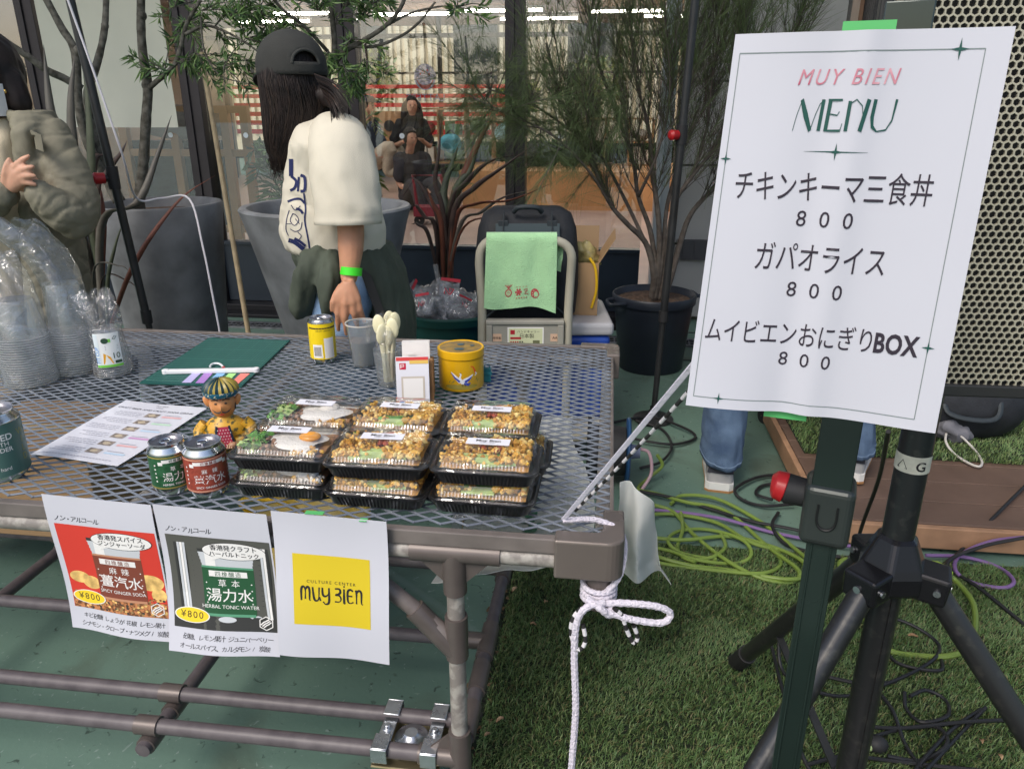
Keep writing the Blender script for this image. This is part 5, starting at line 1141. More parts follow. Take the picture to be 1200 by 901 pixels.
for i, (fx, fy) in enumerate(feet):
    d = V((fx - SX, fy - SY, 0)).normalized(); a = V((SX, SY, HZ - 0.02)) + d * 0.055; c = V((fx, fy, 0.030))
    b = B(); b.tube([a, c], 0.0175, 18); l = b.build('leg', blackw, e)
    b = B(); t = (c - a).normalized(); b.tube([c - t * 0.07, c + t * 0.022], [0.021, 0.0215], 16); b.build('rubber_foot', rubber, l)
    b = B(); m_ = a.lerp(c, 0.62); b.bar(m_, V((SX, SY, 0.20)) + d * 0.028, 0.014, 0.005); b.build('strut', blackp, e)
b = B(); b.tube([(SX, SY, 0.165), (SX, SY, 0.225)], 0.030, 18); b.build('lower_collar', blackp, e, bevel=0.004)
# loudspeaker
e = thing('loudspeaker', 'loudspeaker with pale perforated metal grille behind the menu', 'loudspeaker', (SX, SY, 0.955), -0.10)
W2, D0, HZ2 = 0.19, -0.165, 0.62
b = B(); b.prism([(-W2, D0), (W2, D0), (W2 - 0.004, -0.06), (0.10, 0.16), (-0.10, 0.16), (-W2 + 0.004, -0.06)], 0.0, HZ2); b.build('cabinet', mat('cabinet_black', (0.014, 0.014, 0.015), rough=0.55, bump=0.5, bs=300), e, world=False, bevel=0.010, seg=3)
b = B(); pit = 0.0076; rr = pit / math.sqrt(3); ri = rr * 0.79; cols = int(2 * (W2 - 0.012) / pit); rows = int((HZ2 - 0.03) / (rr * 1.5))
for j in range(rows):
    for i in range(cols):
        cx = -W2 + 0.012 + pit * (i + 0.5 * (j % 2) + 0.25); cz = 0.015 + rr * 1.5 * (j + 0.5); p_ = []
        for r_, n in ((rr, 6), (ri, 6)):
            for k in range(6): a = math.pi / 6 + k * math.pi / 3; p_.append((cx + r_ * math.cos(a), D0 - 0.006, cz + r_ * math.sin(a)))
        for k in range(6): a = math.pi / 6 + k * math.pi / 3; p_.append((cx + ri * math.cos(a), D0 - 0.0035, cz + ri * math.sin(a)))
        b.add(p_, [(k, (k + 1) % 6, 6 + (k + 1) % 6, 6 + k) for k in range(6)] + [(6 + k, 6 + (k + 1) % 6, 12 + (k + 1) % 6, 12 + k) for k in range(6)])
b.build('grille', mat('grille_cream', (0.40, 0.375, 0.29), rough=0.45, metal=0.2, var=0.1, vs_=6), e, world=False)
b = B()
for x0, x1, z0, z1 in ((-W2, W2, 0.002, 0.016), (-W2, W2, HZ2 - 0.018, HZ2 - 0.002), (-W2, -W2 + 0.012, 0.016, HZ2 - 0.018), (W2 - 0.012, W2, 0.016, HZ2 - 0.018)): b.box(((x0 + x1) / 2, D0 - 0.0045, (z0 + z1) / 2), (x1 - x0, 0.010, z1 - z0))
b.build('grille_frame', mat('grille_frame_black', (0.02, 0.02, 0.02), rough=0.5), e, world=False, bevel=0.002)
b = B(); b.box((-W2 - 0.001, -0.11, 0.31), (0.004, 0.025, 0.58)); b.build('side_trim', mat('brown_trim', (0.09, 0.055, 0.035), rough=0.4), e, world=False)
b = B(); b.tube([(0, 0, -0.012), (0, 0, 0.004)], 0.035, 20); b.build('pole_socket', rubber, e, world=False)
# slim banner poles with red knobs
def banner_pole(label, base, top, zk, r0, r1, zj):
    e = thing('banner_pole', label, 'pole', base, 0, 'slim black telescopic poles')
    base, top = V(base), V(top); mid = base.lerp(top, zj)
    b = B(); b.tube([base + V((0, 0, 0.012)), mid], r0, 12); b.build('lower_tube', blackp, e)
    b = B(); b.tube([mid, top], r1, 12); b.build('upper_tube', blackp, e)
    c = base.lerp(top, zk); b = B(); b.tube([c - V((0, 0, 0.035)), c + V((0, 0, 0.035))], r1 * 1.35, 14); b.tube([c, c + V((-0.03, -0.02, 0))], 0.010, 10); k = b.build('collar', rubber, e)
    b = B(); b.tube([c + V((-0.02, -0.012, 0)), c + V((-0.045, -0.028, 0.0)), c + V((-0.052, -0.032, 0))], [0.017, 0.019, 0.010], 14); b.build('knob', redp, k)
    b = B(); b.lathe([(0.001, 0.0), (0.085, 0.0), (0.085, 0.008), (0.03, 0.018), (0.016, 0.05), (0.016, 0.06)], 28, c=base); b.build('base', blackp, e)
    b = B(); b.tube([mid - V((0, 0, 0.025)), mid + V((0, 0, 0.02))], r1 * 1.25, 14); b.build('joint_ring', rubber, e)
banner_pole('slim black pole with red knob in front of the feathery potted tree', (0.606, 2.98, 0), (0.662, 2.98, 1.95), 0.595, 0.0125, 0.0155, 0.235)
banner_pole('slim black pole with red knob in front of the left grey planter', (-1.215, 2.5, 0), (-1.345, 2.5, 1.95), 0.535, 0.0105, 0.0135, 0.30)
# string along the left pole and over the planter
b = B(); b.tube(smoothpath([at(76, -10, Y=2.45), at(112, 90, Y=2.46), at(143, 180, Y=2.48), at(160, 232, Y=2.62), at(190, 232, Y=2.66), at(222, 233, Y=2.62), at(238, 290, Y=2.56), at(250, 350, Y=2.52), at(258, 392, Y=2.5), at(262, 430, Y=2.5)], 6), 0.0035, 8)
o = b.build('white_string', mat('string_white', (0.62, 0.60, 0.64), rough=0.8)); tag(o, 'thin white string running down the left pole and over the planter rim', 'string')

# ================================================================ ROPES at the table corner
ropew = mat('rope_white', (0.66, 0.62, 0.70), rough=0.85, bump=1.0, bs=260); 
SB = T(-0.014, 0.01, 0)
A0 = V((PX - 0.02, PY, 1.205)); A1 = T(-0.075, 0.03, TZ + 0.012)
g = thing('white_rope', 'white rope tied in a bow at the table corner and hanging to the turf', 'rope', V((SB.x, SB.y, 0)))
def twist(b, pts, r, pitch=0.009, n=8):
    """braided look: a tube whose radius swells with each strand"""
    P = smoothpath(pts, 8); L = 0; out = []; rad = []
    Q = [P[0]]
    for a, c in zip(P[:-1], P[1:]):
        m = max(1, int((c - a).length / 0.0028))
        for k in range(1, m + 1): Q.append(a.lerp(c, k / m))
    b.tube(Q, [r * (1.0 + 0.09 * math.sin(2 * math.pi * 0.0028 * i / pitch)) for i in range(len(Q))], n)
b = B(); twist(b, [A1, T(-0.02, 0.04, TZ + 0.010), T(0.02, 0.03, TZ - 0.01), T(0.018, 0.0, TZ - 0.06), SB + V((0.0, -0.024, 0.535))], 0.0048)
for k in range(3): twist(b, [SB + V((0.0255 * math.cos(a), 0.0255 * math.sin(a), 0.545 - 0.011 * k + 0.002 * math.sin(a + k))) for a in [2 * math.pi * i / 10 for i in range(11)]], 0.0046)
b.build('wrap', ropew, g)
kx = SB + V((-0.002, -0.034, 0.530))
b = B(); twist(b, [kx, kx + V((0.035, -0.006, 0.006)), kx + V((0.085, -0.010, 0.003)), kx + V((0.108, -0.010, -0.010)), kx + V((0.095, -0.012, -0.026)), kx + V((0.045, -0.010, -0.020)), kx + V((0.004, -0.008, -0.006))], 0.0055); twist(b, [kx + V((-0.02, 0.0, 0.010)), kx + V((0.0, -0.012, 0.0)), kx + V((0.016, -0.006, -0.016)), kx + V((0.018, 0, 0.004))], 0.0058); b.build('bow', ropew, g)
b = B(); twist(b, [kx + V((0.006, -0.004, 0.006)), kx + V((-0.022, -0.012, 0.002)), kx + V((-0.036, -0.012, -0.025)), kx + V((-0.038, -0.012, -0.09)), kx + V((-0.033, -0.014, -0.2)), kx + V((-0.037, -0.014, -0.35)), kx + V((-0.034, -0.02, -0.49)), kx + V((-0.030, -0.04, -0.515)), kx + V((-0.01, -0.09, -0.519))], 0.0058); b.build('tail', ropew, g)
g = thing('guy_strap', 'taut white strap from the table corner up to the sign pole', 'strap', A1)
b = B(); b.bar(A1, A0, 0.0075, 0.0022, up=V((0.3, 1, 0.3))); b.build('strap', mat('strap_white', (0.62, 0.60, 0.70), rough=0.6, bump=0.4, bs=300), g, bevel=0.001)
g = thing('dashed_cord', 'taut black cord with white dashes beside the white strap', 'cord', A1 + V((0.02, 0.02, 0)))
b = B(); D0_, D1_ = A1 + V((0.022, 0.03, 0.0)), A0 + V((0.0, 0.015, -0.035)); n = 46; P = [D0_.lerp(D1_, k / n) - V((0, 0, 0.012 * math.sin(math.pi * k / n))) for k in range(n + 1)]
for k in range(n): b.tube([P[k], P[k + 1]], 0.0026, 8, mi=k % 2, cap=False)
for base_, d in ((kx + V((-0.03, -0.01, 0.0)), [(-0.012, 0, -0.02), (-0.014, 0, -0.05), (-0.002, -0.004, -0.075), (0.008, -0.004, -0.06), (0.004, 0, -0.03)]), (kx + V((0.02, -0.01, 0.0)), [(0.014, 0, -0.015), (0.022, 0, -0.04), (0.034, 0, -0.065), (0.040, 0, -0.055), (0.032, 0, -0.03)])):
    Q = smoothpath([base_] + [base_ + V(q) for q in d], 5)
    b2_ = B()
    for k in range(len(Q) - 1): b2_.tube([Q[k], Q[k + 1]], 0.0034, 8, mi=k // 2 % 2, cap=False)
    b2_.build('cord_end', [mat('cord_black', (0.02, 0.02, 0.02), rough=0.7), mat('cord_white', (0.66, 0.64, 0.66), rough=0.7)], g)
b.build('cord', [mat('cord_black', (0.02, 0.02, 0.02), rough=0.7), mat('cord_white', (0.66, 0.64, 0.66), rough=0.7)], g)

# ================================================================ CABLES
gc = mat('cable_green', (0.15, 0.22, 0.04), rough=0.4, var=0.08, vs_=5); bc = mat('cable_black', (0.014, 0.014, 0.015), rough=0.45); pc_ = mat('cable_purple', (0.17, 0.10, 0.24), rough=0.45)
def cable(name, label, m, r, lines, closed=False, group=None, z=0.012, extra=None):
    e = thing(name, label, 'cable', at(*lines[0][0], Z=0), 0, group)
    for i, ln in enumerate(lines):
        P = [at(p[0], p[1], Z=(p[2] if len(p) > 2 else z + 0.006 * ((k * 7 + i * 5) % 3))) for k, p in enumerate(ln)]
        b = B(); b.tube(smoothpath(P, 7), r, 8); b.build('run', m, e)
    return e
GB = 'green extension cables in a heap on the floor'
cable('green_cable', 'long green cable coiled in big loops at the edge of the turf', gc, 0.0062, [
    [(770, 532, 0.10), (776, 545, 0.06), (762, 558), (748, 572), (770, 578), (805, 588), (850, 598), (900, 640), (936, 668), (925, 682), (890, 676), (850, 655), (812, 625), (790, 600), (770, 592), (752, 590)],
    [(752, 603), (790, 602), (840, 612), (880, 635), (930, 650), (945, 672), (920, 678), (860, 668), (810, 662), (772, 652), (750, 642)],
    [(752, 628), (800, 632), (855, 628), (905, 640), (938, 655), (950, 668)],
    [(786, 590), (800, 580), (840, 584), (890, 610), (935, 645), (960, 668)]], group=GB)
cable('green_cable', 'tangled green cable lying nearest the white bag below the other loops', gc, 0.0058, [
    [(750, 638), (785, 645), (815, 655), (860, 660), (880, 650), (870, 632), (830, 620), (795, 622), (783, 634), (800, 648), (840, 655)],
    [(752, 655), (790, 662), (840, 668), (893, 671), (915, 660), (905, 640)],
    [(798, 600), (800, 620), (794, 640), (800, 652), (815, 658)], [(845, 625), (850, 640), (835, 652), (812, 655)]], group=GB)
e = cable('green_cable', 'green cable with a plug curving beside the tripod hub', gc, 0.0072, [[(1103, 668, 0.05), (1120, 680), (1140, 705), (1143, 735), (1135, 758), (1110, 768), (1070, 767), (1040, 760), (1020, 735), (1000, 700), (985, 670), (990, 655), (1030, 662), (1055, 655)]], group=GB)
b = B(); q = at(1099, 664, Z=0.055); b.box(q, (0.034, 0.03, 0.026), rot(z=0.5, y=0.4)); b.tube([q, q + V((0.03, -0.02, -0.012))], 0.011, 10); b.build('plug', mat('plug_green', (0.30, 0.48, 0.02), rough=0.35), e, bevel=0.004)
GK = 'black cables on the floor and turf'
cable('black_cable', 'black cable looping on the green floor behind the menu pole', bc, 0.0055, [[(930, 555), (890, 558), (862, 572), (870, 585), (895, 592), (930, 590)], [(925, 565), (895, 568), (886, 578), (905, 585)], [(912, 600), (905, 615), (918, 635), (945, 645), (985, 652)]], group=GK)
cable('black_cable', 'black cables looped on the floor in front of the tree pot', bc, 0.0055, [[(715, 495), (760, 488), (800, 500), (815, 512), (790, 520), (750, 515), (725, 508)], [(745, 492), (775, 502), (787, 522), (775, 540), (750, 548)], [(750, 575), (790, 583), (840, 598), (880, 610), (940, 622), (985, 640)]], group=GK)
cable('black_cable', 'thin black cable hanging down beside the tripod column', bc, 0.005, [[(1041, 505, 0.62), (1030, 560, 0.40), (1012, 610, 0.20), (1000, 645, 0.05), (985, 665), (960, 690)]], group=GK)
cable('black_cable', 'tangle of thin black cables on the turf between the tripod legs', bc, 0.0042, [
    [(912, 735, 0.10), (915, 780, 0.03), (935, 800), (985, 815), (1040, 800), (1090, 775), (1100, 755), (1075, 735), (1045, 725), (1035, 745), (1050, 775), (1100, 785), (1103, 770)],
    [(1060, 810), (1062, 830), (1080, 845), (1110, 838), (1108, 820), (1085, 808), (1066, 815)],
    [(960, 790), (1010, 800), (1050, 798)], [(1000, 850), (1060, 852), (1130, 845), (1200, 842)], [(1000, 870), (1050, 855), (1095, 850), (1110, 870), (1080, 890), (1040, 885)],
    [(1020, 800), (1045, 830), (1060, 870), (1080, 900)], [(1150, 830), (1120, 850), (1090, 880), (1070, 905)], [(1155, 828), (1128, 856), (1100, 886), (1082, 905)], [(945, 895), (990, 885), (1040, 890), (1100, 897), (1160, 903)], [(900, 740, 0.02), (915, 800), (935, 870), (950, 905)]], group=GK, z=0.017)
cable('black_cable', 'black cable crossing the deck front toward the right edge', bc, 0.0052, [[(1210, 560, 0.10), (1170, 600, 0.10), (1125, 645, 0.02), (1100, 665), (1080, 690)], [(1208, 628, 0.10), (1150, 640, 0.06), (1110, 660), (1150, 690), (1205, 735)]], group=GK)
cable('purple_cable', 'thin purple cable running along the edge of the turf', pc_, 0.0055, [[(755, 596), (800, 600), (850, 608), (900, 622), (950, 632), (1000, 640), (1040, 648)], [(1210, 628, 0.10), (1160, 634, 0.06), (1125, 650), (1120, 668), (1140, 682), (1175, 688), (1188, 680), (1170, 664), (1130, 652), (1085, 650)]])
e = thing('tripod_plug', 'green-tipped black plug on the turf at the bottom right', 'plug', at(1020, 872, Z=0.0))
b = B(); q = at(1028, 872, Z=0.022); b.ell(q, (0.022, 0.018, 0.02)); b.build('body', rubber, e)
b = B(); b.tube([q, at(1004, 876, Z=0.020)], 0.010, 10); b.build('tip', mat('plug_pale_green', (0.35, 0.45, 0.20), rough=0.4), e)
# cable reel
rc = V((0.40, 2.40, 0.122)); e = thing('cable_reel', 'black cable reel with a blue rim standing by the table corner', 'cable reel', (rc.x, rc.y, 0))
MR = rotz(-0.12) @ rot(y=R(90))
b = B(); b.lathe([(0.02, 0.0), (0.115, 0.0), (0.120, 0.004), (0.120, 0.010), (0.115, 0.014), (0.02, 0.014)], 40, c=rc, M=MR); b.build('front_flange', mat('reel_blue', (0.015, 0.06, 0.15), rough=0.35), e)
b = B(); b.lathe([(0.0, -0.002), (0.085, -0.002), (0.090, -0.05), (0.085, -0.12), (0.0, -0.12)], 36, c=rc, M=MR); b.lathe([(0.0, -0.122), (0.112, -0.122), (0.118, -0.130), (0.112, -0.136), (0, -0.136)], 36, c=rc, M=MR); b.build('drum', rubber, e)
b = B(); b.lathe([(0.0, 0.05), (0.022, 0.05), (0.028, 0.014), (0.0, 0.014)], 20, c=rc, M=MR); b.build('outlet', mat('reel_grey', (0.16, 0.18, 0.26), rough=0.4), e)
b = B(); b.tube(smoothpath([rc + V((0.05, 0, 0.01)), rc + V((0.08, -0.02, 0.0)), rc + V((0.085, -0.05, -0.06)), rc + V((0.05, -0.08, -0.11))], 6), 0.006, 8); b.build('short_lead', mat('lead_pink', (0.38, 0.25, 0.28), rough=0.5), e)

# a few dry leaves blown onto the turf and the floor
dl = mat('dry_leaf', (0.26, 0.15, 0.07), rough=0.7, col2=(0.40, 0.28, 0.17), vs_=40); rgl = random.Random(31)
for k, (u, v) in enumerate([(625, 731), (640, 705), (603, 690), (586, 843), (571, 860), (1150, 868), (1172, 886), (1070, 745)]):
    p_ = at(u, v, Z=0.022); a_ = rgl.uniform(0, 6.28); L_ = rgl.uniform(0.007, 0.012); Mr = rot(rgl.uniform(-.3, .3), rgl.uniform(-.3, .3), a_)
    b = B(); b.slab(lambda u_, v_: p_ + Mr @ V(((u_ - 0.5) * L_ * 2, (v_ - 0.5) * L_ * 0.9 * math.sin(math.pi * (0.08 + 0.84 * u_)), 0.004 * (2 * v_ - 1) ** 2 + 0.003 * math.sin(u_ * 4))), 6, 4, 0.0005); tag(b.build('dry_leaf', dl, sharp=0), 'small dry brown leaf lying on the green turf', 'leaf', 'dry leaves scattered on the turf')
# ================================================================ THINGS BEHIND AND UNDER THE TABLE
fib = mat('planter_grey', (0.155, 0.160, 0.168), rough=0.6, var=0.30, vs_=7, detail=9.0, bump=0.25, bs=45)
fib2 = mat('planter_pale_grey', (0.225, 0.235, 0.245), rough=0.55, var=0.26, vs_=7, detail=9.0, bump=0.25, bs=45)
soil_m = mat('potting_soil', (0.045, 0.030, 0.022), rough=0.95, col2=(0.12, 0.075, 0.05), vs_=60, bump=1.0, bs=50)
def planter(name, label, c, prof, m, zs, group=None, rimw=0.03):
    e = thing(name, label, 'planter', c, 0, group); b = B(); r1, z1 = prof[-1]
    P = [(0.001, 0.0)] + prof + [(r1 - 0.006, z1 + 0.008), (r1 - rimw + 0.006, z1 + 0.008), (r1 - rimw, z1), (r1 - rimw - 0.02, zs - 0.03)]
    b.lathe(P, 56); b.build('pot', m, e, world=False, sharp=50)
    rs = r1 - rimw - 0.012
    b = B(); b.grid(lambda u, v: V((v * rs * math.cos(6.2832 * u), v * rs * math.sin(6.2832 * u), zs + 0.018 * noise.noise(V((v * 5 * math.cos(6.2832 * u), v * 5 * math.sin(6.2832 * u), c[0]))) * (1 - v ** 4))), 40, 10); b.build('soil', soil_m, e, world=False)
    return e
P1 = V((-1.53, 3.32, 0)); P2 = V((-0.80, 3.30, 0)); P3 = V((0.715, 3.70, 0))
GP = 'large grey fibre planters before the windows'
planter('planter', 'dark grey round planter holding the grey-barked tree at left', P1, [(0.20, 0.0), (0.215, 0.3), (0.245, 0.70), (0.262, 0.865)], fib, 0.83, GP)
planter('planter', 'tall tapering grey planter with a pale rim standing behind the woman', P2, [(0.17, 0.0), (0.20, 0.2), (0.27, 0.5), (0.345, 0.80), (0.362, 0.855)], fib2, 0.80, GP, 0.04)
e = planter('tree_pot', 'black plastic pot of the feathery tree standing right of the cooler', P3, [(0.160, 0.0), (0.163, 0.004), (0.196, 0.34), (0.206, 0.342), (0.210, 0.378)], mat('pot_navy', (0.016, 0.021, 0.032), rough=0.42, var=0.2, vs_=4), 0.355, None, 0.014)
b = B()
for a in (R(205), R(20)):
    c = V((0.212 * math.cos(a), 0.212 * math.sin(a), 0.362)); t = V((-math.sin(a), math.cos(a), 0)); o_ = V((math.cos(a), math.sin(a), 0))
    b.tube(smoothpath([c - t * 0.055 - o_ * 0.01, c - t * 0.045 + o_ * 0.035, c + o_ * 0.045 - V((0, 0, 0.012)), c + t * 0.045 + o_ * 0.035, c + t * 0.055 - o_ * 0.01], 4), 0.009, 8)
b.build('handle', MATS['pot_navy'], e, world=False)

# ---- green bin with packaging
bc_ = at(528, 345, Y=3.12); e = thing('rubbish_bin', 'dark green round bin full of crumpled clear plastic behind the spoons', 'bin', (bc_.x, 3.12, 0))
bgm = mat('bin_green', (0.008, 0.060, 0.050), rough=0.42, var=0.12, vs_=6)
b = B(); b.lathe([(0.001, 0), (0.175, 0.0), (0.18, 0.01), (0.205, 0.42), (0.222, 0.425), (0.225, 0.455), (0.215, 0.462), (0.205, 0.455), (0.198, 0.40)], 44); b.build('body', bgm, e, world=False)
for k, a in enumerate((R(205), R(340))):
    o_ = V((math.cos(a), math.sin(a), 0)); t = V((-o_.y, o_.x, 0)); b = B(); c = o_ * 0.212 + V((0, 0, 0.40)); b.tube(smoothpath([c - t * 0.04, c - t * 0.045 + o_ * 0.018 - V((0, 0, 0.05)), c + o_ * 0.022 - V((0, 0, 0.10)), c + t * 0.045 + o_ * 0.018 - V((0, 0, 0.05)), c + t * 0.04], 5), 0.008, 8); b.build('handle', rubber, e, world=False)
b = B(); b.lathe([(0.199, 0.40), (0.001, 0.385)], 30); b.build('liner', rubber, e, world=False)
rg = random.Random(12); clearb = thin_clear('crumpled_clear', tint=(0.96, 0.97, 0.99), gloss=0.10, rough=0.12, milk=0.16, milkc=(0.70, 0.74, 0.80), bump=1.0, bs=35)
rprint = mat('pack_red', (0.42, 0.02, 0.035), rough=0.4)
def crumple(b, c, r3, seed, mi=0, nu=22, nv=14, amp=0.35):
    b.ell(c, r3, nu=nu, nv=nv, mi=mi, f=lambda q: q * (1 + amp * noise.noise(q * (2.2 / max(r3)) + V((seed, 0, 0))) + amp * 0.6 * noise.noise(q * (5.5 / max(r3)) + V((0, seed, 0)))), M=rot(rg.uniform(-.5, .5), rg.uniform(-.5, .5), rg.uniform(0, 3)))
for k in range(11):
    a, rr = k * 2.399, 0.155 * math.sqrt((k + 0.5) / 11); c = V((rr * math.cos(a), rr * math.sin(a), 0.44 + rg.uniform(0, 0.07) * (1.4 - rr / 0.155)))
    b = B(); crumple(b, c, (rg.uniform(0.05, 0.075), rg.uniform(0.04, 0.06), rg.uniform(0.05, 0.085)), k * 3.1)
    o = b.build('plastic_wrapper', clearb, None, world=False, sharp=0); o.location = (bc_.x, 3.12, 0)
    tag(o, 'crumpled clear plastic wrapper in the green bin', 'wrapper', 'clear wrappers heaped in the green bin')
for k, (x, y, z, w, h, a, t_) in enumerate([(-0.10, -0.12, 0.50, 0.07, 0.09, -0.25, 0.2), (0.0, -0.06, 0.54, 0.08, 0.11, 0.15, 0.35), (0.06, -0.11, 0.49, 0.07, 0.08, 0.5, 0.1), (-0.13, -0.02, 0.52, 0.06, 0.12, -0.5, 0.2)]):
    q0 = V((bc_.x + x, 3.12 + y, z)); Mr = rot(t_ - 0.6, a, k * 0.6 - 0.5)
    o = thing('packet', ['clear packet with red lettering low in the bin', 'upright clear packet with red lettering in the bin middle', 'red-edged clear packet at the right of the bin', 'clear packet with a red stripe at the left rim of the bin'][k], 'packet', q0, 0, 'packets with red print in the green bin')
    b = B(); b.slab(lambda u, v: q0 + Mr @ V(((u - 0.5) * w, 0.012 * noise.noise(V((u * 3, v * 3, k))), (v - 0.5) * h)), 8, 8, 0.001); b.build('film', clearb, o)
    s = Sheet(lambda x_, y_, z_: q0 + Mr @ V((x_, -0.013 - z_, y_))); s.rect(-w * 0.5, h * 0.38, w * 0.5, h * 0.5, 0, 0, 2, 1)
    s.line([(-w * 0.25, -h * 0.1), (-w * 0.25, h * 0.12), (0, -h * 0.1), (w * 0.0, h * 0.12), (w * 0.2, h * 0.1), (w * 0.05, -h * 0.1)], w * 0.07, 0); s.build('print', [rprint], o)
b = B(); b.tube([V((bc_.x - 0.02, 3.03, 0.47)), V((bc_.x - 0.05, 3.02, 0.66))], 0.010, 10); o = b.build('clear_tube', clearb); tag(o, 'clear plastic tube poking up out of the green bin', 'tube')

# ---- hand cart, cooler, backpack, towel, carton
beige = mat('cart_beige', (0.37, 0.35, 0.28), rough=0.45, var=0.06, vs_=10)
CQ = 2.58; xl, xr = at(564, 330, Y=CQ).x, at(667, 330, Y=CQ).x; zt_ = 0.835
e = thing('hand_cart', 'beige platform hand cart with a tubular handle behind the table', 'hand cart', ((xl + xr) / 2, CQ, 0))
b = B(); pts = [V((xl, CQ, 0.10)), V((xl, CQ, 0.45)), V((xl + 0.002, CQ, 0.62)), V((xl - 0.006, CQ, 0.75))]
for k in range(7): a = math.pi - math.pi / 2 * k / 6; pts.append(V((xl + 0.058 + 0.062 * math.cos(a), CQ, zt_ - 0.06 + 0.06 * math.sin(a))))
for k in range(7): a = math.pi / 2 - math.pi / 2 * k / 6; pts.append(V((xr - 0.056 + 0.062 * math.cos(a), CQ - 0.01, zt_ - 0.065 + 0.06 * math.sin(a))))
pts += [V((xr + 0.006, CQ, 0.74)), V((xr, CQ, 0.60)), V((xr, CQ, 0.45)), V((xr, CQ, 0.10))]
b.tube(pts, 0.0155, 14); b.build('handle', beige, e)
b = B(); cx = (xl + xr) / 2; w = xr - xl - 0.03; b.box((cx, CQ - 0.002, 0.47), (w, 0.035, 0.165)); b.box((cx, CQ - 0.022, 0.545), (w, 0.008, 0.014)); b.box((cx, CQ - 0.022, 0.395), (w, 0.008, 0.014))
for sg in (-1, 1): b.box((cx + sg * (w / 2 - 0.012), CQ - 0.022, 0.47), (0.022, 0.008, 0.135))
b.build('panel', mat('cart_panel', (0.30, 0.29, 0.25), rough=0.5, var=0.08, vs_=8), e, bevel=0.003)
b = B(); b.box((cx + 0.06, CQ + 0.28, 0.115), (w + 0.24, 0.66, 0.035)); b.build('deck', beige, e, bevel=0.008)
for x in (-0.13, 0.20):
    for y in (0.04, 0.52): b = B(); b.lathe([(0.004, -0.014), (0.04, -0.014), (0.048, -0.008), (0.048, 0.008), (0.04, 0.014), (0.004, 0.014)], 18, c=(cx + x, CQ + y, 0.049), M=rot(y=R(90))); b.build('wheel', rubber, e)
s = Sheet(planar((cx, CQ - 0.0197, 0.488), (1, 0, 0), (0, 0, 1), V((0, -1, 0))))
s.rect(-0.062, -0.032, 0.066, 0.040, 0, 0.0004, 1, 1); s.rect(-0.058, -0.028, 0.062, 0.036, 1, 0.0008, 1, 1); s.rect(-0.052, 0.014, -0.036, 0.030, 2, 0.0011, 1, 1); s.rect(-0.052, -0.004, -0.014, 0.004, 2, 0.0011, 1, 1)
s.text('日本製', 0.006, 0.002, 0.018, 3, 0.0012); s.text('ハンドキャリー', 0.012, 0.020, 0.0115, 3, 0.0012); s.rect(0.028, -0.020, 0.052, -0.008, 4, 0.0011, 1, 1)
for k in range(6): s.rect(-0.052 + k * 0.008, -0.016, -0.047 + k * 0.008, -0.011, 2 if k < 4 else 3, 0.0011, 1, 1)
for x, t in ((-0.105, '均等荷重'), (0.11, 'AAA')): s.rect(x - 0.02, -0.008 - 0.004, x + 0.022, 0.016, 5, 0.0004, 1, 1); s.text(t, x + 0.001, -0.003, 0.0095 if len(t) > 3 else 0.014, 3, 0.0008)
s.build('sticker', [white_i, mat('sticker_cream', (0.60, 0.63, 0.40), rough=0.4), rprint, ink, mat('sticker_olive', (0.15, 0.16, 0.08)), mat('sticker_salmon', (0.60, 0.40, 0.28), rough=0.5)], e)
bluec = mat('cooler_blue', (0.015, 0.055, 0.30), rough=0.35); lidw = mat('cooler_lid', (0.36, 0.36, 0.38), rough=0.4)
ce = V((cx + 0.085, CQ + 0.275, 0.133)); e = thing('cooler_box', 'blue cooler box with a pale grey lid riding on the hand cart', 'cooler', ce)
b = B(); b.box(ce + V((0, 0, 0.165)), (0.47, 0.36, 0.33), taper=1.0); b.build('body', bluec, e, bevel=0.02, seg=3)
b = B(); b.box(ce + V((0, 0, 0.355)), (0.49, 0.38, 0.05)); b.build('lid', lidw, e, bevel=0.015, seg=3)
CT = ce.z + 0.381
# backpack
bk = mat('backpack_black', (0.013, 0.015, 0.019), rough=0.7, var=0.25, vs_=25, bump=0.3, bs=150); strapm = mat('backpack_strap', (0.022, 0.030, 0.036), rough=0.6); trimm = mat('backpack_trim', (0.03, 0.05, 0.058), rough=0.6)
bp = V((cx + 0.010, CQ + 0.22, CT)); e = thing('backpack', 'black backpack standing on the cooler behind the green towel', 'backpack', bp)
b = B(); rings = []
for z, w, d, dy in ((0.0, 0.34, 0.17, 0), (0.02, 0.37, 0.20, 0), (0.12, 0.385, 0.21, -0.002), (0.24, 0.38, 0.20, 0.0), (0.33, 0.36, 0.175, 0.01), (0.378, 0.325, 0.13, 0.02), (0.400, 0.25, 0.08, 0.025)):
    rings.append([bp + V((x * (1 + 0.02 * noise.noise(V((x * 9, y * 9, z * 9)))), y + dy, z)) for x, y in rrect(w, d, min(w, d) * 0.36, 6)])
b.loft(rings); b.build('bag', bk, e)
for sg in (-1, 1):
    b = B(); b.bar(bp + V((sg * 0.085, -0.070, 0.395)), bp + V((sg * 0.090, -0.105, 0.27)), 0.030, 0.004, up=V((1, 0, 0))); b.bar(bp + V((sg * 0.090, -0.108, 0.27)), bp + V((sg * 0.100, -0.113, 0.06)), 0.045, 0.016, up=V((1, 0, 0)))
    b.box(bp + V((sg * 0.087, -0.088, 0.355)), (0.036, 0.008, 0.02)); b.bar(bp + V((sg * 0.10, -0.108, 0.06)), bp + V((sg * 0.15, -0.10, 0.015)), 0.02, 0.004, up=V((1, 0, 0)))
    b.build('shoulder_strap', strapm, e, bevel=0.003)
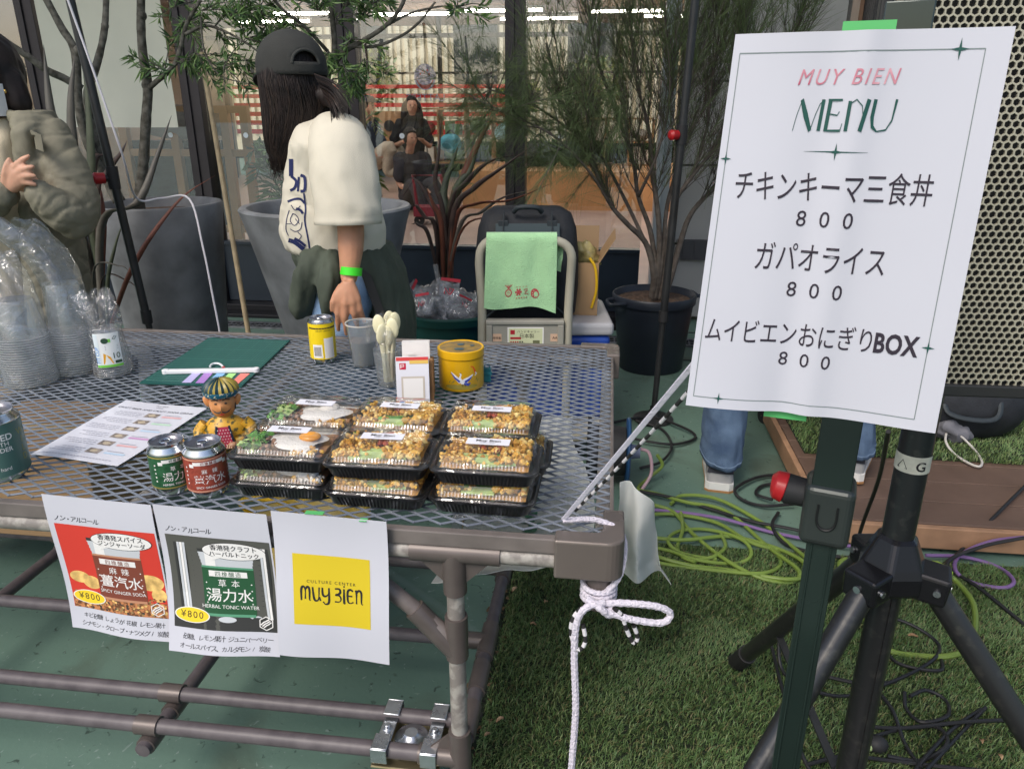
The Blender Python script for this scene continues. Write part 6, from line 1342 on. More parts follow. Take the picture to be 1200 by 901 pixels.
b = B(); b.tube(smoothpath([bp + V((-0.05, -0.065, 0.392)), bp + V((-0.03, -0.085, 0.410)), bp + V((0.03, -0.085, 0.410)), bp + V((0.05, -0.065, 0.392))], 5), 0.009, 10); b.build('grab_handle', strapm, e)
b = B(); b.box(bp + V((0, -0.094, 0.33)), (0.23, 0.004, 0.05), rot(x=-0.28)); b.build('back_panel', trimm, e, bevel=0.002)
# towel
tx0, tx1 = at(571, 300, Y=CQ).x, at(652, 300, Y=CQ).x; tw = tx1 - tx0
def towelf(u, v):
    x = tx0 + tw * u + 0.012 * v * (u - 0.55) - 0.006 * v; L = 0.30
    fold = 0.0045 * math.sin(u * 14 + 1.0) * v + 0.004 * noise.noise(V((u * 5, v * 3, 2.0)))
    if v < 0.16: return V((x, CQ - 0.003 - 0.019 * math.sin(R(90) - (0.16 - v) / 0.16 * R(150)), zt_ + 0.0 + 0.0195 * math.cos(R(90) - (0.16 - v) / 0.16 * R(150)) + 0.001))
    s_ = (v - 0.16) / 0.84
    return V((x, CQ - 0.022 - fold - 0.012 * s_ * (1 - s_), zt_ + 0.001 - s_ * (0.232 + 0.022 * u * u + 0.010 * math.sin(u * 6.0 + 0.5))))
e = thing('towel', 'mint green towel with red fruit prints hanging on the cart handle', 'towel', ((tx0 + tx1) / 2, CQ, 0.58))
b = B(); b.slab(lambda u, v: towelf(u, v), 40, 40, 0.003); b.build('cloth', mat('towel_mint', (0.36, 0.62, 0.34), rough=0.95, var=0.05, vs_=20, bump=0.9, bs=260, sheen=0.3), e)
b = B(); b.slab(lambda u, v: V((tx1 - 0.002 + 0.022 * u + 0.004 * math.sin(v * 5), CQ + 0.016 + 0.006 * math.sin(u * 3 + v * 4), zt_ - 0.002 - 0.105 * v - 0.01 * u)), 6, 12, 0.003); b.build('back_fold', MATS['towel_mint'], e)
s = Sheet(lambda x, y, z: towelf(x, y) + V((0, -0.0042 - z, 0))); rp = 0
def to(u, v, ru, rv, n=16): s.oval(u, v, ru, rv, 0, 0.0002, n)
def tl(pts, w): s.line(pts, w, 0, 0.0004)
to(0.335, 0.80, 0.048, 0.052); [tl([(0.335, 0.745), (0.335 + dx, 0.70)], 0.008) for dx in (-0.05, -0.025, 0.0, 0.025, 0.05)]
to(0.475, 0.80, 0.022, 0.024); [to(0.475 + 0.034 * math.cos(k * 1.05), 0.80 + 0.036 * math.sin(k * 1.05), 0.013, 0.014, 8) for k in range(6)]
tl([(0.55, 0.775), (0.60, 0.765), (0.585, 0.80), (0.56, 0.825), (0.61, 0.83)], 0.010); tl([(0.56, 0.80), (0.605, 0.79)], 0.008)
to(0.705, 0.825, 0.058, 0.062); [tl([(0.44 + 0.045 * k, 0.735), (0.46 + 0.045 * k, 0.733)], 0.006) for k in range(4)]; [to(0.45 + 0.035 * k, 0.875, 0.009, 0.009, 6) for k in range(5)]
s.build('fruit_print', [mat('towel_red', (0.42, 0.06, 0.07), rough=0.9)], e)
s2 = Sheet(lambda x, y, z: towelf(x, y) + V((0, -0.0048 - z, 0)))
s2.oval(0.335, 0.80, 0.034, 0.038, 0, 0, 14); s2.oval(0.72, 0.835, 0.030, 0.036, 0, 0, 12)
for x, y in ((0.69, 0.79), (0.672, 0.82), (0.675, 0.85), (0.70, 0.868)): s2.oval(x, y, 0.006, 0.007, 0, 0.0, 6)
s2.build('fruit_print_light', [MATS['towel_mint']], e)
s3 = Sheet(lambda x, y, z: towelf(x, y) + V((0, -0.0054 - z, 0)))
for i in range(3):
    for j in range(3): s3.oval(0.318 + 0.017 * i, 0.778 + 0.02 * j, 0.005, 0.006, 0, 0, 6)
s3.build('fruit_seeds', [MATS['towel_red']], e)
# carton
card = mat('cardboard', (0.34, 0.215, 0.11), rough=0.8, var=0.08, vs_=7); card_in = mat('cardboard_inside', (0.30, 0.20, 0.11), rough=0.85)
ob = V((cx + 0.185, CQ + 0.33, CT)); e = thing('carton', 'open brown carton on the cooler right of the black backpack', 'carton', ob, -0.12)
b = B(); Wc, Dc, Hc = 0.215, 0.25, 0.20
b.box((0, -Dc / 2 + 0.002, Hc / 2), (Wc, 0.004, Hc)); b.box((0, Dc / 2 - 0.002, Hc / 2), (Wc, 0.004, Hc)); b.box((-Wc / 2 + 0.002, 0, Hc / 2), (0.004, Dc - 0.0085, Hc)); b.box((Wc / 2 - 0.002, 0, Hc / 2), (0.004, Dc - 0.0085, Hc)); b.box((0, 0, 0.003), (Wc - 0.009, Dc - 0.009, 0.004)); b.build('walls', card, e, world=False)
b = B(); b.box((Wc / 2 + 0.028, 0.0, Hc + 0.045), (0.004, Dc - 0.02, 0.11), rot(y=0.55)); b.build('flap', card, e, world=False)
b = B(); b.box((0, Dc / 2 + 0.014, Hc + 0.05), (Wc - 0.01, 0.004, 0.10), rot(x=-0.25)); b.build('flap', card_in, e, world=False)
b = B(); b.tube(smoothpath([(Wc / 2 - 0.035, -Dc / 2 - 0.004, Hc + 0.02), (Wc / 2 - 0.012, -Dc / 2 - 0.006, Hc - 0.02), (Wc / 2 - 0.006, -Dc / 2 - 0.005, Hc * 0.5), (Wc / 2 - 0.022, -Dc / 2 - 0.004, 0.03)], 5), 0.005, 8); b.build('yellow_strap', mat('strap_yellow', (0.70, 0.42, 0.01), rough=0.5), e, world=False)
for k, z in enumerate((0.165, 0.225)):
    c = ob + rotz(-0.12) @ V((-0.035, -0.055, 0)) + V((0, 0, z)); o = thing('paper_pack', ['lower', 'upper'][k] + ' lavender blue pack standing in the open carton', 'pack', c - V((0, 0, 0.028)), -0.12, 'lavender packs in the carton')
    b = B(); b.box((0, 0, 0.028), (0.10, 0.09, 0.055)); b.build('pack', mat('pack_lavender', (0.16, 0.17, 0.36), rough=0.5), o, world=False, bevel=0.002)
    b = B(); b.box((0, -0.0465, 0.028), (0.07, 0.001, 0.012)); b.box((0, -0.0465, 0.045), (0.05, 0.001, 0.006)); b.build('print', mat('pack_white', (0.5, 0.5, 0.62)), o, world=False)
b = B(); crumple(b, ob + V((0.05, -0.02, 0.20)), (0.04, 0.06, 0.06), 5.0); o = b.build('noodle_bag', mat('bag_olive', (0.30, 0.25, 0.10), rough=0.4, var=0.4, vs_=40), sharp=0); tag(o, 'crumpled yellowish bag poking out of the carton', 'bag')

# ---- under the table
white_bag = thin_clear('milky_plastic', tint=(0.85, 0.87, 0.86), gloss=0.03, rough=0.3, milk=0.97, milkc=(0.86, 0.88, 0.86), bump=0.6, bs=25)
e = thing('plastic_bag', 'white plastic bag with green marks hanging under and beside the table corner', 'plastic bag', T(-0.1, 0.35, 0.3))
b = B(); b.slab(lambda u, v: T(-0.30 + 0.255 * u + 0.02 * math.sin(v * 6) + 0.05 * max(0, v - 0.6) * (0.5 - u) * 4, 0.06 + 0.66 * v, 0.535 - 0.05 * math.sin(math.pi * u) * math.sin(math.pi * v) + 0.018 * noise.noise(V((u * 4, v * 6, 1))) - 0.05 * (1 - u) ** 2), 24, 34, 0.001); b.build('body', white_bag, e)
s = Sheet(lambda x, y, z: T(-0.30 + 0.255 * x + 0.02 * math.sin(y * 6) + 0.05 * max(0, y - 0.6) * (0.5 - x) * 4, 0.06 + 0.66 * y, 0.535 - 0.05 * math.sin(math.pi * x) * math.sin(math.pi * y) + 0.018 * noise.noise(V((x * 4, y * 6, 1))) - 0.05 * (1 - x) ** 2 + 0.002 + z))
for k in range(8): s.oval(0.52 + 0.03 * math.sin(k * 2.1), 0.10 + 0.055 * k, 0.055, 0.020, 0, 0, 12)
s_g = s; s_g.build('leaf_marks', [mat('mark_green', (0.02, 0.16, 0.08), rough=0.5)], e); s = Sheet(s_g.surf)
for k in range(3): s.oval(0.05 + 0.02 * k, 0.55 + 0.03 * k, 0.05, 0.012, 0, 0, 10)
s.build('lime_mark', [mat('mark_lime', (0.10, 0.55, 0.05), rough=0.5)], e)
b = B()
def tail(u, v):
    return T(0.016 + 0.004 * math.sin(u * 9) + 0.098 * u * (0.62 + 0.25 * v + 1.3 * max(0, v - 0.85)) + 0.006 * noise.noise(V((u * 3, v * 3, 7))), 0.19 + 0.03 * math.sin(u * 7 + v * 2) * (0.3 + v), 0.632 - 0.20 * v + 0.02 * math.sin(u * 4) * v - 0.05 * u ** 3 * (1 - v))
b.slab(tail, 20, 26, 0.001); b.build('hanging_end', white_bag, e)
cb = T(-1.62, 0.77, ZB + 0.0147); e = thing('cardboard_box', 'flat brown cardboard box lying on the lower rails under the left of the table', 'cardboard box', cb, -GA)
b = B(); b.box((0, 0, 0.11), (0.62, 0.42, 0.22)); b.build('box', card, e, world=False, bevel=0.004)
b = B(); b.box((0, 0, 0.2215), (0.62, 0.05, 0.002)); b.build('tape', mat('parcel_tape', (0.45, 0.33, 0.18), rough=0.3), e, world=False)
cb = T(-0.72, 0.50, ZB + 0.0147); e = thing('yellow_bag', 'creased yellow shopping bag resting on the lower rails under the table middle', 'bag', cb, -GA)
b = B(); b.ell((0, 0, 0.09), (0.17, 0.20, 0.10), nu=36, nv=22, f=lambda q: V((q.x, q.y, max(-0.0895, q.z))) * (1 + 0.25 * noise.noise(q * 9)) if q.z > -0.05 else V((q.x, q.y, -0.0895))); b.build('bag', mat('yellow_cloth', (0.55, 0.36, 0.03), rough=0.6, col2=(0.62, 0.50, 0.22), vs_=14), e, world=False)
b = B(); b.tube(smoothpath([(-0.08, -0.05, 0.16), (-0.10, -0.10, 0.24), (0.0, -0.12, 0.26), (0.07, -0.06, 0.17)], 6), 0.006, 8); b.build('strap', MATS['strap_yellow'], e, world=False)
# ---- things by the deck
ac = at(905, 505, Z=0.0); e = thing('amp_case', 'black wheeled case standing behind the jeans on the green floor', 'case', (ac.x + 0.10, ac.y + 0.1, 0), -0.1)
b = B(); b.box((0.06, 0.1, 0.34), (0.42, 0.32, 0.54)); b.build('case', mat('case_black', (0.014, 0.014, 0.016), rough=0.5, bump=0.3, bs=200), e, world=False, bevel=0.012, seg=3)
b = B(); b.box((-0.14, -0.061, 0.34), (0.012, 0.006, 0.5)); b.box((0.26, -0.061, 0.34), (0.012, 0.006, 0.5)); b.build('edge_trim', mat('case_trim', (0.08, 0.08, 0.085), rough=0.3, metal=0.6), e, world=False)
for x in (-0.10, 0.22):
    for y in (-0.02, 0.22):
        b = B(); 
        for s_ in (-0.013, 0.013): b.lathe([(0.003, -0.008), (0.03, -0.008), (0.034, -0.004), (0.034, 0.004), (0.03, 0.008), (0.003, 0.008)], 18, c=(x + s_, y, 0.034), M=rot(y=R(90), z=0.3))
        b.box((x, y, 0.06), (0.04, 0.05, 0.025)); b.build('caster', rubber, e, world=False)
bg_ = at(1140, 520, Z=0.10); e = thing('holdall', 'black holdall lying on the deck turf below the speaker', 'holdall', (bg_.x, bg_.y + 0.15, 0.10), -0.1)
b = B(); b.ell((0, 0, 0.12), (0.24, 0.15, 0.125), nu=32, nv=20, f=lambda q: V((max(-0.22, min(0.22, q.x * 1.15)), q.y, max(-0.115, min(0.11, q.z * 1.2)))) * (1 + 0.10 * noise.noise(q * 7))); b.build('bag', bk, e, world=False)
b = B(); b.tube(smoothpath([(-0.10, -0.10, 0.19), (-0.09, -0.16, 0.12), (0.06, -0.17, 0.11), (0.10, -0.10, 0.19)], 6), 0.009, 8, ell=0.4); b.build('strap', strapm, e, world=False)
cc = at(1120, 515, Z=0.11); e = thing('drawstring_cloth', 'crumpled grey drawstring bag with a pale cord on the deck turf', 'cloth bag', (cc.x, cc.y, 0.10))
b = B(); b.ell(cc + V((0, 0.02, 0.035)), (0.075, 0.045, 0.045), nu=36, nv=20, f=lambda q: q * (1 + 0.45 * noise.noise(q * 22) + 0.2 * noise.noise(q * 55))); b.build('cloth', mat('cloth_grey', (0.15, 0.15, 0.17), rough=0.8), e)
b = B(); b.tube(smoothpath([at(1112, 498, Z=0.15), at(1108, 515, Z=0.13), at(1117, 530, Z=0.105), at(1135, 542, Z=0.102), at(1148, 546, Z=0.102), at(1150, 538, Z=0.102), at(1138, 522, Z=0.108), at(1120, 505, Z=0.15)], 6), 0.0042, 8); b.build('drawcord', mat('cord_cream', (0.50, 0.48, 0.44), rough=0.8), e)
# ---- wooden pole leaning on the glass
a, c = at(236, 62, Y=4.62), at(281, 330, Y=4.15); dd = (c - a).normalized(); c = a + dd * ((0.012 - a.z) / dd.z)
b = B(); b.tube([a, c], 0.014, 12); o = b.build('wooden_pole', mat('pole_wood', (0.42, 0.32, 0.19), rough=0.6, var=0.15, vs_=15)); tag(o, 'pale wooden broom pole leaning against the glass between the two grey planters', 'pole')
# ================================================================ PLANTS
bark = mat('bark_grey', (0.16, 0.15, 0.125), rough=0.85, col2=(0.055, 0.050, 0.038), vs_=45, bump=0.8, bs=70)
bark2 = mat('bark_brown', (0.085, 0.068, 0.056), rough=0.85, col2=(0.14, 0.12, 0.10), vs_=35, bump=0.6, bs=80)
def limb(b, pts, r0, r1, n=9, seed=0):
    P = smoothpath(pts, 6); m = len(P)
    b.tube(P, [(r0 + (r1 - r0) * i / (m - 1)) * (1 + 0.10 * noise.noise(P[i] * 28 + V((seed, 0, 0)))) for i in range(m)], n)
def leafmesh(name, items, mats, parent):
    """items: (base, direction, length, width, material) narrow folded leaves"""
    b = B(); rg = random.Random(len(items))
    for p, d, L, w, mi in items:
        x, y, d = frame_from(d); a = rg.uniform(0, 6.28); s_ = x * math.cos(a) + y * math.sin(a); n_ = d.cross(s_)
        q = p + d * L * 0.45 + n_ * L * 0.05; t = p + d * L - n_ * L * 0.06
        b.add([p, q + s_ * w / 2, t, q - s_ * w / 2], [(0, 1, 2), (0, 2, 3)], mi, False)
    return b.build(name, mats, parent, sharp=0)
lf = [mat('leaf_fresh', (0.19, 0.30, 0.09), rough=0.45), mat('leaf_mid', (0.12, 0.21, 0.07), rough=0.4), mat('leaf_dark', (0.05, 0.10, 0.04), rough=0.4)]
rg = random.Random(21)
def whorls(out, p, d, n, L=0.07, spread=0.9):
    for k in range(n):
        a = rg.uniform(0, 6.28); x, y, dd = frame_from(d); v_ = (dd * rg.uniform(0.35, 1.0) + (x * math.cos(a) + y * math.sin(a)) * spread).normalized(); v_.z -= 0.12
        out.append((p - dd * rg.uniform(0, 0.035), v_, L * rg.uniform(0.6, 1.2), L * 0.17, rg.choice((0, 0, 1, 1, 2))))
def leafy(parent, ends, per=7, reach=0.16, L=0.07, down=0.15):
    """twigs with leaf whorls round given places"""
    tw = B(); items = []
    for p, d in ends:
        d = V(d).normalized()
        for k in range(per):
            a = V((rg.gauss(0, 1), rg.gauss(0, 0.8), rg.gauss(0, 0.8))).normalized(); e = (d * 0.75 + a * 0.9); e.z -= down * rg.random(); e.normalize(); ln = reach * rg.uniform(0.45, 1.2)
            m_ = p + e * ln * 0.5 + V((0, 0, 0.01)); q = p + e * ln
            tw.tube([p, m_, q], [0.0026, 0.002, 0.0012], 5, cap=False)
            for t in (0.35, 0.6, 0.8, 1.0): whorls(items, p.lerp(q, t), e, 7 if t > 0.7 else 4, L)
    tw.build('twigs', bark, parent); leafmesh('leaves', items, lf, parent)
# tree in the left planter
e = thing('planter_tree', 'grey-barked tree with narrow green leaves growing in the left grey planter', 'tree', V((P1.x, P1.y, 0.84)))
Y1 = 3.25
b = B(); limb(b, [V((P1.x - 0.08, P1.y, 0.82)), at(163, 236, Y=Y1), at(168, 190, Y=Y1), at(171, 140, Y=Y1), at(173, 102, Y=Y1), at(167, 60, Y=Y1), at(165, 20, Y=Y1), at(166, -40, Y=Y1)], 0.024, 0.015)
limb(b, [at(173, 104, Y=Y1), at(184, 95, Y=Y1 - 0.02), at(203, 78, Y=Y1 - 0.04), at(211, 58, Y=Y1 - 0.05), at(218, 30, Y=Y1 - 0.06), at(235, 0, Y=Y1 - 0.1)], 0.012, 0.006)
limb(b, [at(140, 236, Y=Y1 - 0.05), at(125, 205, Y=Y1 - 0.06), at(112, 165, Y=Y1 - 0.08), at(104, 125, Y=Y1 - 0.08), at(105, 100, Y=Y1 - 0.08), at(115, 70, Y=Y1 - 0.06), at(123, 30, Y=Y1 - 0.05), at(125, -30, Y=Y1)], 0.026, 0.010)
limb(b, [at(128, 212, Y=Y1 - 0.06), at(104, 170, Y=Y1 - 0.12), at(92, 120, Y=Y1 - 0.14), at(88, 62, Y=Y1 - 0.14), at(72, 32, Y=Y1 - 0.14), at(52, -5, Y=Y1 - 0.14)], 0.020, 0.012)
limb(b, [at(96, 104, Y=Y1 - 0.13), at(76, 92, Y=Y1 - 0.16), at(55, 82, Y=Y1 - 0.2), at(30, 64, Y=Y1 - 0.24), at(-10, 38, Y=Y1 - 0.3)], 0.015, 0.012)
for p, r_ in ((at(91, 60, Y=Y1 - 0.14), 0.019), (at(123, 30, Y=Y1 - 0.05), 0.014), (at(172, 100, Y=Y1), 0.02), (at(166, 18, Y=Y1), 0.019)): b.ell(p, (r_, r_, r_ * 1.1), nu=12, nv=8)
b.build('trunk', bark, e, sharp=0)
b = B(); limb(b, [at(217, 40, Y=Y1 - 0.06), at(240, 30, Y=Y1 - 0.06), at(262, 36, Y=Y1 - 0.08), at(285, 48, Y=Y1 - 0.1), at(302, 60, Y=Y1 - 0.1)], 0.007, 0.003, 6); limb(b, [at(235, 20, Y=Y1 - 0.1), at(240, 60, Y=Y1 - 0.1), at(258, 88, Y=Y1 - 0.12), at(290, 98, Y=Y1 - 0.12)], 0.004, 0.002, 6); b.build('branch', bark, e, sharp=0)
ends = [(at(u, v, Y=Y1 + dy), (dx, 0.1, dz)) for u, v, dy, dx, dz in ((205, 8, 0, .2, .4), (215, 25, 0, .2, -.2), (236, 12, -.1, .3, .5), (252, 30, -.05, .6, 0), (270, 18, -.1, .5, .4), (288, 45, -.1, .6, -.1), (230, 62, -.05, .2, -.5), (262, 78, -.1, .6, -.2), (214, 72, 0, .4, -.3), (302, 12, -.1, .4, .3), (275, 62, 0, .4, -.2), (193, 82, 0, -.3, .1), (245, -8, 0, 0, .5), (318, 40, -.1, .5, 0))]
leafy(e, ends, 4, 0.15, 0.056)
# tree in the second planter, crown above the woman
e = thing('planter_tree', 'tree with narrow green leaves spreading above the woman from the pale-rimmed planter', 'tree', V((P2.x, P2.y, 0.81)))
Y2 = 3.28; c0 = V((P2.x - 0.04, P2.y, 0.79))
b = B(); limb(b, [c0, at(372, 200, Y=Y2), at(378, 140, Y=Y2), at(384, 90, Y=Y2), at(392, 60, Y=Y2), at(388, 10, Y=Y2), at(380, -40, Y=Y2)], 0.02, 0.008)
limb(b, [at(384, 88, Y=Y2), at(402, 62, Y=Y2 - 0.05), at(425, 48, Y=Y2 - 0.08), at(452, 30, Y=Y2 - 0.12), at(470, 8, Y=Y2 - 0.14), at(480, -20, Y=Y2 - 0.14)], 0.012, 0.006)
limb(b, [at(414, 54, Y=Y2 - 0.07), at(440, 54, Y=Y2 - 0.07), at(470, 42, Y=Y2 - 0.08), at(492, 25, Y=Y2 - 0.1), at(510, 2, Y=Y2 - 0.1)], 0.007, 0.004)
limb(b, [at(452, 30, Y=Y2 - 0.12), at(480, 16, Y=Y2 - 0.12), at(512, 8, Y=Y2 - 0.1), at(545, 6, Y=Y2 - 0.1)], 0.006, 0.002)
limb(b, [at(388, 98, Y=Y2), at(392, 92, Y=Y2 - 0.1), at(415, 94, Y=Y2 - 0.15)], 0.005, 0.002, 6); limb(b, [at(384, 60, Y=Y2), at(356, 30, Y=Y2 - 0.1), at(330, 10, Y=Y2 - 0.15), at(310, -20, Y=Y2 - 0.2)], 0.008, 0.004)
b.build('trunk', bark, e, sharp=0)
ends = [(at(u, v, Y=Y2 + dy), (dx, 0.1, dz)) for u, v, dy, dx, dz in ((330, 12, -.1, -.3, .3), (350, 30, -.1, 0, 0), (372, 12, -.1, 0, .5), (392, 30, 0, .2, .1), (405, 8, -.1, .3, .5), (412, 45, -.1, .3, -.1), (385, 60, -.1, -.1, -.4), (402, 74, -.1, .2, -.6), (422, 22, 0, .4, .2), (436, 4, -.1, .4, .2), (360, -5, 0, -.2, .4), (312, 30, -.1, -.5, 0), (425, 70, -.1, .3, -.4), (536, 8, -.1, .6, 0), (398, 95, -.05, .2, -.7))]
leafy(e, ends, 4, 0.13, 0.054, 0.3)
# sword-leaved flax plants
fl = [mat('flax_bronze', (0.060, 0.040, 0.034), rough=0.5, var=0.25, vs_=14), mat('flax_green', (0.070, 0.082, 0.052), rough=0.5, var=0.2, vs_=14), mat('flax_rust', (0.17, 0.060, 0.038), rough=0.5, var=0.3, vs_=10), mat('flax_grey', (0.115, 0.105, 0.088), rough=0.5, var=0.2, vs_=10)]
def blade(pts, w, m, parent, name='blade', flip=0.0, wk=1.0):
    P = smoothpath(pts, 6); n = len(P); b = B()
    def f(u, v):
        i = min(n - 1, int(round(v * (n - 1)))); d = P[min(i + 1, n - 1)] - P[max(i - 1, 0)]
        side = V((math.cos(flip), math.sin(flip), 0)); side = (side - d.normalized() * side.dot(d.normalized())).normalized(); nn = d.normalized().cross(side)
        ww = w * (0.75 + 0.25 * math.sin(math.pi * min(1, v * 1.4))) * (1 - max(0, (v - 0.55) / 0.45) ** 1.6 * 0.97)
        return P[i] + side * ((u - 0.5) * ww) + nn * (abs(u - 0.5) * ww * 0.55)
    w *= wk; b.slab(f, 4, n - 1, 0.0012); return b.build(name, m, parent, sharp=0)
def flax(name, label, base, tips, pot_h=0.28):
    e = thing(name, label, 'plant', (base.x, base.y, 0), 0, 'flax plants with sword-shaped leaves')
    b = B(); b.lathe([(0.001, 0.0), (0.10, 0.0), (0.13, pot_h), (0.12, pot_h + 0.005), (0.115, pot_h - 0.03), (0.001, pot_h - 0.03)], 28, c=(base.x, base.y, 0)); b.build('pot', MATS['pot_navy'], e)
    for k, (pts, w, m, fl_) in enumerate(tips):
        p0 = base + V((rg.uniform(-0.04, 0.04), rg.uniform(-0.04, 0.04), pot_h - 0.03)); blade([p0] + pts, w, fl[m], e, flip=fl_, wk=1.0 if pot_h < 0.29 else 1.45)
    return e
A_ = lambda u, v, Y: at(u, v, Y=Y)
b1 = V((at(98, 330, Y=2.88).x, 2.9, 0))
flax('flax_plant', 'flax plant with tall dull bronze blades at left beside the olive coat', b1, [
    ([A_(92, 270, 2.85), A_(86, 200, 2.84), A_(82, 120, 2.85), A_(88, 62, 2.88)], 0.045, 3, 0.2), ([A_(103, 260, 2.86), A_(104, 190, 2.85), A_(101, 120, 2.86), A_(96, 66, 2.88)], 0.042, 1, -0.3),
    ([A_(85, 260, 2.9), A_(70, 185, 2.92), A_(58, 120, 2.95), A_(51, 52, 3.0)], 0.05, 3, 0.5), ([A_(108, 262, 2.9), A_(110, 200, 2.92), A_(118, 180, 2.95), A_(134, 192, 3.0)], 0.03, 0, 0.9),
    ([A_(118, 270, 2.85), A_(160, 240, 2.82), A_(185, 180, 2.9), A_(201, 135, 2.95)], 0.030, 3, 0.5), ([A_(112, 240, 2.86), A_(122, 205, 2.86), A_(140, 180, 2.85), A_(149, 164, 2.85)], 0.026, 0, -0.2),
    ([A_(80, 230, 2.9), A_(55, 160, 2.95), A_(38, 125, 3.0)], 0.04, 1, 0.6), ([A_(120, 330, 2.84), A_(150, 330, 2.8), A_(172, 348, 2.78)], 0.012, 0, 1.2), ([A_(110, 320, 2.8), A_(140, 312, 2.75), A_(152, 318, 2.72)], 0.012, 3, 1.2),
    ([A_(118, 300, 2.9), A_(120, 250, 2.92), A_(117, 215, 2.95)], 0.03, 2, 0.1), ([A_(125, 340, 2.82), A_(134, 290, 2.8), A_(146, 255, 2.8)], 0.016, 1, 0.0),
    ([A_(142, 345, 2.72), A_(165, 295, 2.70), A_(188, 260, 2.74), A_(216, 228, 2.82), A_(252, 205, 2.95)], 0.018, 2, 0.2), ([A_(95, 330, 2.86), A_(88, 300, 2.85), A_(92, 262, 2.85)], 0.05, 0, 0.3)])
b2 = V((at(522, 320, Y=3.50).x, 3.58, 0))
flax('flax_plant', 'dark red and green flax plant with arching blades behind the green bin', b2, [
    ([A_(530, 250, 3.5), A_(545, 205, 3.5), A_(562, 165, 3.5), A_(577, 138, 3.5)], 0.030, 2, 0.2), ([A_(528, 250, 3.48), A_(548, 215, 3.46), A_(575, 190, 3.44), A_(612, 180, 3.42)], 0.026, 0, 0.6),
    ([A_(535, 262, 3.46), A_(560, 240, 3.42), A_(600, 235, 3.38), A_(648, 214, 3.36)], 0.028, 2, 0.9), ([A_(540, 268, 3.45), A_(565, 250, 3.42), A_(590, 232, 3.4), A_(625, 222, 3.38)], 0.024, 3, 0.9),
    ([A_(524, 262, 3.5), A_(520, 225, 3.52), A_(530, 190, 3.54), A_(538, 168, 3.56)], 0.024, 1, 0.1), ([A_(515, 262, 3.5), A_(505, 235, 3.5), A_(492, 214, 3.5), A_(480, 206, 3.5)], 0.020, 0, 0.4),
    ([A_(512, 270, 3.48), A_(498, 252, 3.45), A_(487, 240, 3.42), A_(478, 248, 3.40)], 0.018, 0, 0.9), ([A_(520, 255, 3.46), A_(510, 215, 3.44), A_(514, 180, 3.42), A_(517, 140, 3.42)], 0.016, 0, 0.0),
    ([A_(532, 255, 3.44), A_(556, 222, 3.40), A_(585, 200, 3.38), A_(622, 172, 3.36)], 0.024, 0, 0.4), ([A_(540, 275, 3.42), A_(575, 255, 3.38), A_(600, 262, 3.36)], 0.016, 2, 1.0),
    ([A_(518, 268, 3.42), A_(508, 240, 3.38), A_(500, 220, 3.36)], 0.016, 2, 0.3), ([A_(530, 240, 3.5), A_(552, 196, 3.5), A_(563, 150, 3.52)], 0.024, 1, 0.1), ([A_(505, 280, 3.42), A_(490, 262, 3.38), A_(482, 262, 3.36)], 0.016, 0, 0.9)], 0.30)
# feathery tree in the black pot
e = thing('feathery_tree', 'feathery many-stemmed tree with thread-thin grey green twigs in the black pot', 'tree', V((P3.x, P3.y, 0.36)))
Y3 = 3.66; base = V((P3.x, P3.y, 0.345)); ndl = [mat('needle_green', (0.11, 0.155, 0.058), rough=0.6), mat('needle_grey', (0.095, 0.085, 0.070), rough=0.7), mat('needle_brown', (0.075, 0.052, 0.042), rough=0.7)]
stems = [([A_(766, 320, Y3), A_(757, 285, Y3), A_(735, 262, Y3 - .05), A_(716, 240, Y3 - .08), A_(700, 205, Y3 - .1), A_(680, 165, Y3 - .1), A_(655, 110, Y3 - .1), A_(640, 50, Y3 - .1)], .017, .004),
    ([A_(768, 315, Y3), A_(762, 270, Y3 + .05), A_(748, 230, Y3 + .05), A_(742, 190, Y3 + .05), A_(725, 140, Y3 + .05), A_(700, 70, Y3 + .05), A_(690, 10, Y3)], .015, .004),
    ([A_(772, 310, Y3), A_(772, 260, Y3), A_(766, 210, Y3), A_(760, 150, Y3), A_(745, 90, Y3), A_(738, 10, Y3)], .018, .004),
    ([A_(780, 315, Y3), A_(784, 270, Y3 - .05), A_(792, 235, Y3 - .08), A_(812, 205, Y3 - .1), A_(838, 170, Y3 - .1), A_(860, 110, Y3 - .1), A_(875, 40, Y3 - .1)], .015, .004),
    ([A_(786, 325, Y3), A_(797, 285, Y3 + .04), A_(810, 250, Y3 + .05), A_(840, 215, Y3 + .05), A_(880, 160, Y3 + .05), A_(910, 90, Y3 + .05), A_(940, 20, Y3)], .018, .004),
    ([A_(776, 300, Y3), A_(782, 240, Y3 + .08), A_(795, 190, Y3 + .1), A_(805, 120, Y3 + .1), A_(812, 40, Y3 + .1), A_(815, -20, Y3)], .014, .004),
    ([A_(757, 285, Y3), A_(728, 225, Y3 + .1), A_(702, 180, Y3 + .05), A_(665, 150, Y3), A_(620, 120, Y3 - .1), A_(575, 105, Y3 - .15)], .010, .003),
    ([A_(716, 240, Y3 - .08), A_(690, 200, Y3 - .15), A_(650, 160, Y3 - .2), A_(600, 135, Y3 - .2), A_(555, 115, Y3 - .2)], .008, .003),
    ([A_(812, 205, Y3 - .1), A_(828, 150, Y3), A_(835, 90, Y3), A_(845, 20, Y3)], .008, .003), ([A_(748, 230, Y3), A_(770, 180, Y3 - .1), A_(785, 110, Y3 - .1), A_(780, 20, Y3 - .1)], .008, .003)]
b = B()
for pts, r0, r1 in stems: limb(b, [base + (pts[0] - base) * 0.0 + V(((pts[0].x - base.x) * 0.6, 0, 0))] + pts if r0 > .011 else pts, r0, r1, 8)
b.build('trunk', bark2, e, sharp=0)
tw = B(); nd = B()
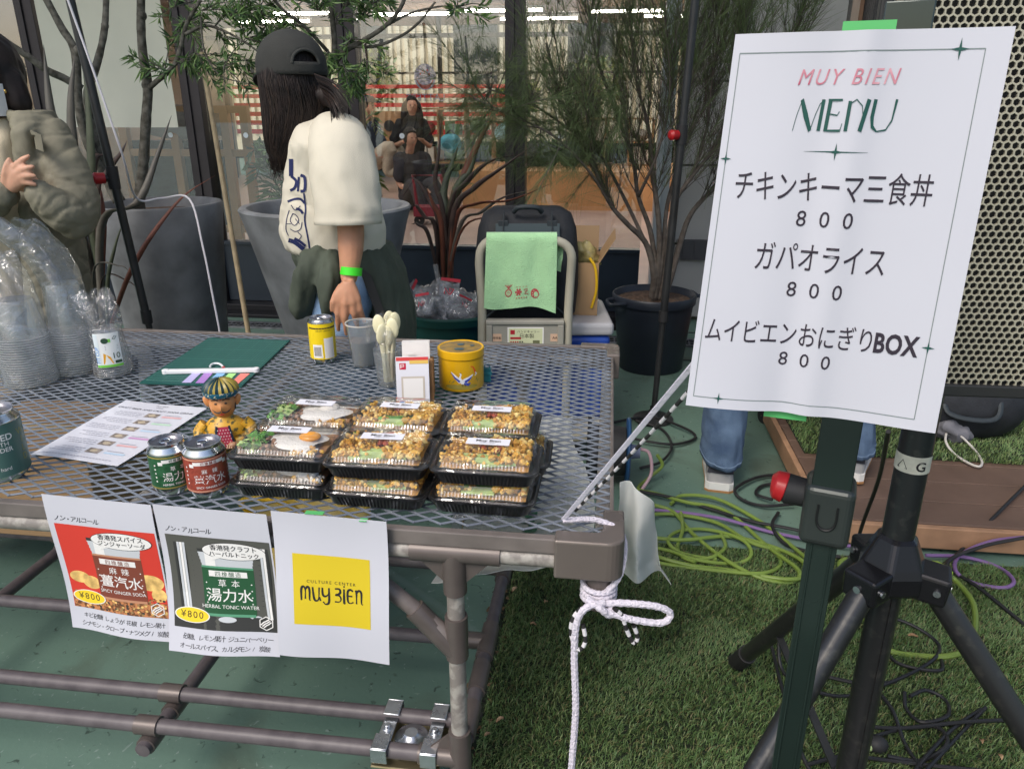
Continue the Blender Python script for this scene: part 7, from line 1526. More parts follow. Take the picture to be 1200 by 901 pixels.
def twig(p, d, L, r, bend, mi, curl=0.25, seg=4, holder=None):
    P = [p]; d = d.normalized()
    for k in range(seg):
        d = (d + V((rg.gauss(0, curl) * 0.35, rg.gauss(0, curl) * 0.35, bend))).normalized(); P.append(P[-1] + d * (L / seg))
    (holder or nd).tube(P, [r * (1 - 0.75 * k / seg) for k in range(seg + 1)], 3, cap=False, mi=mi, smooth=False); return P
for si, (pts, r0, r1) in enumerate(stems):
    P = smoothpath(pts, 6); side = si in (6, 7)
    for k in range(26 if not side else 18):
        t = rg.uniform(0.32, 1.0); i = min(len(P) - 2, int(t * (len(P) - 1))); d = (P[i + 1] - P[i]).normalized()
        s_ = (d * (0.9 if not side else 0.5) + V((rg.gauss(0, 0.40), rg.gauss(0, 0.35), 0.35)) if not side else d * 0.4 + V((rg.gauss(0, 0.5), rg.gauss(0, 0.4), rg.gauss(0.1, 0.6)))).normalized(); L = rg.uniform(0.25, 0.6) * (0.7 if side else 1)
        Q = twig(P[i], s_, L, 0.0032, 0.10 if not side else -0.02, 1, 0.3, 6, tw)
        for q in Q[1:]:
            for _ in range(8 if not side else 11):
                dd = (Q[-1] - Q[0]).normalized() + V((rg.gauss(0, 0.38), rg.gauss(0, 0.38), rg.gauss(0.05 if not side else -0.1, 0.35)))
                green = side or rg.random() < (0.42 + 0.33 * (q.z > 1.35))
                twig(q, dd, rg.uniform(0.09, 0.24), 0.0011 if not side else 0.0008, -0.05 if green else 0.06, 0 if green else rg.choice((1, 2)), 0.25, 3)
for k in range(230):         # hanging tufts at the left
    p = A_(rg.uniform(545, 730), rg.gauss(135, 42), Y3 + rg.uniform(-.25, .05))
    if p.z < 1.0 + 0.12 * rg.random(): p.z += 0.15
    for _ in range(12): twig(p, V((rg.gauss(-0.15, 0.5), rg.gauss(0, 0.4), rg.gauss(-0.55, 0.45))), rg.uniform(0.07, 0.18), 0.0008, -0.12, 0, 0.25, 3)
    j = min(stems[6][0], key=lambda q: (q - p).length); twig(j, (p - j) + V((0, 0, 0.1)), (p - j).length * 0.9, 0.0016, -0.03, 1, 0.25, 5, tw)
tw.build('branches', [bark2, ndl[1]], e, sharp=0); nd.build('needles', ndl, e, sharp=0)
# ================================================================ PEOPLE
def fuse(b, name, m, parent, voxel=0.008, smooth=6, post=None, keep_parent_space=True):
    """weld overlapping lofts into one continuous skin"""
    Mi = pmat(parent).inverted()
    me = b.mesh('tmp'); o = bpy.data.objects.new('tmp', me); COL.objects.link(o)
    bm = bmesh.new(); bm.from_mesh(me); bmesh.ops.recalc_face_normals(bm, faces=bm.faces); bm.to_mesh(me); bm.free()
    md = o.modifiers.new('r', 'REMESH'); md.mode = 'VOXEL'; md.voxel_size = voxel; md.use_smooth_shade = True
    if smooth: ms = o.modifiers.new('s', 'SMOOTH'); ms.iterations = smooth; ms.factor = 0.5
    bpy.context.view_layer.update()
    out = bpy.data.meshes.new_from_object(o.evaluated_get(bpy.context.evaluated_depsgraph_get())); out.name = name
    bpy.data.objects.remove(o); bpy.data.meshes.remove(me)
    if post:
        n = len(out.vertices); nr = [v.normal.copy() for v in out.vertices]
        for i, v in enumerate(out.vertices): v.co = post(v.co.copy(), nr[i])
    out.transform(Mi)
    for p_ in out.polygons: p_.use_smooth = True
    for x in (m if isinstance(m, list) else [m]): out.materials.append(x)
    o = bpy.data.objects.new(name, out); COL.objects.link(o); o.parent = parent; return o
def oval_ring(c, ax, ay, n=20):
    return [V(c) + ax * math.cos(2 * math.pi * k / n) + ay * math.sin(2 * math.pi * k / n) for k in range(n)]
def body_loft(b, secs, n=20):
    """secs: (centre, half-width vector, half-depth vector)"""
    b.loft([oval_ring(c, ax, ay, n) for c, ax, ay in secs])
def tubes(b, pts, rad, n=14, sm=5):
    P = smoothpath(pts, sm); m = len(P); k = len(rad) - 1; rr = []
    for i in range(m): t = i / (m - 1) * k; j = min(int(t), k - 1); rr.append(rad[j] * (1 - (t - j)) + rad[j + 1] * (t - j))
    b.tube(P, rr, n); b.ell(P[0], (rr[0],) * 3, nu=10, nv=8); b.ell(P[-1], (rr[-1],) * 3, nu=10, nv=8)
skin = mat('skin', (0.50, 0.25, 0.15), rough=0.5, var=0.08, vs_=25, sub=0.15, bump=0.15, bs=250); skin2 = mat('skin_light', (0.56, 0.31, 0.21), rough=0.5, var=0.06, vs_=25, sub=0.15)
hairm = mat('hair_black', (0.010, 0.008, 0.008), rough=0.5, spec=0.3, col2=(0.022, 0.015, 0.014), vs_=30)
denim = mat('denim_blue', (0.040, 0.072, 0.135), rough=0.9, col2=(0.10, 0.155, 0.24), vs_=11, detail=8.0, bump=0.5, bs=260)
denim_l = mat('denim_light', (0.16, 0.26, 0.42), rough=0.85, col2=(0.30, 0.42, 0.58), vs_=10, bump=0.5, bs=260)
tee = mat('tee_cream', (0.60, 0.56, 0.46), rough=0.9, var=0.04, vs_=9, bump=0.25, bs=400)
olive = mat('jacket_green', (0.062, 0.076, 0.056), rough=0.85, var=0.18, vs_=10, bump=0.3, bs=300)
def hand_mesh(b, wrist, knuckles, tips, thumb, wr=0.026, fr=0.0085, bend=V((0, 0, 0))):
    """palm from the wrist to four knuckles, four bent fingers, thumb from the side of the palm"""
    pc = sum(knuckles, V((0, 0, 0))) / 4
    for k in knuckles: b.tube([wrist, wrist.lerp(k, 0.5), k], [wr * 0.70, fr * 1.75, fr * 1.3], 12); b.ell(k, (fr * 1.3,) * 3, nu=10, nv=8)
    for k, t in zip(knuckles, tips):
        m1 = k.lerp(t, 0.45) + bend * 0.8; m2 = k.lerp(t, 0.76) + bend * 0.5
        b.tube([k, m1, m2, t], [fr * 1.12, fr * 1.0, fr * 0.92, fr * 0.72], 12); b.ell(m1, (fr * 1.06,) * 3, nu=10, nv=8); b.ell(t, (fr * 0.74,) * 3, nu=10, nv=8)
    b.tube(thumb, [fr * 1.8, fr * 1.35, fr * 1.05, fr * 0.8][:len(thumb)], 12); b.ell(thumb[-1], (fr * 0.8,) * 3, nu=10, nv=8)

# ---------------------------------------------------------------- the woman in the cap
YW = 2.30
def W(u, v, dy=0.0): return at(u, v, Y=YW + dy)
wb = V((W(400, 420).x, YW + 0.05, 0)); e = thing('person', 'woman in a charcoal cap and cream T-shirt leaning her hand towards the table, green jacket round her waist', 'person', wb)
e['label'] = 'woman in charcoal cap and cream T-shirt with a dark green jacket tied round her waist'
hc = W(343, 92)                                          # middle of the head
bd = V((0.60, -0.78, 0.0)).normalized(); fd = -bd; sd = V((-bd.y, bd.x, 0))     # back of the head, face, her left
b = B()
# head, neck, arms and legs as one skin
hm = B()
def headshape(q): return q
b.ell(hc + V((0, 0, 0.012)), (0.074, 0.090, 0.095), M=Mx((sd, fd, V((0, 0, 1)))).transposed(), nu=24, nv=18)
b.ell(hc + fd * 0.030 + V((0, 0, -0.065)), (0.052, 0.060, 0.055), M=Mx((sd, fd, V((0, 0, 1)))).transposed(), nu=18, nv=14)
b.tube([hc + fd * 0.092 + V((0, 0, -0.010)), hc + fd * 0.112 + V((0, 0, -0.038))], [0.008, 0.013], 10)       # nose
for sg in (-1, 1): b.ell(hc + sd * sg * 0.076 + fd * 0.005 + V((0, 0, -0.02)), (0.010, 0.018, 0.030), M=Mx((sd, fd, V((0, 0, 1)))).transposed(), nu=10, nv=8)
b.ell(hc + fd * 0.088 + V((0, 0, -0.075)), (0.024, 0.010, 0.010), M=Mx((sd, fd, V((0, 0, 1)))).transposed(), nu=10, nv=8)
nk = W(377, 142, 0.02); tubes(b, [hc + V((0.01, 0, -0.06)), nk, nk + V((0.02, 0, -0.07))], [0.050, 0.050, 0.062])
sh = W(399, 176, -0.15); el = W(410, 258, -0.19); wr = W(409, 324, -0.22)
tubes(b, [nk + V((0.02, 0, -0.06)), W(393, 162, -0.10), sh], [0.05, 0.045, 0.044]); tubes(b, [sh, el, W(411, 290, -0.205), wr], [0.046, 0.038, 0.036, 0.0245])
Yh = -0.24
def H(u, v, d=0.0): return W(u, v, Yh + d)
hand_mesh(b, H(408, 330), [H(397, 352, -0.012), H(405, 355, -0.018), H(413, 354, -0.016), H(419, 350, -0.008)], [H(396.5, 386, 0.01), H(406, 391, 0.01), H(419, 383, 0.01), H(427, 376, 0.012)],
          [H(402, 336, 0.0), H(394, 346, -0.01), H(390, 354, -0.015), H(389, 363, -0.01)], 0.025, 0.0088, V((0, -0.012, 0.004)))
sh2 = W(385, 170, 0.20); tubes(b, [nk + V((0.02, 0, -0.06)), sh2], [0.06, 0.05]); tubes(b, [sh2, W(366, 250, 0.24), W(365, 312, 0.10)], [0.045, 0.036, 0.024])
hand_mesh(b, W(366, 312, 0.08), [W(362, 326, 0.05), W(366, 328, 0.045), W(370, 328, 0.045), W(373, 325, 0.05)], [W(359, 347, 0.05), W(364, 345, 0.04), W(369, 343, 0.035), W(373, 340, 0.04)], [W(371, 316, 0.07), W(375, 324, 0.05), W(377, 332, 0.045)], 0.023, 0.0085)
hp = W(412, 305, 0.02)
fuse(b, 'body', skin, e, 0.0042, 3)
# face marks (mostly turned away)
b = B()
for sg in (-1, 1): b.ell(hc + sd * sg * 0.032 + fd * 0.083 + V((0, 0, 0.002)), (0.012, 0.006, 0.006), M=Mx((sd, fd, V((0, 0, 1)))).transposed(), nu=10, nv=8); b.tube([hc + sd * sg * 0.016 + fd * 0.090 + V((0, 0, 0.022)), hc + sd * sg * 0.050 + fd * 0.076 + V((0, 0, 0.022))], 0.003, 6)
b.build('eyes', mat('eye_dark', (0.02, 0.012, 0.01), rough=0.2), e)
# hair: a mass under the cap and many falling strands
b = B(); rgh = random.Random(8)
hs = [(54, 316, 370, 0.080), (70, 306, 377, 0.100), (90, 306, 379, 0.108), (108, 308, 386, 0.108), (126, 310, 390, 0.100), (145, 311, 384, 0.092), (163, 312, 371, 0.078), (178, 315, 357, 0.062), (190, 320, 346, 0.045), (199, 326, 338, 0.022)]
def hring(t, n=28):
    k = t * (len(hs) - 1); i = min(int(k), len(hs) - 2); f = k - i; v_, uL, uR, dp = [a * (1 - f) + c * f for a, c in zip(hs[i], hs[i + 1])]
    l, r_ = W(uL, v_, 0.01), W(uR, v_, 0.01); return (l + r_) / 2, (r_ - l) / 2, dp
body_loft(b, [(c, ax, V((0, dp, 0))) for c, ax, dp in [hring(k / 16) for k in range(17)]], 28)
tubes(b, [W(378, 108, -0.03), W(390, 118, -0.06), W(400, 130, -0.08), W(405, 140, -0.09)], [0.032, 0.022, 0.012, 0.005])
fuse(b, 'hair', hairm, e, 0.007, 5, post=lambda p, n: p + n * 0.006 * noise.noise(V((p.x * 70, p.y * 70, p.z * 6))))
b = B()
for k in range(900):
    a = rgh.uniform(-math.pi, 0.35) if rgh.random() < 0.9 else rgh.uniform(0, 3.14); t1 = rgh.uniform(0.72, 1.0); w_ = rgh.gauss(0, 0.05); ph = rgh.uniform(0, 6); lift = rgh.uniform(1.0, 1.05); P = []
    for j in range(9):
        t = 0.06 + (t1 - 0.06) * j / 8; c, ax, dp = hring(t); aa = a + w_ * j / 4 + 0.03 * math.sin(j * 1.3 + ph); P.append(c + ax * math.cos(aa) * lift + V((0, dp * math.sin(aa) * lift, 0)))
    if t1 > 0.93: P[-1] = P[-1] + V((rgh.gauss(-0.004, 0.010), 0, -abs(rgh.gauss(0, 0.018))))
    b.tube(P, [0.0013, 0.0015, 0.0016, 0.0016, 0.0015, 0.0014, 0.0012, 0.0009, 0.0004], 4, cap=False, mi=0 if rgh.random() < 0.8 else 1)
for k in range(130):
    s_ = rgh.random(); dy_ = rgh.uniform(-0.03, 0.03); p0 = W(368 + 16 * s_, 86 + 34 * s_, -0.09 + dy_); p2 = W(413 - 22 * s_ + rgh.gauss(0, 3), 120 + 30 * s_ + rgh.gauss(0, 3), -0.17 + dy_); m_ = p0.lerp(p2, 0.5) + V((0.006, -0.01, 0.012)); b.tube(smoothpath([p0, m_, p2], 5), [0.0014] * 6 + [0.0012, 0.001, 0.0008, 0.0005, 0.0003], 4, cap=False, mi=k % 4 == 0)
b.build('hair_strands', [hairm, mat('hair_brown', (0.034, 0.021, 0.016), rough=0.34)], e, sharp=0)
# cap
capm = mat('cap_charcoal', (0.030, 0.031, 0.029), rough=0.9, var=0.15, vs_=20, bump=0.4, bs=300)
cp = B(); cc_ = hc + V((0, 0, 0.024)); CM = Mx((sd, fd, V((0, 0, 1)))).transposed()
def capf(u, v):
    a = 2 * math.pi * u; th = R(96) * v; kk = 1 + 0.012 * abs(math.sin(3 * a)) * math.sin(th)
    q = V((0.094 * math.sin(th) * math.sin(a) * kk, -0.108 * math.sin(th) * math.cos(a) * kk, 0.102 * math.cos(th) ** 0.9 if th < R(90) else -0.098 * math.sin(th - R(90)) * 1.6))
    return cc_ + CM @ q
nu_, nv_ = 64, 22
pts_ = [[capf(i / nu_, j / nv_) for i in range(nu_ + 1)] for j in range(nv_ + 1)]
vs_ = [p_ for row in pts_ for p_ in row]; fs = []
for j in range(nv_):
    for i in range(nu_):
        a = 2 * math.pi * (i + 0.5) / nu_; a = a if a < math.pi else a - 2 * math.pi; v = (j + 0.5) / nv_
        hz_ = (v - 0.86) / 0.24
        if v < 0.88 and v > 0.66 and (a / 0.42) ** 2 + ((v - 0.88) / 0.20) ** 2 < 1: continue     # arched opening at the back
        fs.append((j * (nu_ + 1) + i, (j + 1) * (nu_ + 1) + i, (j + 1) * (nu_ + 1) + i + 1, j * (nu_ + 1) + i + 1))
cp.add(vs_, fs, 0, True); co = cp.build('cap', capm, e, weld=True, solid=0.004)
b = B(); b.ell(cc_ + V((0, 0, 0.103)), (0.008, 0.008, 0.005)); b.build('cap_button', capm, e)
b = B(); rim = [cc_ + CM @ V((0.101 * math.sin(a), -0.118 * math.cos(a), -0.004)) for a in [0.55 * math.cos(math.pi * k / 12) for k in range(13)]]
arch = [capf(((0.425 * math.cos(t)) / (2 * math.pi)) % 1.0, 0.885 - 0.205 * math.sin(t)) + bd * 0.001 for t in [math.pi * k / 20 for k in range(21)]]
b.tube(arch, 0.0042, 8); b.build('opening_hem', mat('cap_seam', (0.040, 0.041, 0.038), rough=0.9), e)
b = B(); b.slab(lambda u, v: cc_ + CM @ V(((u - 0.5) * (0.165 - 0.06 * v * v), 0.105 + 0.080 * v - 0.05 * (2 * u - 1) ** 2 * (0.4 + v * 0.6), 0.014 - 0.028 * v - 0.030 * (2 * u - 1) ** 2)), 14, 8, 0.004); b.build('brim', capm, e)
# T-shirt: torso and two wide sleeves, then creases
def torso_sec(uL, uR, v, dep, dy=0.03, tilt=0.0):
    l, r_ = W(uL, v, dy), W(uR, v, dy); c = (l + r_) / 2; ax = (r_ - l) / 2; ax.z -= tilt; return (c, ax, V((0.0, dep, 0)))
b = B(); body_loft(b, [torso_sec(362, 392, 140, 0.07, 0.02, 0.008), torso_sec(352, 404, 149, 0.14, 0.02, 0.012), torso_sec(345, 418, 166, 0.195, 0.02), torso_sec(339, 431, 200, 0.185), torso_sec(334, 442, 240, 0.18), torso_sec(331, 451, 268, 0.175), torso_sec(338, 450, 287, 0.165), torso_sec(352, 438, 297, 0.14)], 28)
tubes(b, [W(386, 162, -0.06), W(394, 172, -0.11), W(399, 188, -0.13)], [0.062, 0.068, 0.062], 20); tubes(b, [W(378, 150, 0.14), W(370, 210, 0.24), W(366, 250, 0.26)], [0.066, 0.080, 0.085], 18)
def crease(p, n):
    a0_ = W(428, 185, -0.08); a1_ = W(345, 280, -0.1)
    f = 0.0032 * math.sin((p - a0_).length * 95 + 5 * noise.noise(p * 7)) * math.exp(-(p - a0_).length / 0.13) + 0.0032 * math.sin((p - a1_).length * 80 + 4 * noise.noise(p * 8)) * math.exp(-(p - a1_).length / 0.14) + noise.noise(V((p.x * 9 + p.z * 7, p.y * 6, p.z * 4))) * 0.004 + noise.noise(V((p.x * 34 - p.z * 26, p.y * 12, p.z * 9 + 4))) * 0.0022 - max(0, 0.25 - 2.5 * abs(noise.noise(V((p.x * 9 + p.z * 8, p.y * 6, p.z * 5 + 9))))) * 0.016
    return p + n * (f + 0.004)
shirt = fuse(b, 'tee_shirt', tee, e, 0.0075, 6, post=crease)
b = B(); sl = [(W(388, 152, -0.05), 0.050, 0.045, 0.2), (W(394, 160, -0.115), 0.078, 0.070, 0.5), (W(400, 178, -0.165), 0.090, 0.082, 0.8), (W(404, 205, -0.19), 0.090, 0.082, 0.95), (W(407, 235, -0.205), 0.091, 0.080, 1.0), (W(409, 262, -0.21), 0.092, 0.078, 1.0)]
rings = []
for k in range(26):
    t = k / 25 * (len(sl) - 1); i_ = min(int(t), len(sl) - 2); f_ = t - i_; c, rx, ry, _ = [a_ * (1 - f_) + c_ * f_ for a_, c_ in zip(sl[i_], sl[i_ + 1])]; d_ = (sl[i_ + 1][0] - sl[i_][0]).normalized(); x_ = V((1, 0, 0.10)); x_ = (x_ - d_ * x_.dot(d_)).normalized(); y_ = d_.cross(x_)
    rg_ = oval_ring(c, x_ * rx, y_ * ry, 48); rings.append([q + (q - c).normalized() * (0.0028 * math.sin((q - W(430, 190, -0.12)).length * 80 + 5 * noise.noise(q * 8)) * min(1, k / 8) + 0.0022 * noise.noise(V((q.x * 20 + q.z * 22, q.y * 20, q.z * 7))) + 0.0018 * noise.noise(V((q.x * 46 - q.z * 30, q.y * 30, q.z * 10))) - 0.016 * max(0, 0.25 - 2.4 * abs(noise.noise(V((q.x * 10 + q.z * 4, q.y * 10, q.z * 5 + 3)))))) for q in rg_])
b.loft(rings, cap=False); b.f.append(list(range(48))[::-1]); b.m.append(0); b.s.append(True); b.build('sleeve', tee, e, sharp=0, solid=0.003)
b = B(); b.tube([q * 1.0 for q in rings[-3]], 0.0016, 6, closed=True); b.build('sleeve_hem', mat('tee_seam', (0.50, 0.46, 0.37), rough=0.9), e)
bpy.context.view_layer.update()
from mathutils.bvhtree import BVHTree
def bvh_of(o):
    M = pmat(o); return BVHTree.FromPolygons([M @ v.co for v in o.data.vertices], [tuple(p_.vertices) for p_ in o.data.polygons])
tv = bvh_of(shirt)
def onshirt(u, v, l=0.0):
    h = tv.ray_cast(V((0, 0, CAM_H)), ray(u, v).normalized()); p_, n = (h[0], h[1]) if h[0] is not None else (W(u, v, -0.1), V((0, -1, 0)))
    return p_ - ray(u, v).normalized() * (0.002 + l)
s = Sheet(lambda x, y, z: onshirt(x, y, z)); nvy = 0
def pl(pts, w): P = smoothpath([V((x, y, 0)) for x, y in pts], 4); s.line([(q.x, q.y) for q in P], w, 0, 0.0)
for pts, w in (([(341, 186), (341, 206)], 5), ([(341, 206), (347, 212), (345, 220), (340, 223)], 3.2), ([(352, 205), (357, 208), (357, 222), (352, 224)], 3.5), ([(350, 207), (349, 224)], 2.4), ([(337, 236), (345, 233), (352, 233), (357, 238)], 2.6), ([(347, 244), (352, 246), (355, 250)], 3.0), ([(356, 226), (358, 245), (357, 258), (361, 280), (363, 294)], 1.8),
    ([(339, 246), (336, 256), (335, 268), (338, 276)], 1.0), ([(343, 250), (340, 258), (345, 264), (350, 258), (347, 252), (343, 250)], 0.9), ([(340, 268), (346, 271), (352, 268), (354, 260)], 0.9), ([(349, 272), (353, 276), (350, 281)], 0.9), ([(338, 281), (344, 283), (350, 287), (356, 292)], 5.0), ([(345, 279), (352, 283), (358, 288)], 3.0), ([(341, 240), (346, 246), (352, 241)], 1.0), ([(336, 262), (341, 262)], 0.8), ([(346, 256), (351, 262)], 0.8)): pl(pts, w)
s.build('shirt_print', [mat('print_navy', (0.012, 0.018, 0.085), rough=0.7)], e)
# wristband
b = B(); wc = W(411.5, 317, -0.218); wd_ = (wr - W(411, 290, -0.205)).normalized(); wx, wy, _ = frame_from(wd_)
b.tube([wc - wd_ * 0.010, wc + wd_ * 0.012], [0.0305, 0.0300], 28); b.build('wristband', mat('band_lime', (0.06, 0.72, 0.03), rough=0.4), e)
# jeans and shoes
b = B(); body_loft(b, [torso_sec(368, 452, 290, 0.16), torso_sec(366, 462, 320, 0.17), torso_sec(366, 463, 350, 0.165)], 24)
for dy, u0, u1 in ((-0.075, 405, 398), (0.11, 420, 428)):
    k0, k1, k2 = W(u0, 335, dy), W(u1, 400, dy - 0.02), V((W(u1, 400).x + 0.03, YW + dy + 0.03, 0.08)); tubes(b, [k0, k1, k2], [0.098, 0.080, 0.068], 18)
fuse(b, 'jeans', denim_l, e, 0.010, 5, post=lambda p, n: p + n * (0.008 * noise.noise(V((p.x * 14, p.y * 14, p.z * 24)))))
for dy in (-0.075, 0.11):
    b = B(); c = V((W(413, 400).x - 0.03, YW + dy + 0.03, 0.045)); b.ell(c, (0.13, 0.048, 0.05), nu=18, nv=12, f=lambda q: V((q.x, q.y, max(-0.044, q.z)))); b.build('shoe', mat('shoe_dark', (0.05, 0.05, 0.055), rough=0.6), e)
# jacket tied round the waist
b = B(); body_loft(b, [torso_sec(346, 452, 285, 0.172), torso_sec(344, 459, 298, 0.182), torso_sec(352, 464, 314, 0.185)], 26)
body_loft(b, [torso_sec(418, 458, 288, 0.17, 0.06), torso_sec(426, 475, 320, 0.185, 0.06), torso_sec(436, 484, 360, 0.18, 0.06), torso_sec(446, 487, 395, 0.165, 0.06), torso_sec(450, 486, 425, 0.15, 0.06)], 24)
tubes(b, [W(372, 300, -0.14), W(362, 310, -0.17), W(356, 335, -0.16), W(352, 358, -0.13)], [0.034, 0.036, 0.040, 0.038]); tubes(b, [W(388, 302, -0.16), W(385, 325, -0.20), W(384, 350, -0.20), W(384, 366, -0.19)], [0.030, 0.034, 0.030, 0.018])
fuse(b, 'tied_jacket', olive, e, 0.008, 6, post=lambda p, n: p + n * (0.003 * math.sin(p.x * 130 + p.y * 60 + 5 * noise.noise(p * 7)) * (0.5 + 0.5 * noise.noise(p * 5)) + 0.006 * noise.noise(V((p.x * 26, p.y * 14, p.z * 8))) + 0.004 * noise.noise(V((p.x * 60, p.y * 40, p.z * 14))) - 0.007 * abs(noise.noise(V((p.x * 44, p.y * 30, p.z * 10))))))
b = B(); b.slab(lambda u, v: W(420 + 22 * v + 14 * u, 312 + 60 * v + 10 * u, -0.145 + 0.02 * u), 6, 10, 0.004); b.build('jacket_lining', mat('jacket_inside', (0.055, 0.050, 0.045), rough=0.9), e)

# ---------------------------------------------------------------- person in the olive coat, cut by the left edge
YL = 2.25
def Lp(u, v, dy=0.0): return at(u, v, Y=YL + dy)
e = thing('person', 'person in an olive coat and cream top with clasped hands at the left edge', 'person', (Lp(0, 400).x, YL + 0.05, 0))
coat = mat('coat_olive', (0.19, 0.178, 0.13), rough=0.75, var=0.12, vs_=8, bump=0.25, bs=250)
b = B(); hL = Lp(-16, 92, 0.06)
b.ell(hL, (0.078, 0.095, 0.11), nu=20, nv=16); tubes(b, [hL - V((0, 0, 0.06)), Lp(-12, 150, 0.08)], [0.05, 0.055])
b.ell(hL + V((0.02, -0.09, -0.02)), (0.012, 0.018, 0.02), nu=10, nv=8)
for sg in (-1, 1): b.ell(hL + V((sg * 0.078, 0, -0.01)), (0.01, 0.018, 0.03), nu=8, nv=8)
tubes(b, [Lp(70, 236, -0.02), Lp(45, 224, -0.10), Lp(34, 214, -0.13)], [0.032, 0.028, 0.024]); tubes(b, [Lp(-25, 240, -0.04), Lp(0, 222, -0.13)], [0.03, 0.025])
def Lh(u, v, d=0): return Lp(u, v, -0.15 + d)
hand_mesh(b, Lh(14, 219, 0.005), [Lh(14, 200, -0.01), Lh(19, 203, -0.014), Lh(23, 208, -0.014), Lh(25, 213, -0.01)], [Lh(33, 183, -0.01), Lh(38, 195, -0.016), Lh(40, 206, -0.016), Lh(41, 216, -0.01)], [Lh(8, 214, 0.0), Lh(7, 202, -0.01), Lh(9, 192, -0.012), Lh(11, 187, -0.012)], 0.026, 0.0088, V((0, -0.006, 0.004)))
hand_mesh(b, Lh(36, 216, 0.03), [Lh(27, 205, 0.025), Lh(26, 210, 0.025), Lh(26, 215, 0.025), Lh(27, 220, 0.02)], [Lh(12, 196, 0.022), Lh(10, 203, 0.02), Lh(10, 210, 0.02), Lh(12, 217, 0.02)], [Lh(36, 209, 0.03), Lh(31, 199, 0.02), Lh(25, 190, 0.01)], 0.024, 0.0086)
fuse(b, 'body', skin2, e, 0.0042, 3)
b = B(); b.ell(hL + V((-0.004, 0.014, 0.02)), (0.094, 0.105, 0.118), nu=28, nv=20, f=lambda q: V((q.x, max(q.y, -0.085 if q.z > 0.03 else -0.055 - 0.05 * abs(q.x) / 0.09), q.z)))
tubes(b, [hL + V((0.07, 0.0, 0.0)), hL + V((0.080, 0.0, -0.07)), hL + V((0.065, 0.01, -0.13))], [0.035, 0.035, 0.015]); fuse(b, 'hair', hairm, e, 0.007, 4, post=lambda p, n: p + n * 0.006 * noise.noise(V((p.x * 60, p.y * 60, p.z * 8))))
b = B(); b.ell(hL + V((0.074, -0.045, -0.035)), (0.004, 0.004, 0.006)); b.build('earring', mat('earring_gold', (0.6, 0.4, 0.12), rough=0.25, metal=1.0), e)
b = B(); b.slab(lambda u, v: hL + V((0.076 * math.sin((u - 0.5) * 2.6), -0.088 - 0.018 * math.cos((u - 0.5) * 2.6) + 0.07 * (2 * u - 1) ** 2 * 0.6, -0.015 - 0.085 * v)), 12, 8, 0.002); b.build('face_mask', mat('mask_white', (0.6, 0.6, 0.6), rough=0.8), e)
b = B(); b.ell(hL + V((0.03, -0.093, 0.012)), (0.011, 0.005, 0.005), nu=10, nv=8); b.ell(hL + V((-0.03, -0.093, 0.012)), (0.011, 0.005, 0.005), nu=10, nv=8); b.build('eyes', MATS['eye_dark'], e)
def lsec(uL, uR, v, dep, dy=0.06): l, r_ = Lp(uL, v, dy), Lp(uR, v, dy); return ((l + r_) / 2, (r_ - l) / 2, V((0, dep, 0)))
top_m = mat('top_cream', (0.60, 0.52, 0.38), rough=0.85, var=0.06, vs_=9, bump=0.3, bs=300)
b = B(); body_loft(b, [lsec(-48, 26, 138, 0.07), lsec(-62, 38, 165, 0.11), lsec(-60, 38, 240, 0.125), lsec(-56, 46, 330, 0.13), lsec(-54, 50, 420, 0.13), lsec(-50, 52, 500, 0.13)], 24)
fuse(b, 'top', top_m, e, 0.009, 5, post=lambda p, n: p + n * (0.012 * noise.noise(V((p.x * 26, p.y * 10, p.z * 4))) + 0.006 * noise.noise(V((p.x * 60, 0, p.z * 9)))))
b = B()
body_loft(b, [(Lp(34, 128, 0.06), V((0.055, 0, 0)), V((0, 0.07, 0))), (Lp(48, 152, 0.06), V((0.055, 0, 0.01)), V((0, 0.12, 0))), (Lp(58, 200, 0.07), V((0.06, 0, 0)), V((0, 0.13, 0))), (Lp(62, 270, 0.08), V((0.065, 0, 0)), V((0, 0.135, 0))), (Lp(70, 345, 0.08), V((0.075, 0, 0)), V((0, 0.14, 0))), (Lp(80, 430, 0.08), V((0.08, 0, 0)), V((0, 0.14, 0)))], 22)
body_loft(b, [(Lp(-60, 135, 0.06), V((0.075, 0, 0)), V((0, 0.07, 0))), (Lp(-78, 160, 0.06), V((0.085, 0, 0)), V((0, 0.12, 0))), (Lp(-80, 430, 0.08), V((0.085, 0, 0)), V((0, 0.13, 0)))], 18)
tubes(b, [Lp(58, 158, 0.05), Lp(80, 205, 0.0), Lp(92, 238, -0.02), Lp(86, 256, -0.05)], [0.058, 0.062, 0.060, 0.060], 18); tubes(b, [Lp(86, 252, -0.05), Lp(72, 247, -0.09), Lp(54, 233, -0.12), Lp(47, 227, -0.13)], [0.060, 0.057, 0.046, 0.040], 18); tubes(b, [Lp(-80, 170, 0.04), Lp(-70, 250, -0.02), Lp(-20, 238, -0.10), Lp(2, 226, -0.135)], [0.07, 0.075, 0.06, 0.045], 18)
e0_ = Lp(90, 250, -0.06); e1_ = Lp(62, 165, 0.0)
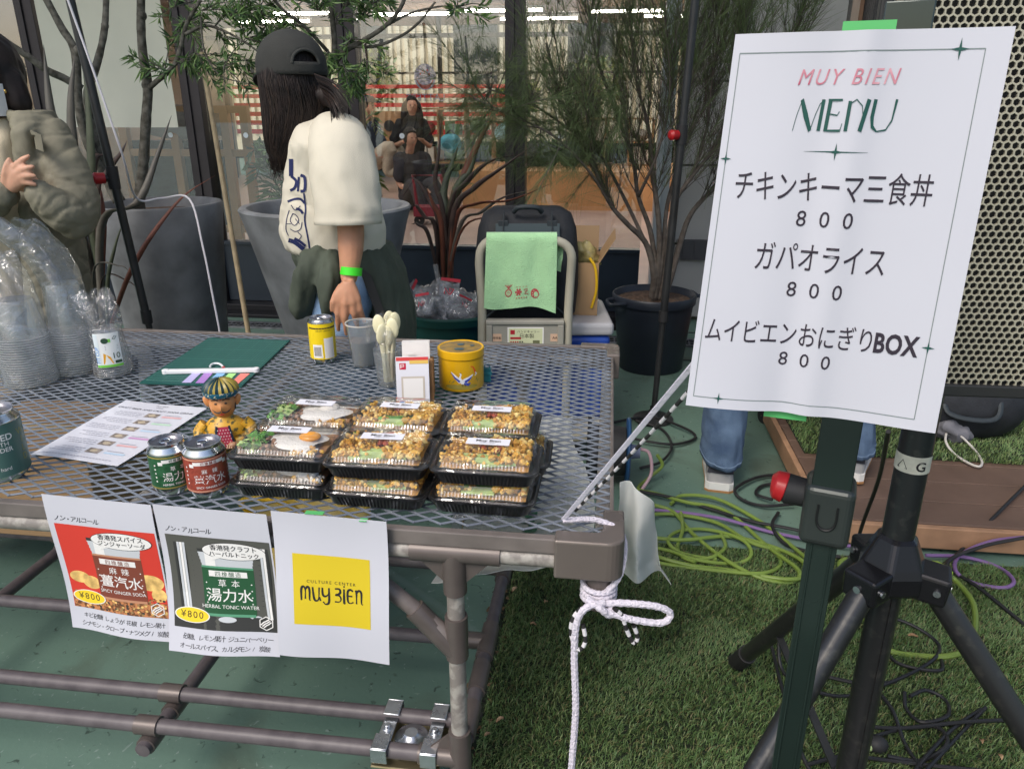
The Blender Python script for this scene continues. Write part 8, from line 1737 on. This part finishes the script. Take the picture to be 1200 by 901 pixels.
fuse(b, 'coat', coat, e, 0.0065, 4, post=lambda p, n: p + n * (0.0022 * math.sin((p - e0_).length * 120 + 5 * noise.noise(p * 9)) * math.exp(-(p - e0_).length / 0.16) + 0.0018 * math.sin((p - e1_).length * 115 + 4 * noise.noise(p * 8)) * math.exp(-(p - e1_).length / 0.16) + 0.0012 * noise.noise(p * 60) + 0.15 * 0.004 * noise.noise(V((p.x * 16 + p.z * 14, p.y * 9, p.z * 12))) - 0.012 * max(0, 0.35 - 2.2 * abs(noise.noise(V((p.x * 7 + p.z * 10, p.y * 6, p.z * 13 - p.x * 9))))) - 0.007 * max(0, 0.4 - 3 * abs(noise.noise(V((p.x * 14 - p.z * 16, p.y * 10, p.z * 20 + 5)))))))
cv = bvh_of(e.children[-1])
b = B(); h_ = []
def oncoat(u, v, l=0.003):
    h = cv.ray_cast(V((0, 0, CAM_H)), ray(u, v).normalized()); return (h[0] if h[0] is not None else Lp(u, v, -0.1)) - ray(u, v).normalized() * l
b.slab(lambda u, v: oncoat(27 + 22 * u + 3 * v, 148 + 10 * u + 20 * v), 6, 6, 0.003); b.build('chest_flap', coat, e)
b = B(); q = oncoat(34, 157, 0.008); b.lathe([(0, 0.003), (0.006, 0.003), (0.0065, 0)], 12, c=q, M=rot(x=R(90))); b.build('button', rubber, e)
b = B()
for sx in (-0.11, 0.08): tubes(b, [V((Lp(0, 400).x + sx, YL + 0.06, 0.62)), V((Lp(0, 400).x + sx, YL + 0.06, 0.07))], [0.085, 0.065])
fuse(b, 'trousers', mat('trousers_dark', (0.03, 0.03, 0.035), rough=0.9), e, 0.011, 4)
for sx in (-0.11, 0.08): b = B(); b.ell((Lp(0, 400).x + sx, YL + 0.0, 0.045), (0.05, 0.13, 0.05), nu=16, nv=10, f=lambda q: V((q.x, q.y, max(-0.044, q.z)))); b.build('shoe', MATS['shoe_dark'], e)

# ---------------------------------------------------------------- person standing behind the menu sign
f1 = at(843, 572, Z=0.0); f2 = at(996, 560, Z=0.097); cxs = (f1.x + f2.x) / 2; ys = 2.42
e = thing('person', 'person in blue jeans and grey trainers standing behind the menu sign', 'person', (cxs, ys, 0))
b = B(); kneeL = V((f1.x + 0.012, f1.y + 0.10, 0.46)); hipc = V((cxs - 0.015, ys + 0.08, 0.86))
nk2 = V((cxs + 0.12, ys + 0.42, 1.22)); hL2 = nk2 + V((0.02, 0.12, 0.13))
b.ell(hL2, (0.078, 0.095, 0.115), nu=18, nv=14); tubes(b, [hL2 - V((0, 0.03, 0.06)), nk2 - V((0, 0.04, 0.04))], [0.052, 0.06]); b.ell(hL2 + V((0, 0.095, -0.02)), (0.013, 0.018, 0.02), nu=8, nv=8)
for sg in (-1, 1): b.ell(hL2 + V((sg * 0.078, 0, -0.01)), (0.01, 0.018, 0.03), nu=8, nv=8)
for sg in (-1, 1):
    S_ = nk2 + V((sg * 0.15, -0.03, -0.07)); E_ = S_ + V((sg * 0.02, 0.08, -0.27)); Wr = E_ + V((-sg * 0.03, 0.20, -0.08)); tubes(b, [S_, E_, Wr], [0.045, 0.038, 0.026])
    kk = [Wr + V((sg * (0.03 - 0.018 * i), 0.085, -0.01)) for i in range(4)]; hand_mesh(b, Wr, kk, [q + V((0, 0.055 + 0.012 * (i in (1, 2)), -0.025)) for i, q in enumerate(kk)], [Wr + V((-sg * 0.015, 0.02, 0)), Wr + V((-sg * 0.04, 0.06, 0)), Wr + V((-sg * 0.045, 0.09, -0.01))], 0.025, 0.0085)
fuse(b, 'body', skin2, e, 0.005, 3)
b = B(); b.ell(hL2 + V((0, -0.012, 0.02)), (0.090, 0.100, 0.115), nu=22, nv=16, f=lambda q: V((q.x, min(q.y, 0.07), max(q.z, -0.09)))); fuse(b, 'hair', hairm, e, 0.008, 3)
b = B(); hems = []
for f, sgn in ((f1, -1), (f2, 1)):
    hp_ = hipc + V((sgn * 0.085, 0, -0.02)); kn = V((f.x * 0.75 + hp_.x * 0.25 + 0.0, f.y + 0.11, 0.47)); an = V((f.x + 0.006, f.y + 0.034, f.z + 0.185)); tubes(b, [hp_, hp_.lerp(kn, 0.5) + V((0, -0.01, 0)), kn, kn.lerp(an, 0.3)], [0.098, 0.092, 0.082, 0.079], 18); hems.append((kn.lerp(an, 0.12), an, f))
body_loft(b, [(hipc + V((0, 0, -0.08)), V((0.17, 0, 0)), V((0, 0.12, 0))), (hipc + V((0, 0, 0.04)), V((0.165, 0, 0)), V((0, 0.115, 0))), (hipc + V((0, 0, 0.14)), V((0.155, 0, 0)), V((0, 0.105, 0)))], 20)
fuse(b, 'jeans', denim, e, 0.009, 5, post=lambda p, n: p + n * (0.005 * noise.noise(V((p.x * 14, p.y * 14, p.z * 30))) + 0.003 * noise.noise(V((p.x * 40 + p.z * 30, p.y * 30, p.z * 50))) - 0.008 * abs(noise.noise(V((p.x * 26, p.y * 26, p.z * 44))))))
for kn, an, f in hems:          # lower legs: cloth tubes with an open hem breaking over the shoe
    rings = []; lo = V((f.x + 0.004, f.y + 0.034, f.z + 0.118))
    for k in range(30):
        t = k / 29; c = kn.lerp(lo, t); r_ = 0.081 - 0.005 * t; q_ = []
        for j in range(40):
            a = 2 * math.pi * j / 40; z_ = c.z + 0.030 * t ** 4 * math.sin(a); w_ = -0.020 * max(0, 0.30 - 1.7 * abs(noise.noise(V((math.cos(a) * 1.3 + f.x, math.sin(a) * 1.3, z_ * (9 + 9 * t)))))) * (0.3 + t) + 0.005 * noise.noise(V((math.cos(a) * 2, math.sin(a) * 2, z_ * 12)))
            q_.append(V((c.x + (r_ + w_) * math.cos(a) * 0.94, c.y + (r_ + w_) * math.sin(a) * 1.10, z_)))
        rings.append(q_)
    bb = B(); bb.loft(rings, cap=False); bb.build('trouser_leg', denim, e, sharp=0, solid=0.003)
    bb = B(); bb.tube(rings[-2], 0.0028, 6, closed=True); bb.build('hem', mat('denim_hem', (0.13, 0.19, 0.28), rough=0.9), e)
b = B(); b.tube([hipc + V((0.160 * math.cos(a), 0.112 * math.sin(a), 0.115)) for a in [2 * math.pi * k / 28 for k in range(28)]], 0.014, 8, closed=True); b.build('belt', rubber, e)
b = B(); h0 = hipc + V((-0.01, 0, 0.03)); ax2 = nk2 - h0
body_loft(b, [(h0, V((0.185, 0, 0)), V((0, 0.13, 0))), (h0 + ax2 * 0.35, V((0.175, 0, 0)), V((0, 0.13, 0.02))), (h0 + ax2 * 0.75, V((0.18, 0, 0)), V((0, 0.11, -0.05))), (h0 + ax2 * 0.93, V((0.11, 0, 0)), V((0, 0.08, -0.05))), (nk2, V((0.06, 0, 0)), V((0, 0.05, -0.03)))], 24)
for sg in (-1, 1): S_ = nk2 + V((sg * 0.13, -0.04, -0.06)); tubes(b, [S_, S_ + V((sg * 0.035, 0.05, -0.20))], [0.065, 0.068])
fuse(b, 'white_shirt', mat('shirt_white', (0.66, 0.66, 0.66), rough=0.85, var=0.03), e, 0.010, 5, post=lambda p, n: p + n * 0.010 * noise.noise(p * 14))
def trainer(f, yaw):
    M = rotz(yaw) * 1.14
    def sec(y, w, h): return [f + M @ V((x * w, y, zz * h)) for x, zz in ((-1, 0.0), (-1.04, 0.25), (-0.95, 0.6), (-0.7, 0.9), (0, 1.0), (0.7, 0.9), (0.95, 0.6), (1.04, 0.25), (1, 0.0))]
    b = B(); b.loft([[p_ + V((0, 0, 0.028)) for p_ in sec(y, w, h)] for y, w, h in ((-0.030, 0.030, 0.050), (-0.022, 0.038, 0.072), (0.03, 0.040, 0.072), (0.09, 0.042, 0.062), (0.15, 0.047, 0.046), (0.21, 0.048, 0.034), (0.245, 0.038, 0.026), (0.258, 0.02, 0.014))]); sh_ = b.build('shoe', mat('trainer_grey', (0.30, 0.30, 0.30), rough=0.7, var=0.1, vs_=20), e, sharp=50)
    b = B(); b.loft([[f + M @ V((x * w, y, z)) for x, z in ((-1, 0.004), (-1, 0.030), (1, 0.030), (1, 0.004))] for y, w in ((-0.036, 0.030), (-0.026, 0.042), (0.05, 0.042), (0.15, 0.050), (0.21, 0.050), (0.25, 0.040), (0.266, 0.02))], smooth=False); b.build('midsole', mat('trainer_white', (0.66, 0.65, 0.62), rough=0.5), sh_)
    b = B(); b.loft([[f + M @ V((x * w, y, z)) for x, z in ((-1, 0.0), (-1, 0.007), (1, 0.007), (1, 0.0))] for y, w in ((-0.037, 0.031), (-0.027, 0.043), (0.05, 0.043), (0.15, 0.051), (0.21, 0.051), (0.25, 0.041), (0.267, 0.02))], smooth=False); b.build('outsole', mat('gum_rubber', (0.36, 0.18, 0.07), rough=0.6), sh_)
    b = B(); b.tube([f + M @ V((0.041 * math.cos(a), 0.01 + 0.045 * math.sin(a), 0.086 + 0.004 * math.sin(a))) for a in [2 * math.pi * k / 20 for k in range(20)]], 0.011, 8, closed=True); b.slab(lambda u, v: f + M @ V(((u - 0.5) * 0.074 * (1.06 - 0.1 * v), -0.030 - 0.004 * math.cos((u - 0.5) * 3) + 0.004 * v, 0.062 + 0.018 * v)), 8, 4, 0.003); b.build('collar', mat('trainer_navy', (0.02, 0.022, 0.032), rough=0.7), sh_)
    b = B(); b.slab(lambda u, v: f + M @ V(((u - 0.5) * 0.044, -0.036 - 0.002 * math.cos((u - 0.5) * 3) + 0.010 * v, 0.080 + 0.026 * v)), 6, 4, 0.004); b.build('heel_tab', MATS['trainer_grey'], sh_)
    s = Sheet(lambda x, y, z: f + M @ V((x, -0.0415 - z + (y - 0.08) * 0.38, y))); s.text('NIKE', 0, 0.086, 0.016, 0, 0.0015, fat=0.02, shear=0.2); s.build('heel_lettering', [MATS['trainer_navy']], sh_)
trainer(f1 + V((0.0, 0.012, 0)), -0.25); trainer(f2 + V((0.0, 0.012, 0)), -0.5)
# ================================================================ INSIDE THE SHOP
wben = mat('bench_wood', (0.50, 0.26, 0.11), rough=0.55, var=0.12, vs_=3)
e = thing('wooden_platform', 'long orange-brown wooden platform bench inside the shop', 'bench', T(0.2, 10.2, 0), -GA)
b = B(); b.box(T(0.8, 10.0, 0.47), (5.6, 1.9, 0.05), GM); b.build('top', mat('bench_top', (0.55, 0.30, 0.13), rough=0.5, var=0.1, vs_=3), e)
b = B(); b.box(T(0.8, 9.95, 0.225), (5.5, 1.8, 0.44), GM)
for k in range(5): b.box(T(-1.95 + k * 1.35, 9.045, 0.225), (0.012, 0.006, 0.44), GM)
b.build('front', wben, e)
# things for sale and clutter on the platform and round it
shelfm = mat('shelf_wood', (0.34, 0.19, 0.09), rough=0.6, var=0.2, vs_=6)
def crate_shelf(p, q, label, w=1.0, h=0.62, rows=2, cols=3):
    e = thing('display_shelf', label, 'shelf', T(p, q, 0.495), -GA, 'wooden display shelves in the shop'); rr = random.Random(int(p * 10) + 50)
    b = B()
    for i in range(cols + 1): b.box((-w / 2 + w * i / cols, 0, h / 2), (0.025, 0.3, h))
    for j in range(rows + 1): b.box((0, 0, h * j / rows + 0.012), (w - 0.03, 0.296, 0.024))
    b.build('frame', shelfm, e, world=False)
    for i in range(cols):
        for j in range(rows):
            b = B(); c = (-w / 2 + w * (i + 0.5) / cols, 0.0, h * j / rows + 0.026); hh = h / rows * rr.uniform(0.45, 0.8)
            if rr.random() < 0.5: b.ell((c[0], c[1], c[2] + hh / 2), (w / cols * 0.36, 0.12, hh / 2), nu=14, nv=10, f=lambda q: q * (1 + 0.25 * noise.noise(q * 12)))
            else: b.box((c[0] - 0.05, 0, c[2] + hh / 2), (0.11, 0.2, hh)); b.box((c[0] + 0.07, 0, c[2] + hh * 0.4), (0.09, 0.2, hh * 0.8))
            b.build('goods', mat('goods_%d' % rr.randrange(6), [(0.05, 0.30, 0.36), (0.45, 0.20, 0.06), (0.04, 0.05, 0.10), (0.55, 0.50, 0.42), (0.30, 0.05, 0.05), (0.12, 0.22, 0.12)][len(MATS) % 6], rough=0.5), e, world=False)
crate_shelf(0.05, 10.35, 'wooden display shelf with small goods right of the seated people'); crate_shelf(-2.35, 10.5, 'wooden display shelf with goods behind the man in beige trousers', 1.2, 0.75)
for (u, v, q, r3, col, lab) in [(632, 182, 10.0, (0.26, 0.15, 0.21), (0.03, 0.03, 0.035), 'dark bag standing on the wooden platform inside the shop'), (668, 180, 10.0, (0.20, 0.14, 0.17), (0.06, 0.09, 0.08), 'dark green bag with an orange base on the wooden platform'), (528, 168, 9.9, (0.16, 0.10, 0.13), (0.10, 0.36, 0.44), 'light blue round bundle on the wooden platform inside the shop'), (598, 155, 10.1, (0.20, 0.12, 0.16), (0.30, 0.48, 0.50), 'pale turquoise cloth bundle on the shelf top inside the shop')]:
    c = atq(u, v, q); e = thing('bag', lab, 'bag', (c.x, c.y, c.z - r3[2])); b = B(); b.ell(c, r3, nu=20, nv=14, f=lambda w_: w_ * (1 + 0.22 * noise.noise(w_ * 8 + V((u, 0, 0))))); b.build('bundle', mat('bundle_%d' % u, col, rough=0.7, var=0.4, vs_=8), e)
    b = B(); b.tube(smoothpath([c + V((-r3[0] * 0.4, 0, r3[2] * 0.9)), c + V((0, 0, r3[2] * 1.35)), c + V((r3[0] * 0.4, 0, r3[2] * 0.9))], 5), 0.014, 6); b.build('handle', rubber, e)
# hedge and dark low wall outside the far window
b = B(); rr = random.Random(3)
e = thing('hedge', 'green hedge along the street beyond the far windows', 'hedge', T(0, FQ + 12.0, 0), -GA); items = []
for k in range(2600): items.append((T(rr.uniform(-8, 6), FQ + 12 + rr.uniform(-0.35, 0.35), rr.uniform(0.1, 0.55 + 0.2 * noise.noise(V((k, 0, 0))))), V((rr.gauss(0, 1), rr.gauss(-0.5, 1), rr.gauss(0.3, 1))).normalized(), 0.20, 0.08, rr.choice((0, 1, 2))))
leafmesh('foliage', items, lf, e); b = B(); b.box(T(-1, FQ + 12, 0.3), (14, 0.3, 0.6), GM); b.build('hedge_core', mat('hedge_core', (0.02, 0.03, 0.015), rough=1.0), e)
for (p, z0, r_) in ((-2.2, 1.0, 0.5), (-0.4, 1.2, 0.6), (-5.6, 1.2, 0.7)):
    e = thing('street_tree', ['leafy yellow-green street tree beyond the far windows near the emblem', 'leafy street tree beyond the far windows behind the feathery tree', 'leafy street tree beyond the far windows at left'][int(abs(p)) % 3 if p > -2 else 2], 'tree', T(p, FQ + 13.2, 0), -GA, 'street trees beyond the shop'); items = []
    for k in range(520):
        d = V((rr.gauss(0, 1), rr.gauss(0, 1), rr.gauss(0, 1))).normalized() * r_ * rr.uniform(0.4, 1.0) ** 0.5; items.append((T(p, FQ + 13.2, z0 + r_ * 1.0) + V((d.x, d.y, d.z * 0.9)), V((rr.gauss(0, 1), rr.gauss(0, 1), rr.gauss(0, 1))).normalized(), 0.19, 0.08, rr.choice((0, 0, 1))))
    leafmesh('crown', items, [mat('leaf_yellow', (0.20, 0.22, 0.05), rough=0.5), lf[1], lf[0]], e); b = B(); b.tube([T(p, FQ + 13.2, 0), T(p + 0.05, FQ + 13.2, z0 + 0.6)], [0.08, 0.05], 8); b.build('trunk', bark2, e)
# seated people
def small_person(name_label, hip, sit_dir, shirt_c, leg_c, hair_long, lean, arms, legs, skin_m=skin2, hair_r=1.0):
    e = thing('person', name_label, 'person', (hip.x, hip.y, hip.z - 0.1)); up = (V((lean.x, lean.y, 1))).normalized()
    chest = hip + up * 0.42; neck = hip + up * 0.54; head = hip + up * 0.70 + V((sit_dir.x, sit_dir.y, 0)) * 0.05; sd_ = V((-sit_dir.y, sit_dir.x, 0))
    b = B(); b.ell(head, (0.075, 0.085, 0.105), nu=16, nv=12); b.ell(head + sit_dir * 0.088 + V((0, 0, -0.015)), (0.012, 0.012, 0.018), nu=8, nv=6); tubes(b, [head - V((0, 0, 0.07)), neck], [0.05, 0.055], 10)
    for sg in (-1, 1):
        b.ell(head + sd_ * sg * 0.076, (0.012, 0.012, 0.028), nu=8, nv=6); S_ = chest + sd_ * sg * 0.16 + up * 0.05; E_, Wr, Tp = [hip + V((0, 0, 0)) + sit_dir * a + sd_ * sg * s_ + V((0, 0, z)) for a, s_, z in arms]; tubes(b, [S_, E_, Wr], [0.046, 0.038, 0.027], 10)
        d = (Tp - Wr).normalized(); x, y, d = frame_from(d); kk = [Wr + d * 0.08 + x * (0.028 - 0.019 * i) for i in range(4)]; hand_mesh(b, Wr, kk, [q + d * (0.06 + 0.012 * (i in (1, 2))) - y * 0.012 for i, q in enumerate(kk)], [Wr + d * 0.02 + x * 0.02, Wr + d * 0.05 + x * 0.05, Wr + d * 0.085 + x * 0.055], 0.026, 0.009)
    fuse(b, 'body', skin_m, e, 0.009, 2)
    b = B(); body_loft(b, [(hip + V((0, 0, -0.02)), sd_ * 0.175, sit_dir * 0.13), (hip + up * 0.2, sd_ * 0.175, sit_dir * 0.125), (chest, sd_ * 0.19, sit_dir * 0.125), (neck - up * 0.03, sd_ * 0.11, sit_dir * 0.08)], 18)
    for sg in (-1, 1): S_ = chest + sd_ * sg * 0.15 + up * 0.05; E_ = hip + sit_dir * arms[0][0] + sd_ * sg * arms[0][1] + V((0, 0, arms[0][2])); tubes(b, [S_, S_.lerp(E_, 0.7)], [0.075, 0.078], 12)
    fuse(b, 'shirt', mat('shirt_%s' % name_label[:14].replace(' ', '_'), shirt_c, rough=0.85, var=0.2, vs_=8), e, 0.013, 4, post=lambda p, n: p + n * 0.012 * noise.noise(p * 11))
    b = B()
    for sg in (-1, 1): P = [hip + sit_dir * a + sd_ * sg * s_ + V((0, 0, z)) for a, s_, z in legs]; tubes(b, P, [0.10, 0.085, 0.075, 0.06][:len(P)], 12)
    b.ell(hip, (0.18, 0.16, 0.12), nu=14, nv=10); fuse(b, 'trousers', mat('trousers_%s' % name_label[:14].replace(' ', '_'), leg_c, rough=0.85, var=0.15, vs_=7), e, 0.013, 4)
    for sg in (-1, 1): P = hip + sit_dir * legs[-1][0] + sd_ * sg * legs[-1][1] + V((0, 0, legs[-1][2])); b = B(); b.ell(P + sit_dir * 0.06 - V((0, 0, 0.02)), (0.06, 0.06, 0.045), nu=12, nv=8); b.ell(P + sit_dir * 0.13 - V((0, 0, 0.03)), (0.055, 0.055, 0.035), nu=12, nv=8); fuse(b, 'shoe', MATS['shoe_dark'], e, 0.012, 2)
    b = B(); b.ell(head - sit_dir * 0.015 + V((0, 0, 0.025)), (0.088 * hair_r, 0.096 * hair_r, 0.108), nu=18, nv=12, f=lambda q: q if q.dot(sit_dir) < 0.055 or q.z > 0.05 else q - sit_dir * (q.dot(sit_dir) - 0.055))
    if hair_long:
        for sg in (-1, 0, 1): tubes(b, [head - sit_dir * 0.04 + sd_ * sg * 0.07, head - sit_dir * 0.03 + sd_ * sg * 0.10 - V((0, 0, 0.14)), head - sit_dir * 0.02 + sd_ * sg * 0.11 - V((0, 0, 0.26))], [0.06, 0.055, 0.03], 10)
    fuse(b, 'hair', hairm, e, 0.010, 3)
    b = B()
    for sg in (-1, 1): b.ell(head + sd_ * sg * 0.030 + sit_dir * 0.080 + V((0, 0, 0.008)), (0.010, 0.010, 0.006), nu=8, nv=6)
    b.build('eyes', MATS['eye_dark'], e)
    return e, head
hp1 = atq(482, 172, 9.35); hp1.z = 0.60
small_person('seated woman in black looking at her hands inside the shop', hp1, V((0.25, -0.97, 0)).normalized(), (0.012, 0.012, 0.015), (0.014, 0.014, 0.018), True, V((0.05, -0.12, 0)), [(0.02, 0.25, 0.20), (0.26, 0.12, 0.26), (0.38, 0.02, 0.32)], [(0.02, 0.09, 0.0), (0.40, 0.13, 0.02), (0.46, 0.11, -0.36), (0.48, 0.11, -0.52)])
hp2 = atq(437, 190, 9.2); hp2.z = 0.59
e2, hd = small_person('man in a navy shirt and beige trousers sitting on the platform', hp2, V((0.94, -0.35, 0)).normalized(), (0.025, 0.035, 0.06), (0.50, 0.42, 0.32), False, V((-0.06, -0.10, 0)), [(0.06, 0.22, 0.16), (0.38, 0.14, 0.06), (0.52, 0.06, 0.06)], [(0.02, 0.09, 0.0), (0.36, 0.16, 0.20), (0.28, 0.10, -0.10), (0.40, 0.08, -0.12)])
b = B(); b.ell(hd + V((0, 0, 0.06)), (0.098, 0.105, 0.085), nu=18, nv=10, f=lambda q: V((q.x, q.y, max(q.z, -0.01)))); b.ell(hd + V((0.11, -0.04, 0.055)), (0.075, 0.07, 0.010), nu=14, nv=6); b.build('cap', mat('cap_navy', (0.02, 0.025, 0.04), rough=0.9), e2)
hp3 = atq(483, 232, 8.55); hp3.z = 0.22
small_person('child with short black hair sitting on the floor before the platform', hp3, V((0.6, -0.8, 0)).normalized(), (0.035, 0.030, 0.034), (0.05, 0.045, 0.05), False, V((0.0, -0.1, 0)), [(0.05, 0.20, 0.16), (0.26, 0.10, 0.10), (0.36, 0.04, 0.08)], [(0.02, 0.08, 0.0), (0.30, 0.14, 0.16), (0.42, 0.10, -0.12)], skin2, 1.08)
# wooden box and red trolley on the floor, back board
e = thing('red_trolley', 'small dark red trolley on the shop floor behind the flax leaves', 'trolley', atq(508, 255, 7.6)); c = atq(508, 255, 7.6); c.z = 0
b = B(); b.box(c + V((0, 0, 0.16)), (0.42, 0.3, 0.10)); b.tube([c + V((-0.18, 0, 0.2)), c + V((-0.22, 0, 0.55)), c + V((0.1, 0, 0.55)), c + V((0.18, 0, 0.2))], 0.02, 8); b.build('tray', mat('trolley_red', (0.22, 0.025, 0.04), rough=0.5), e)
for sx in (-0.15, 0.15): b = B(); b.lathe([(0.01, -0.02), (0.06, -0.02), (0.06, 0.02), (0.01, 0.02)], 14, c=c + V((sx, -0.1, 0.062)), M=rot(x=R(90))); b.build('wheel', rubber, e)
e = thing('wooden_cabinet', 'wooden cabinet with a round hole behind the man inside the shop', 'cabinet', atq(455, 150, 10.9)); c = atq(452, 150, 10.9)
b = B(); b.box(V((c.x, c.y, 0.85)), (0.75, 0.5, 0.75), GM); b.build('body', shelfm, e); b = B(); b.lathe([(0, 0), (0.08, 0), (0.08, 0.01), (0, 0.01)], 18, c=V((c.x + 0.1, c.y - 0.27, 1.02)), M=rot(x=R(90))); b.build('hole', rubber, e)
# hanging banner, rack and pot plants by the glass at left
pa, pc2 = Tinv(atq(72, 147, FQ - 0.09))[0], Tinv(atq(212, 150, FQ - 0.09))[0]; zb = atq(140, 149, FQ - 0.09).z
e = thing('hanging_banner', 'large plain cream cloth banner hanging before the window at left', 'banner', T((pa + pc2) / 2, FQ - 0.09, zb))
b = B(); b.slab(lambda u, v: T(pa - 0.02 + (pc2 - pa) * u, FQ - 0.09 + 0.012 * math.sin(u * 9) * (1 - v * 0.5) + 0.006 * noise.noise(V((u * 5, v * 7, 0))), zb + 1.35 * v), 24, 20, 0.002); b.build('cloth', mat('banner_cream', (0.68, 0.66, 0.56), rough=0.8, var=0.03, vs_=4, emit=None), e)
b = B(); b.tube([T(pa - 0.05, FQ - 0.09, zb + 1.36), T(pc2 + 0.05, FQ - 0.09, zb + 1.36)], 0.012, 8); b.build('rod', blackp, e)
e = thing('clothes_rack', 'dark rack with orange wooden posts below the cream banner inside the shop', 'rack', T(-3.1, FQ + 0.8, 0), -GA)
b = B()
for p in (-3.6, -3.2, -2.8, -2.65): b.box(T(p, FQ + 0.8, 0.65), (0.06, 0.05, 1.25), GM)
for z in (0.4, 0.95, 1.25): b.box(T(-3.13, FQ + 0.8, z), (0.9, 0.03, 0.05), GM)
b.build('posts', mat('rack_orange', (0.45, 0.22, 0.08), rough=0.5), e)
b = B(); b.box(T(-3.25, FQ + 0.95, 0.72), (0.75, 0.16, 0.62), GM); b.build('clothes', mat('rack_clothes', (0.02, 0.022, 0.03), rough=0.9, var=0.4, vs_=6), e)
b = B(); b.ell(T(-3.15, FQ + 0.85, 1.16), (0.36, 0.10, 0.12), M=GM, nu=20, nv=12, f=lambda q: q * (1 + 0.2 * noise.noise(q * 9))); b.build('folded_cloth', mat('rack_grey', (0.22, 0.20, 0.19), rough=0.9), e)
def potplant(p, q, label, n, h, w, m, potr=0.14):
    e = thing('potted_plant', label, 'plant', T(p, q, 0), 0, 'potted plants inside the window'); c = T(p, q, 0); rr = random.Random(n)
    b = B(); b.lathe([(0.001, 0.01), (potr * 0.75, 0.01), (potr, 0.26), (potr * 0.9, 0.27), (potr * 0.85, 0.24), (0.001, 0.24)], 24, c=c); b.build('pot', MATS['pot_navy'], e); items = []; st_ = B()
    for k in range(n):
        a = rr.uniform(0, 6.28); top = c + V((math.cos(a) * w * rr.uniform(0.3, 1), math.sin(a) * w * rr.uniform(0.3, 1), h * rr.uniform(0.55, 1.1))); mid = c + V((math.cos(a) * w * 0.2, math.sin(a) * w * 0.2, h * 0.6)); P = smoothpath([c + V((0, 0, 0.24)), mid, top, top + V((math.cos(a) * 0.08, math.sin(a) * 0.08, -0.08))], 5); st_.tube(P, 0.005, 5)
        for t in range(5, len(P)):
            for sg in (-1, 1): items.append((P[t], (P[min(t + 1, len(P) - 1)] - P[t - 1]).normalized() * 0.6 + V((-math.sin(a) * sg, math.cos(a) * sg, 0.1)), 0.13, 0.025, rr.choice((0, 1))))
    st_.build('stems', bark2, e); leafmesh('leaves', items, m, e)
potplant(-2.22, FQ + 0.55, 'dark bushy potted plant just inside the glass left of the woman', 22, 0.95, 0.26, [lf[1], lf[2]]); potplant(-2.05, FQ + 0.8, 'yellow-green palm in a pot inside the glass beside the woman', 16, 1.15, 0.34, [mat('palm_yellow', (0.22, 0.27, 0.05), rough=0.45), lf[0]])
e = thing('pale_box_planter', 'plain pale beige box standing inside the glass left of the woman', 'box', T(-1.86, FQ + 0.62, 0), -GA); b = B(); b.box(T(-1.86, FQ + 0.62, 0.33), (0.36, 0.3, 0.62), GM, taper=1.1); b.build('box', mat('box_beige', (0.46, 0.40, 0.34), rough=0.6, var=0.05), e); b = B(); b.box(T(-1.86, FQ + 0.62, 0.655), (0.40, 0.34, 0.03), GM); b.build('rim', MATS['box_beige'], e)
for k, (p, q) in enumerate(((-2.12, FQ + 0.3), (-1.96, FQ + 0.28))):
    e = thing('succulent_pot', ['low dark pot with grey-green succulents at the foot of the glass', 'low dark pot with round leaves beside the pale beige box'][k], 'plant', T(p, q, 0)); b = B(); c = T(p, q, 0); b.lathe([(0.001, 0.01), (0.08, 0.01), (0.1, 0.42), (0.001, 0.42)], 18, c=c); b.build('pot', MATS['pot_navy'], e); items = [(c + V((rg.uniform(-.1, .1), rg.uniform(-.08, .08), 0.42 + rg.uniform(0, 0.06))), V((rg.gauss(0, 1), rg.gauss(0, 1), 0.8)).normalized(), 0.07, 0.04, 0) for _ in range(60)]; leafmesh('leaves', items, [mat('leaf_succulent', (0.12, 0.17, 0.11), rough=0.5)], e)
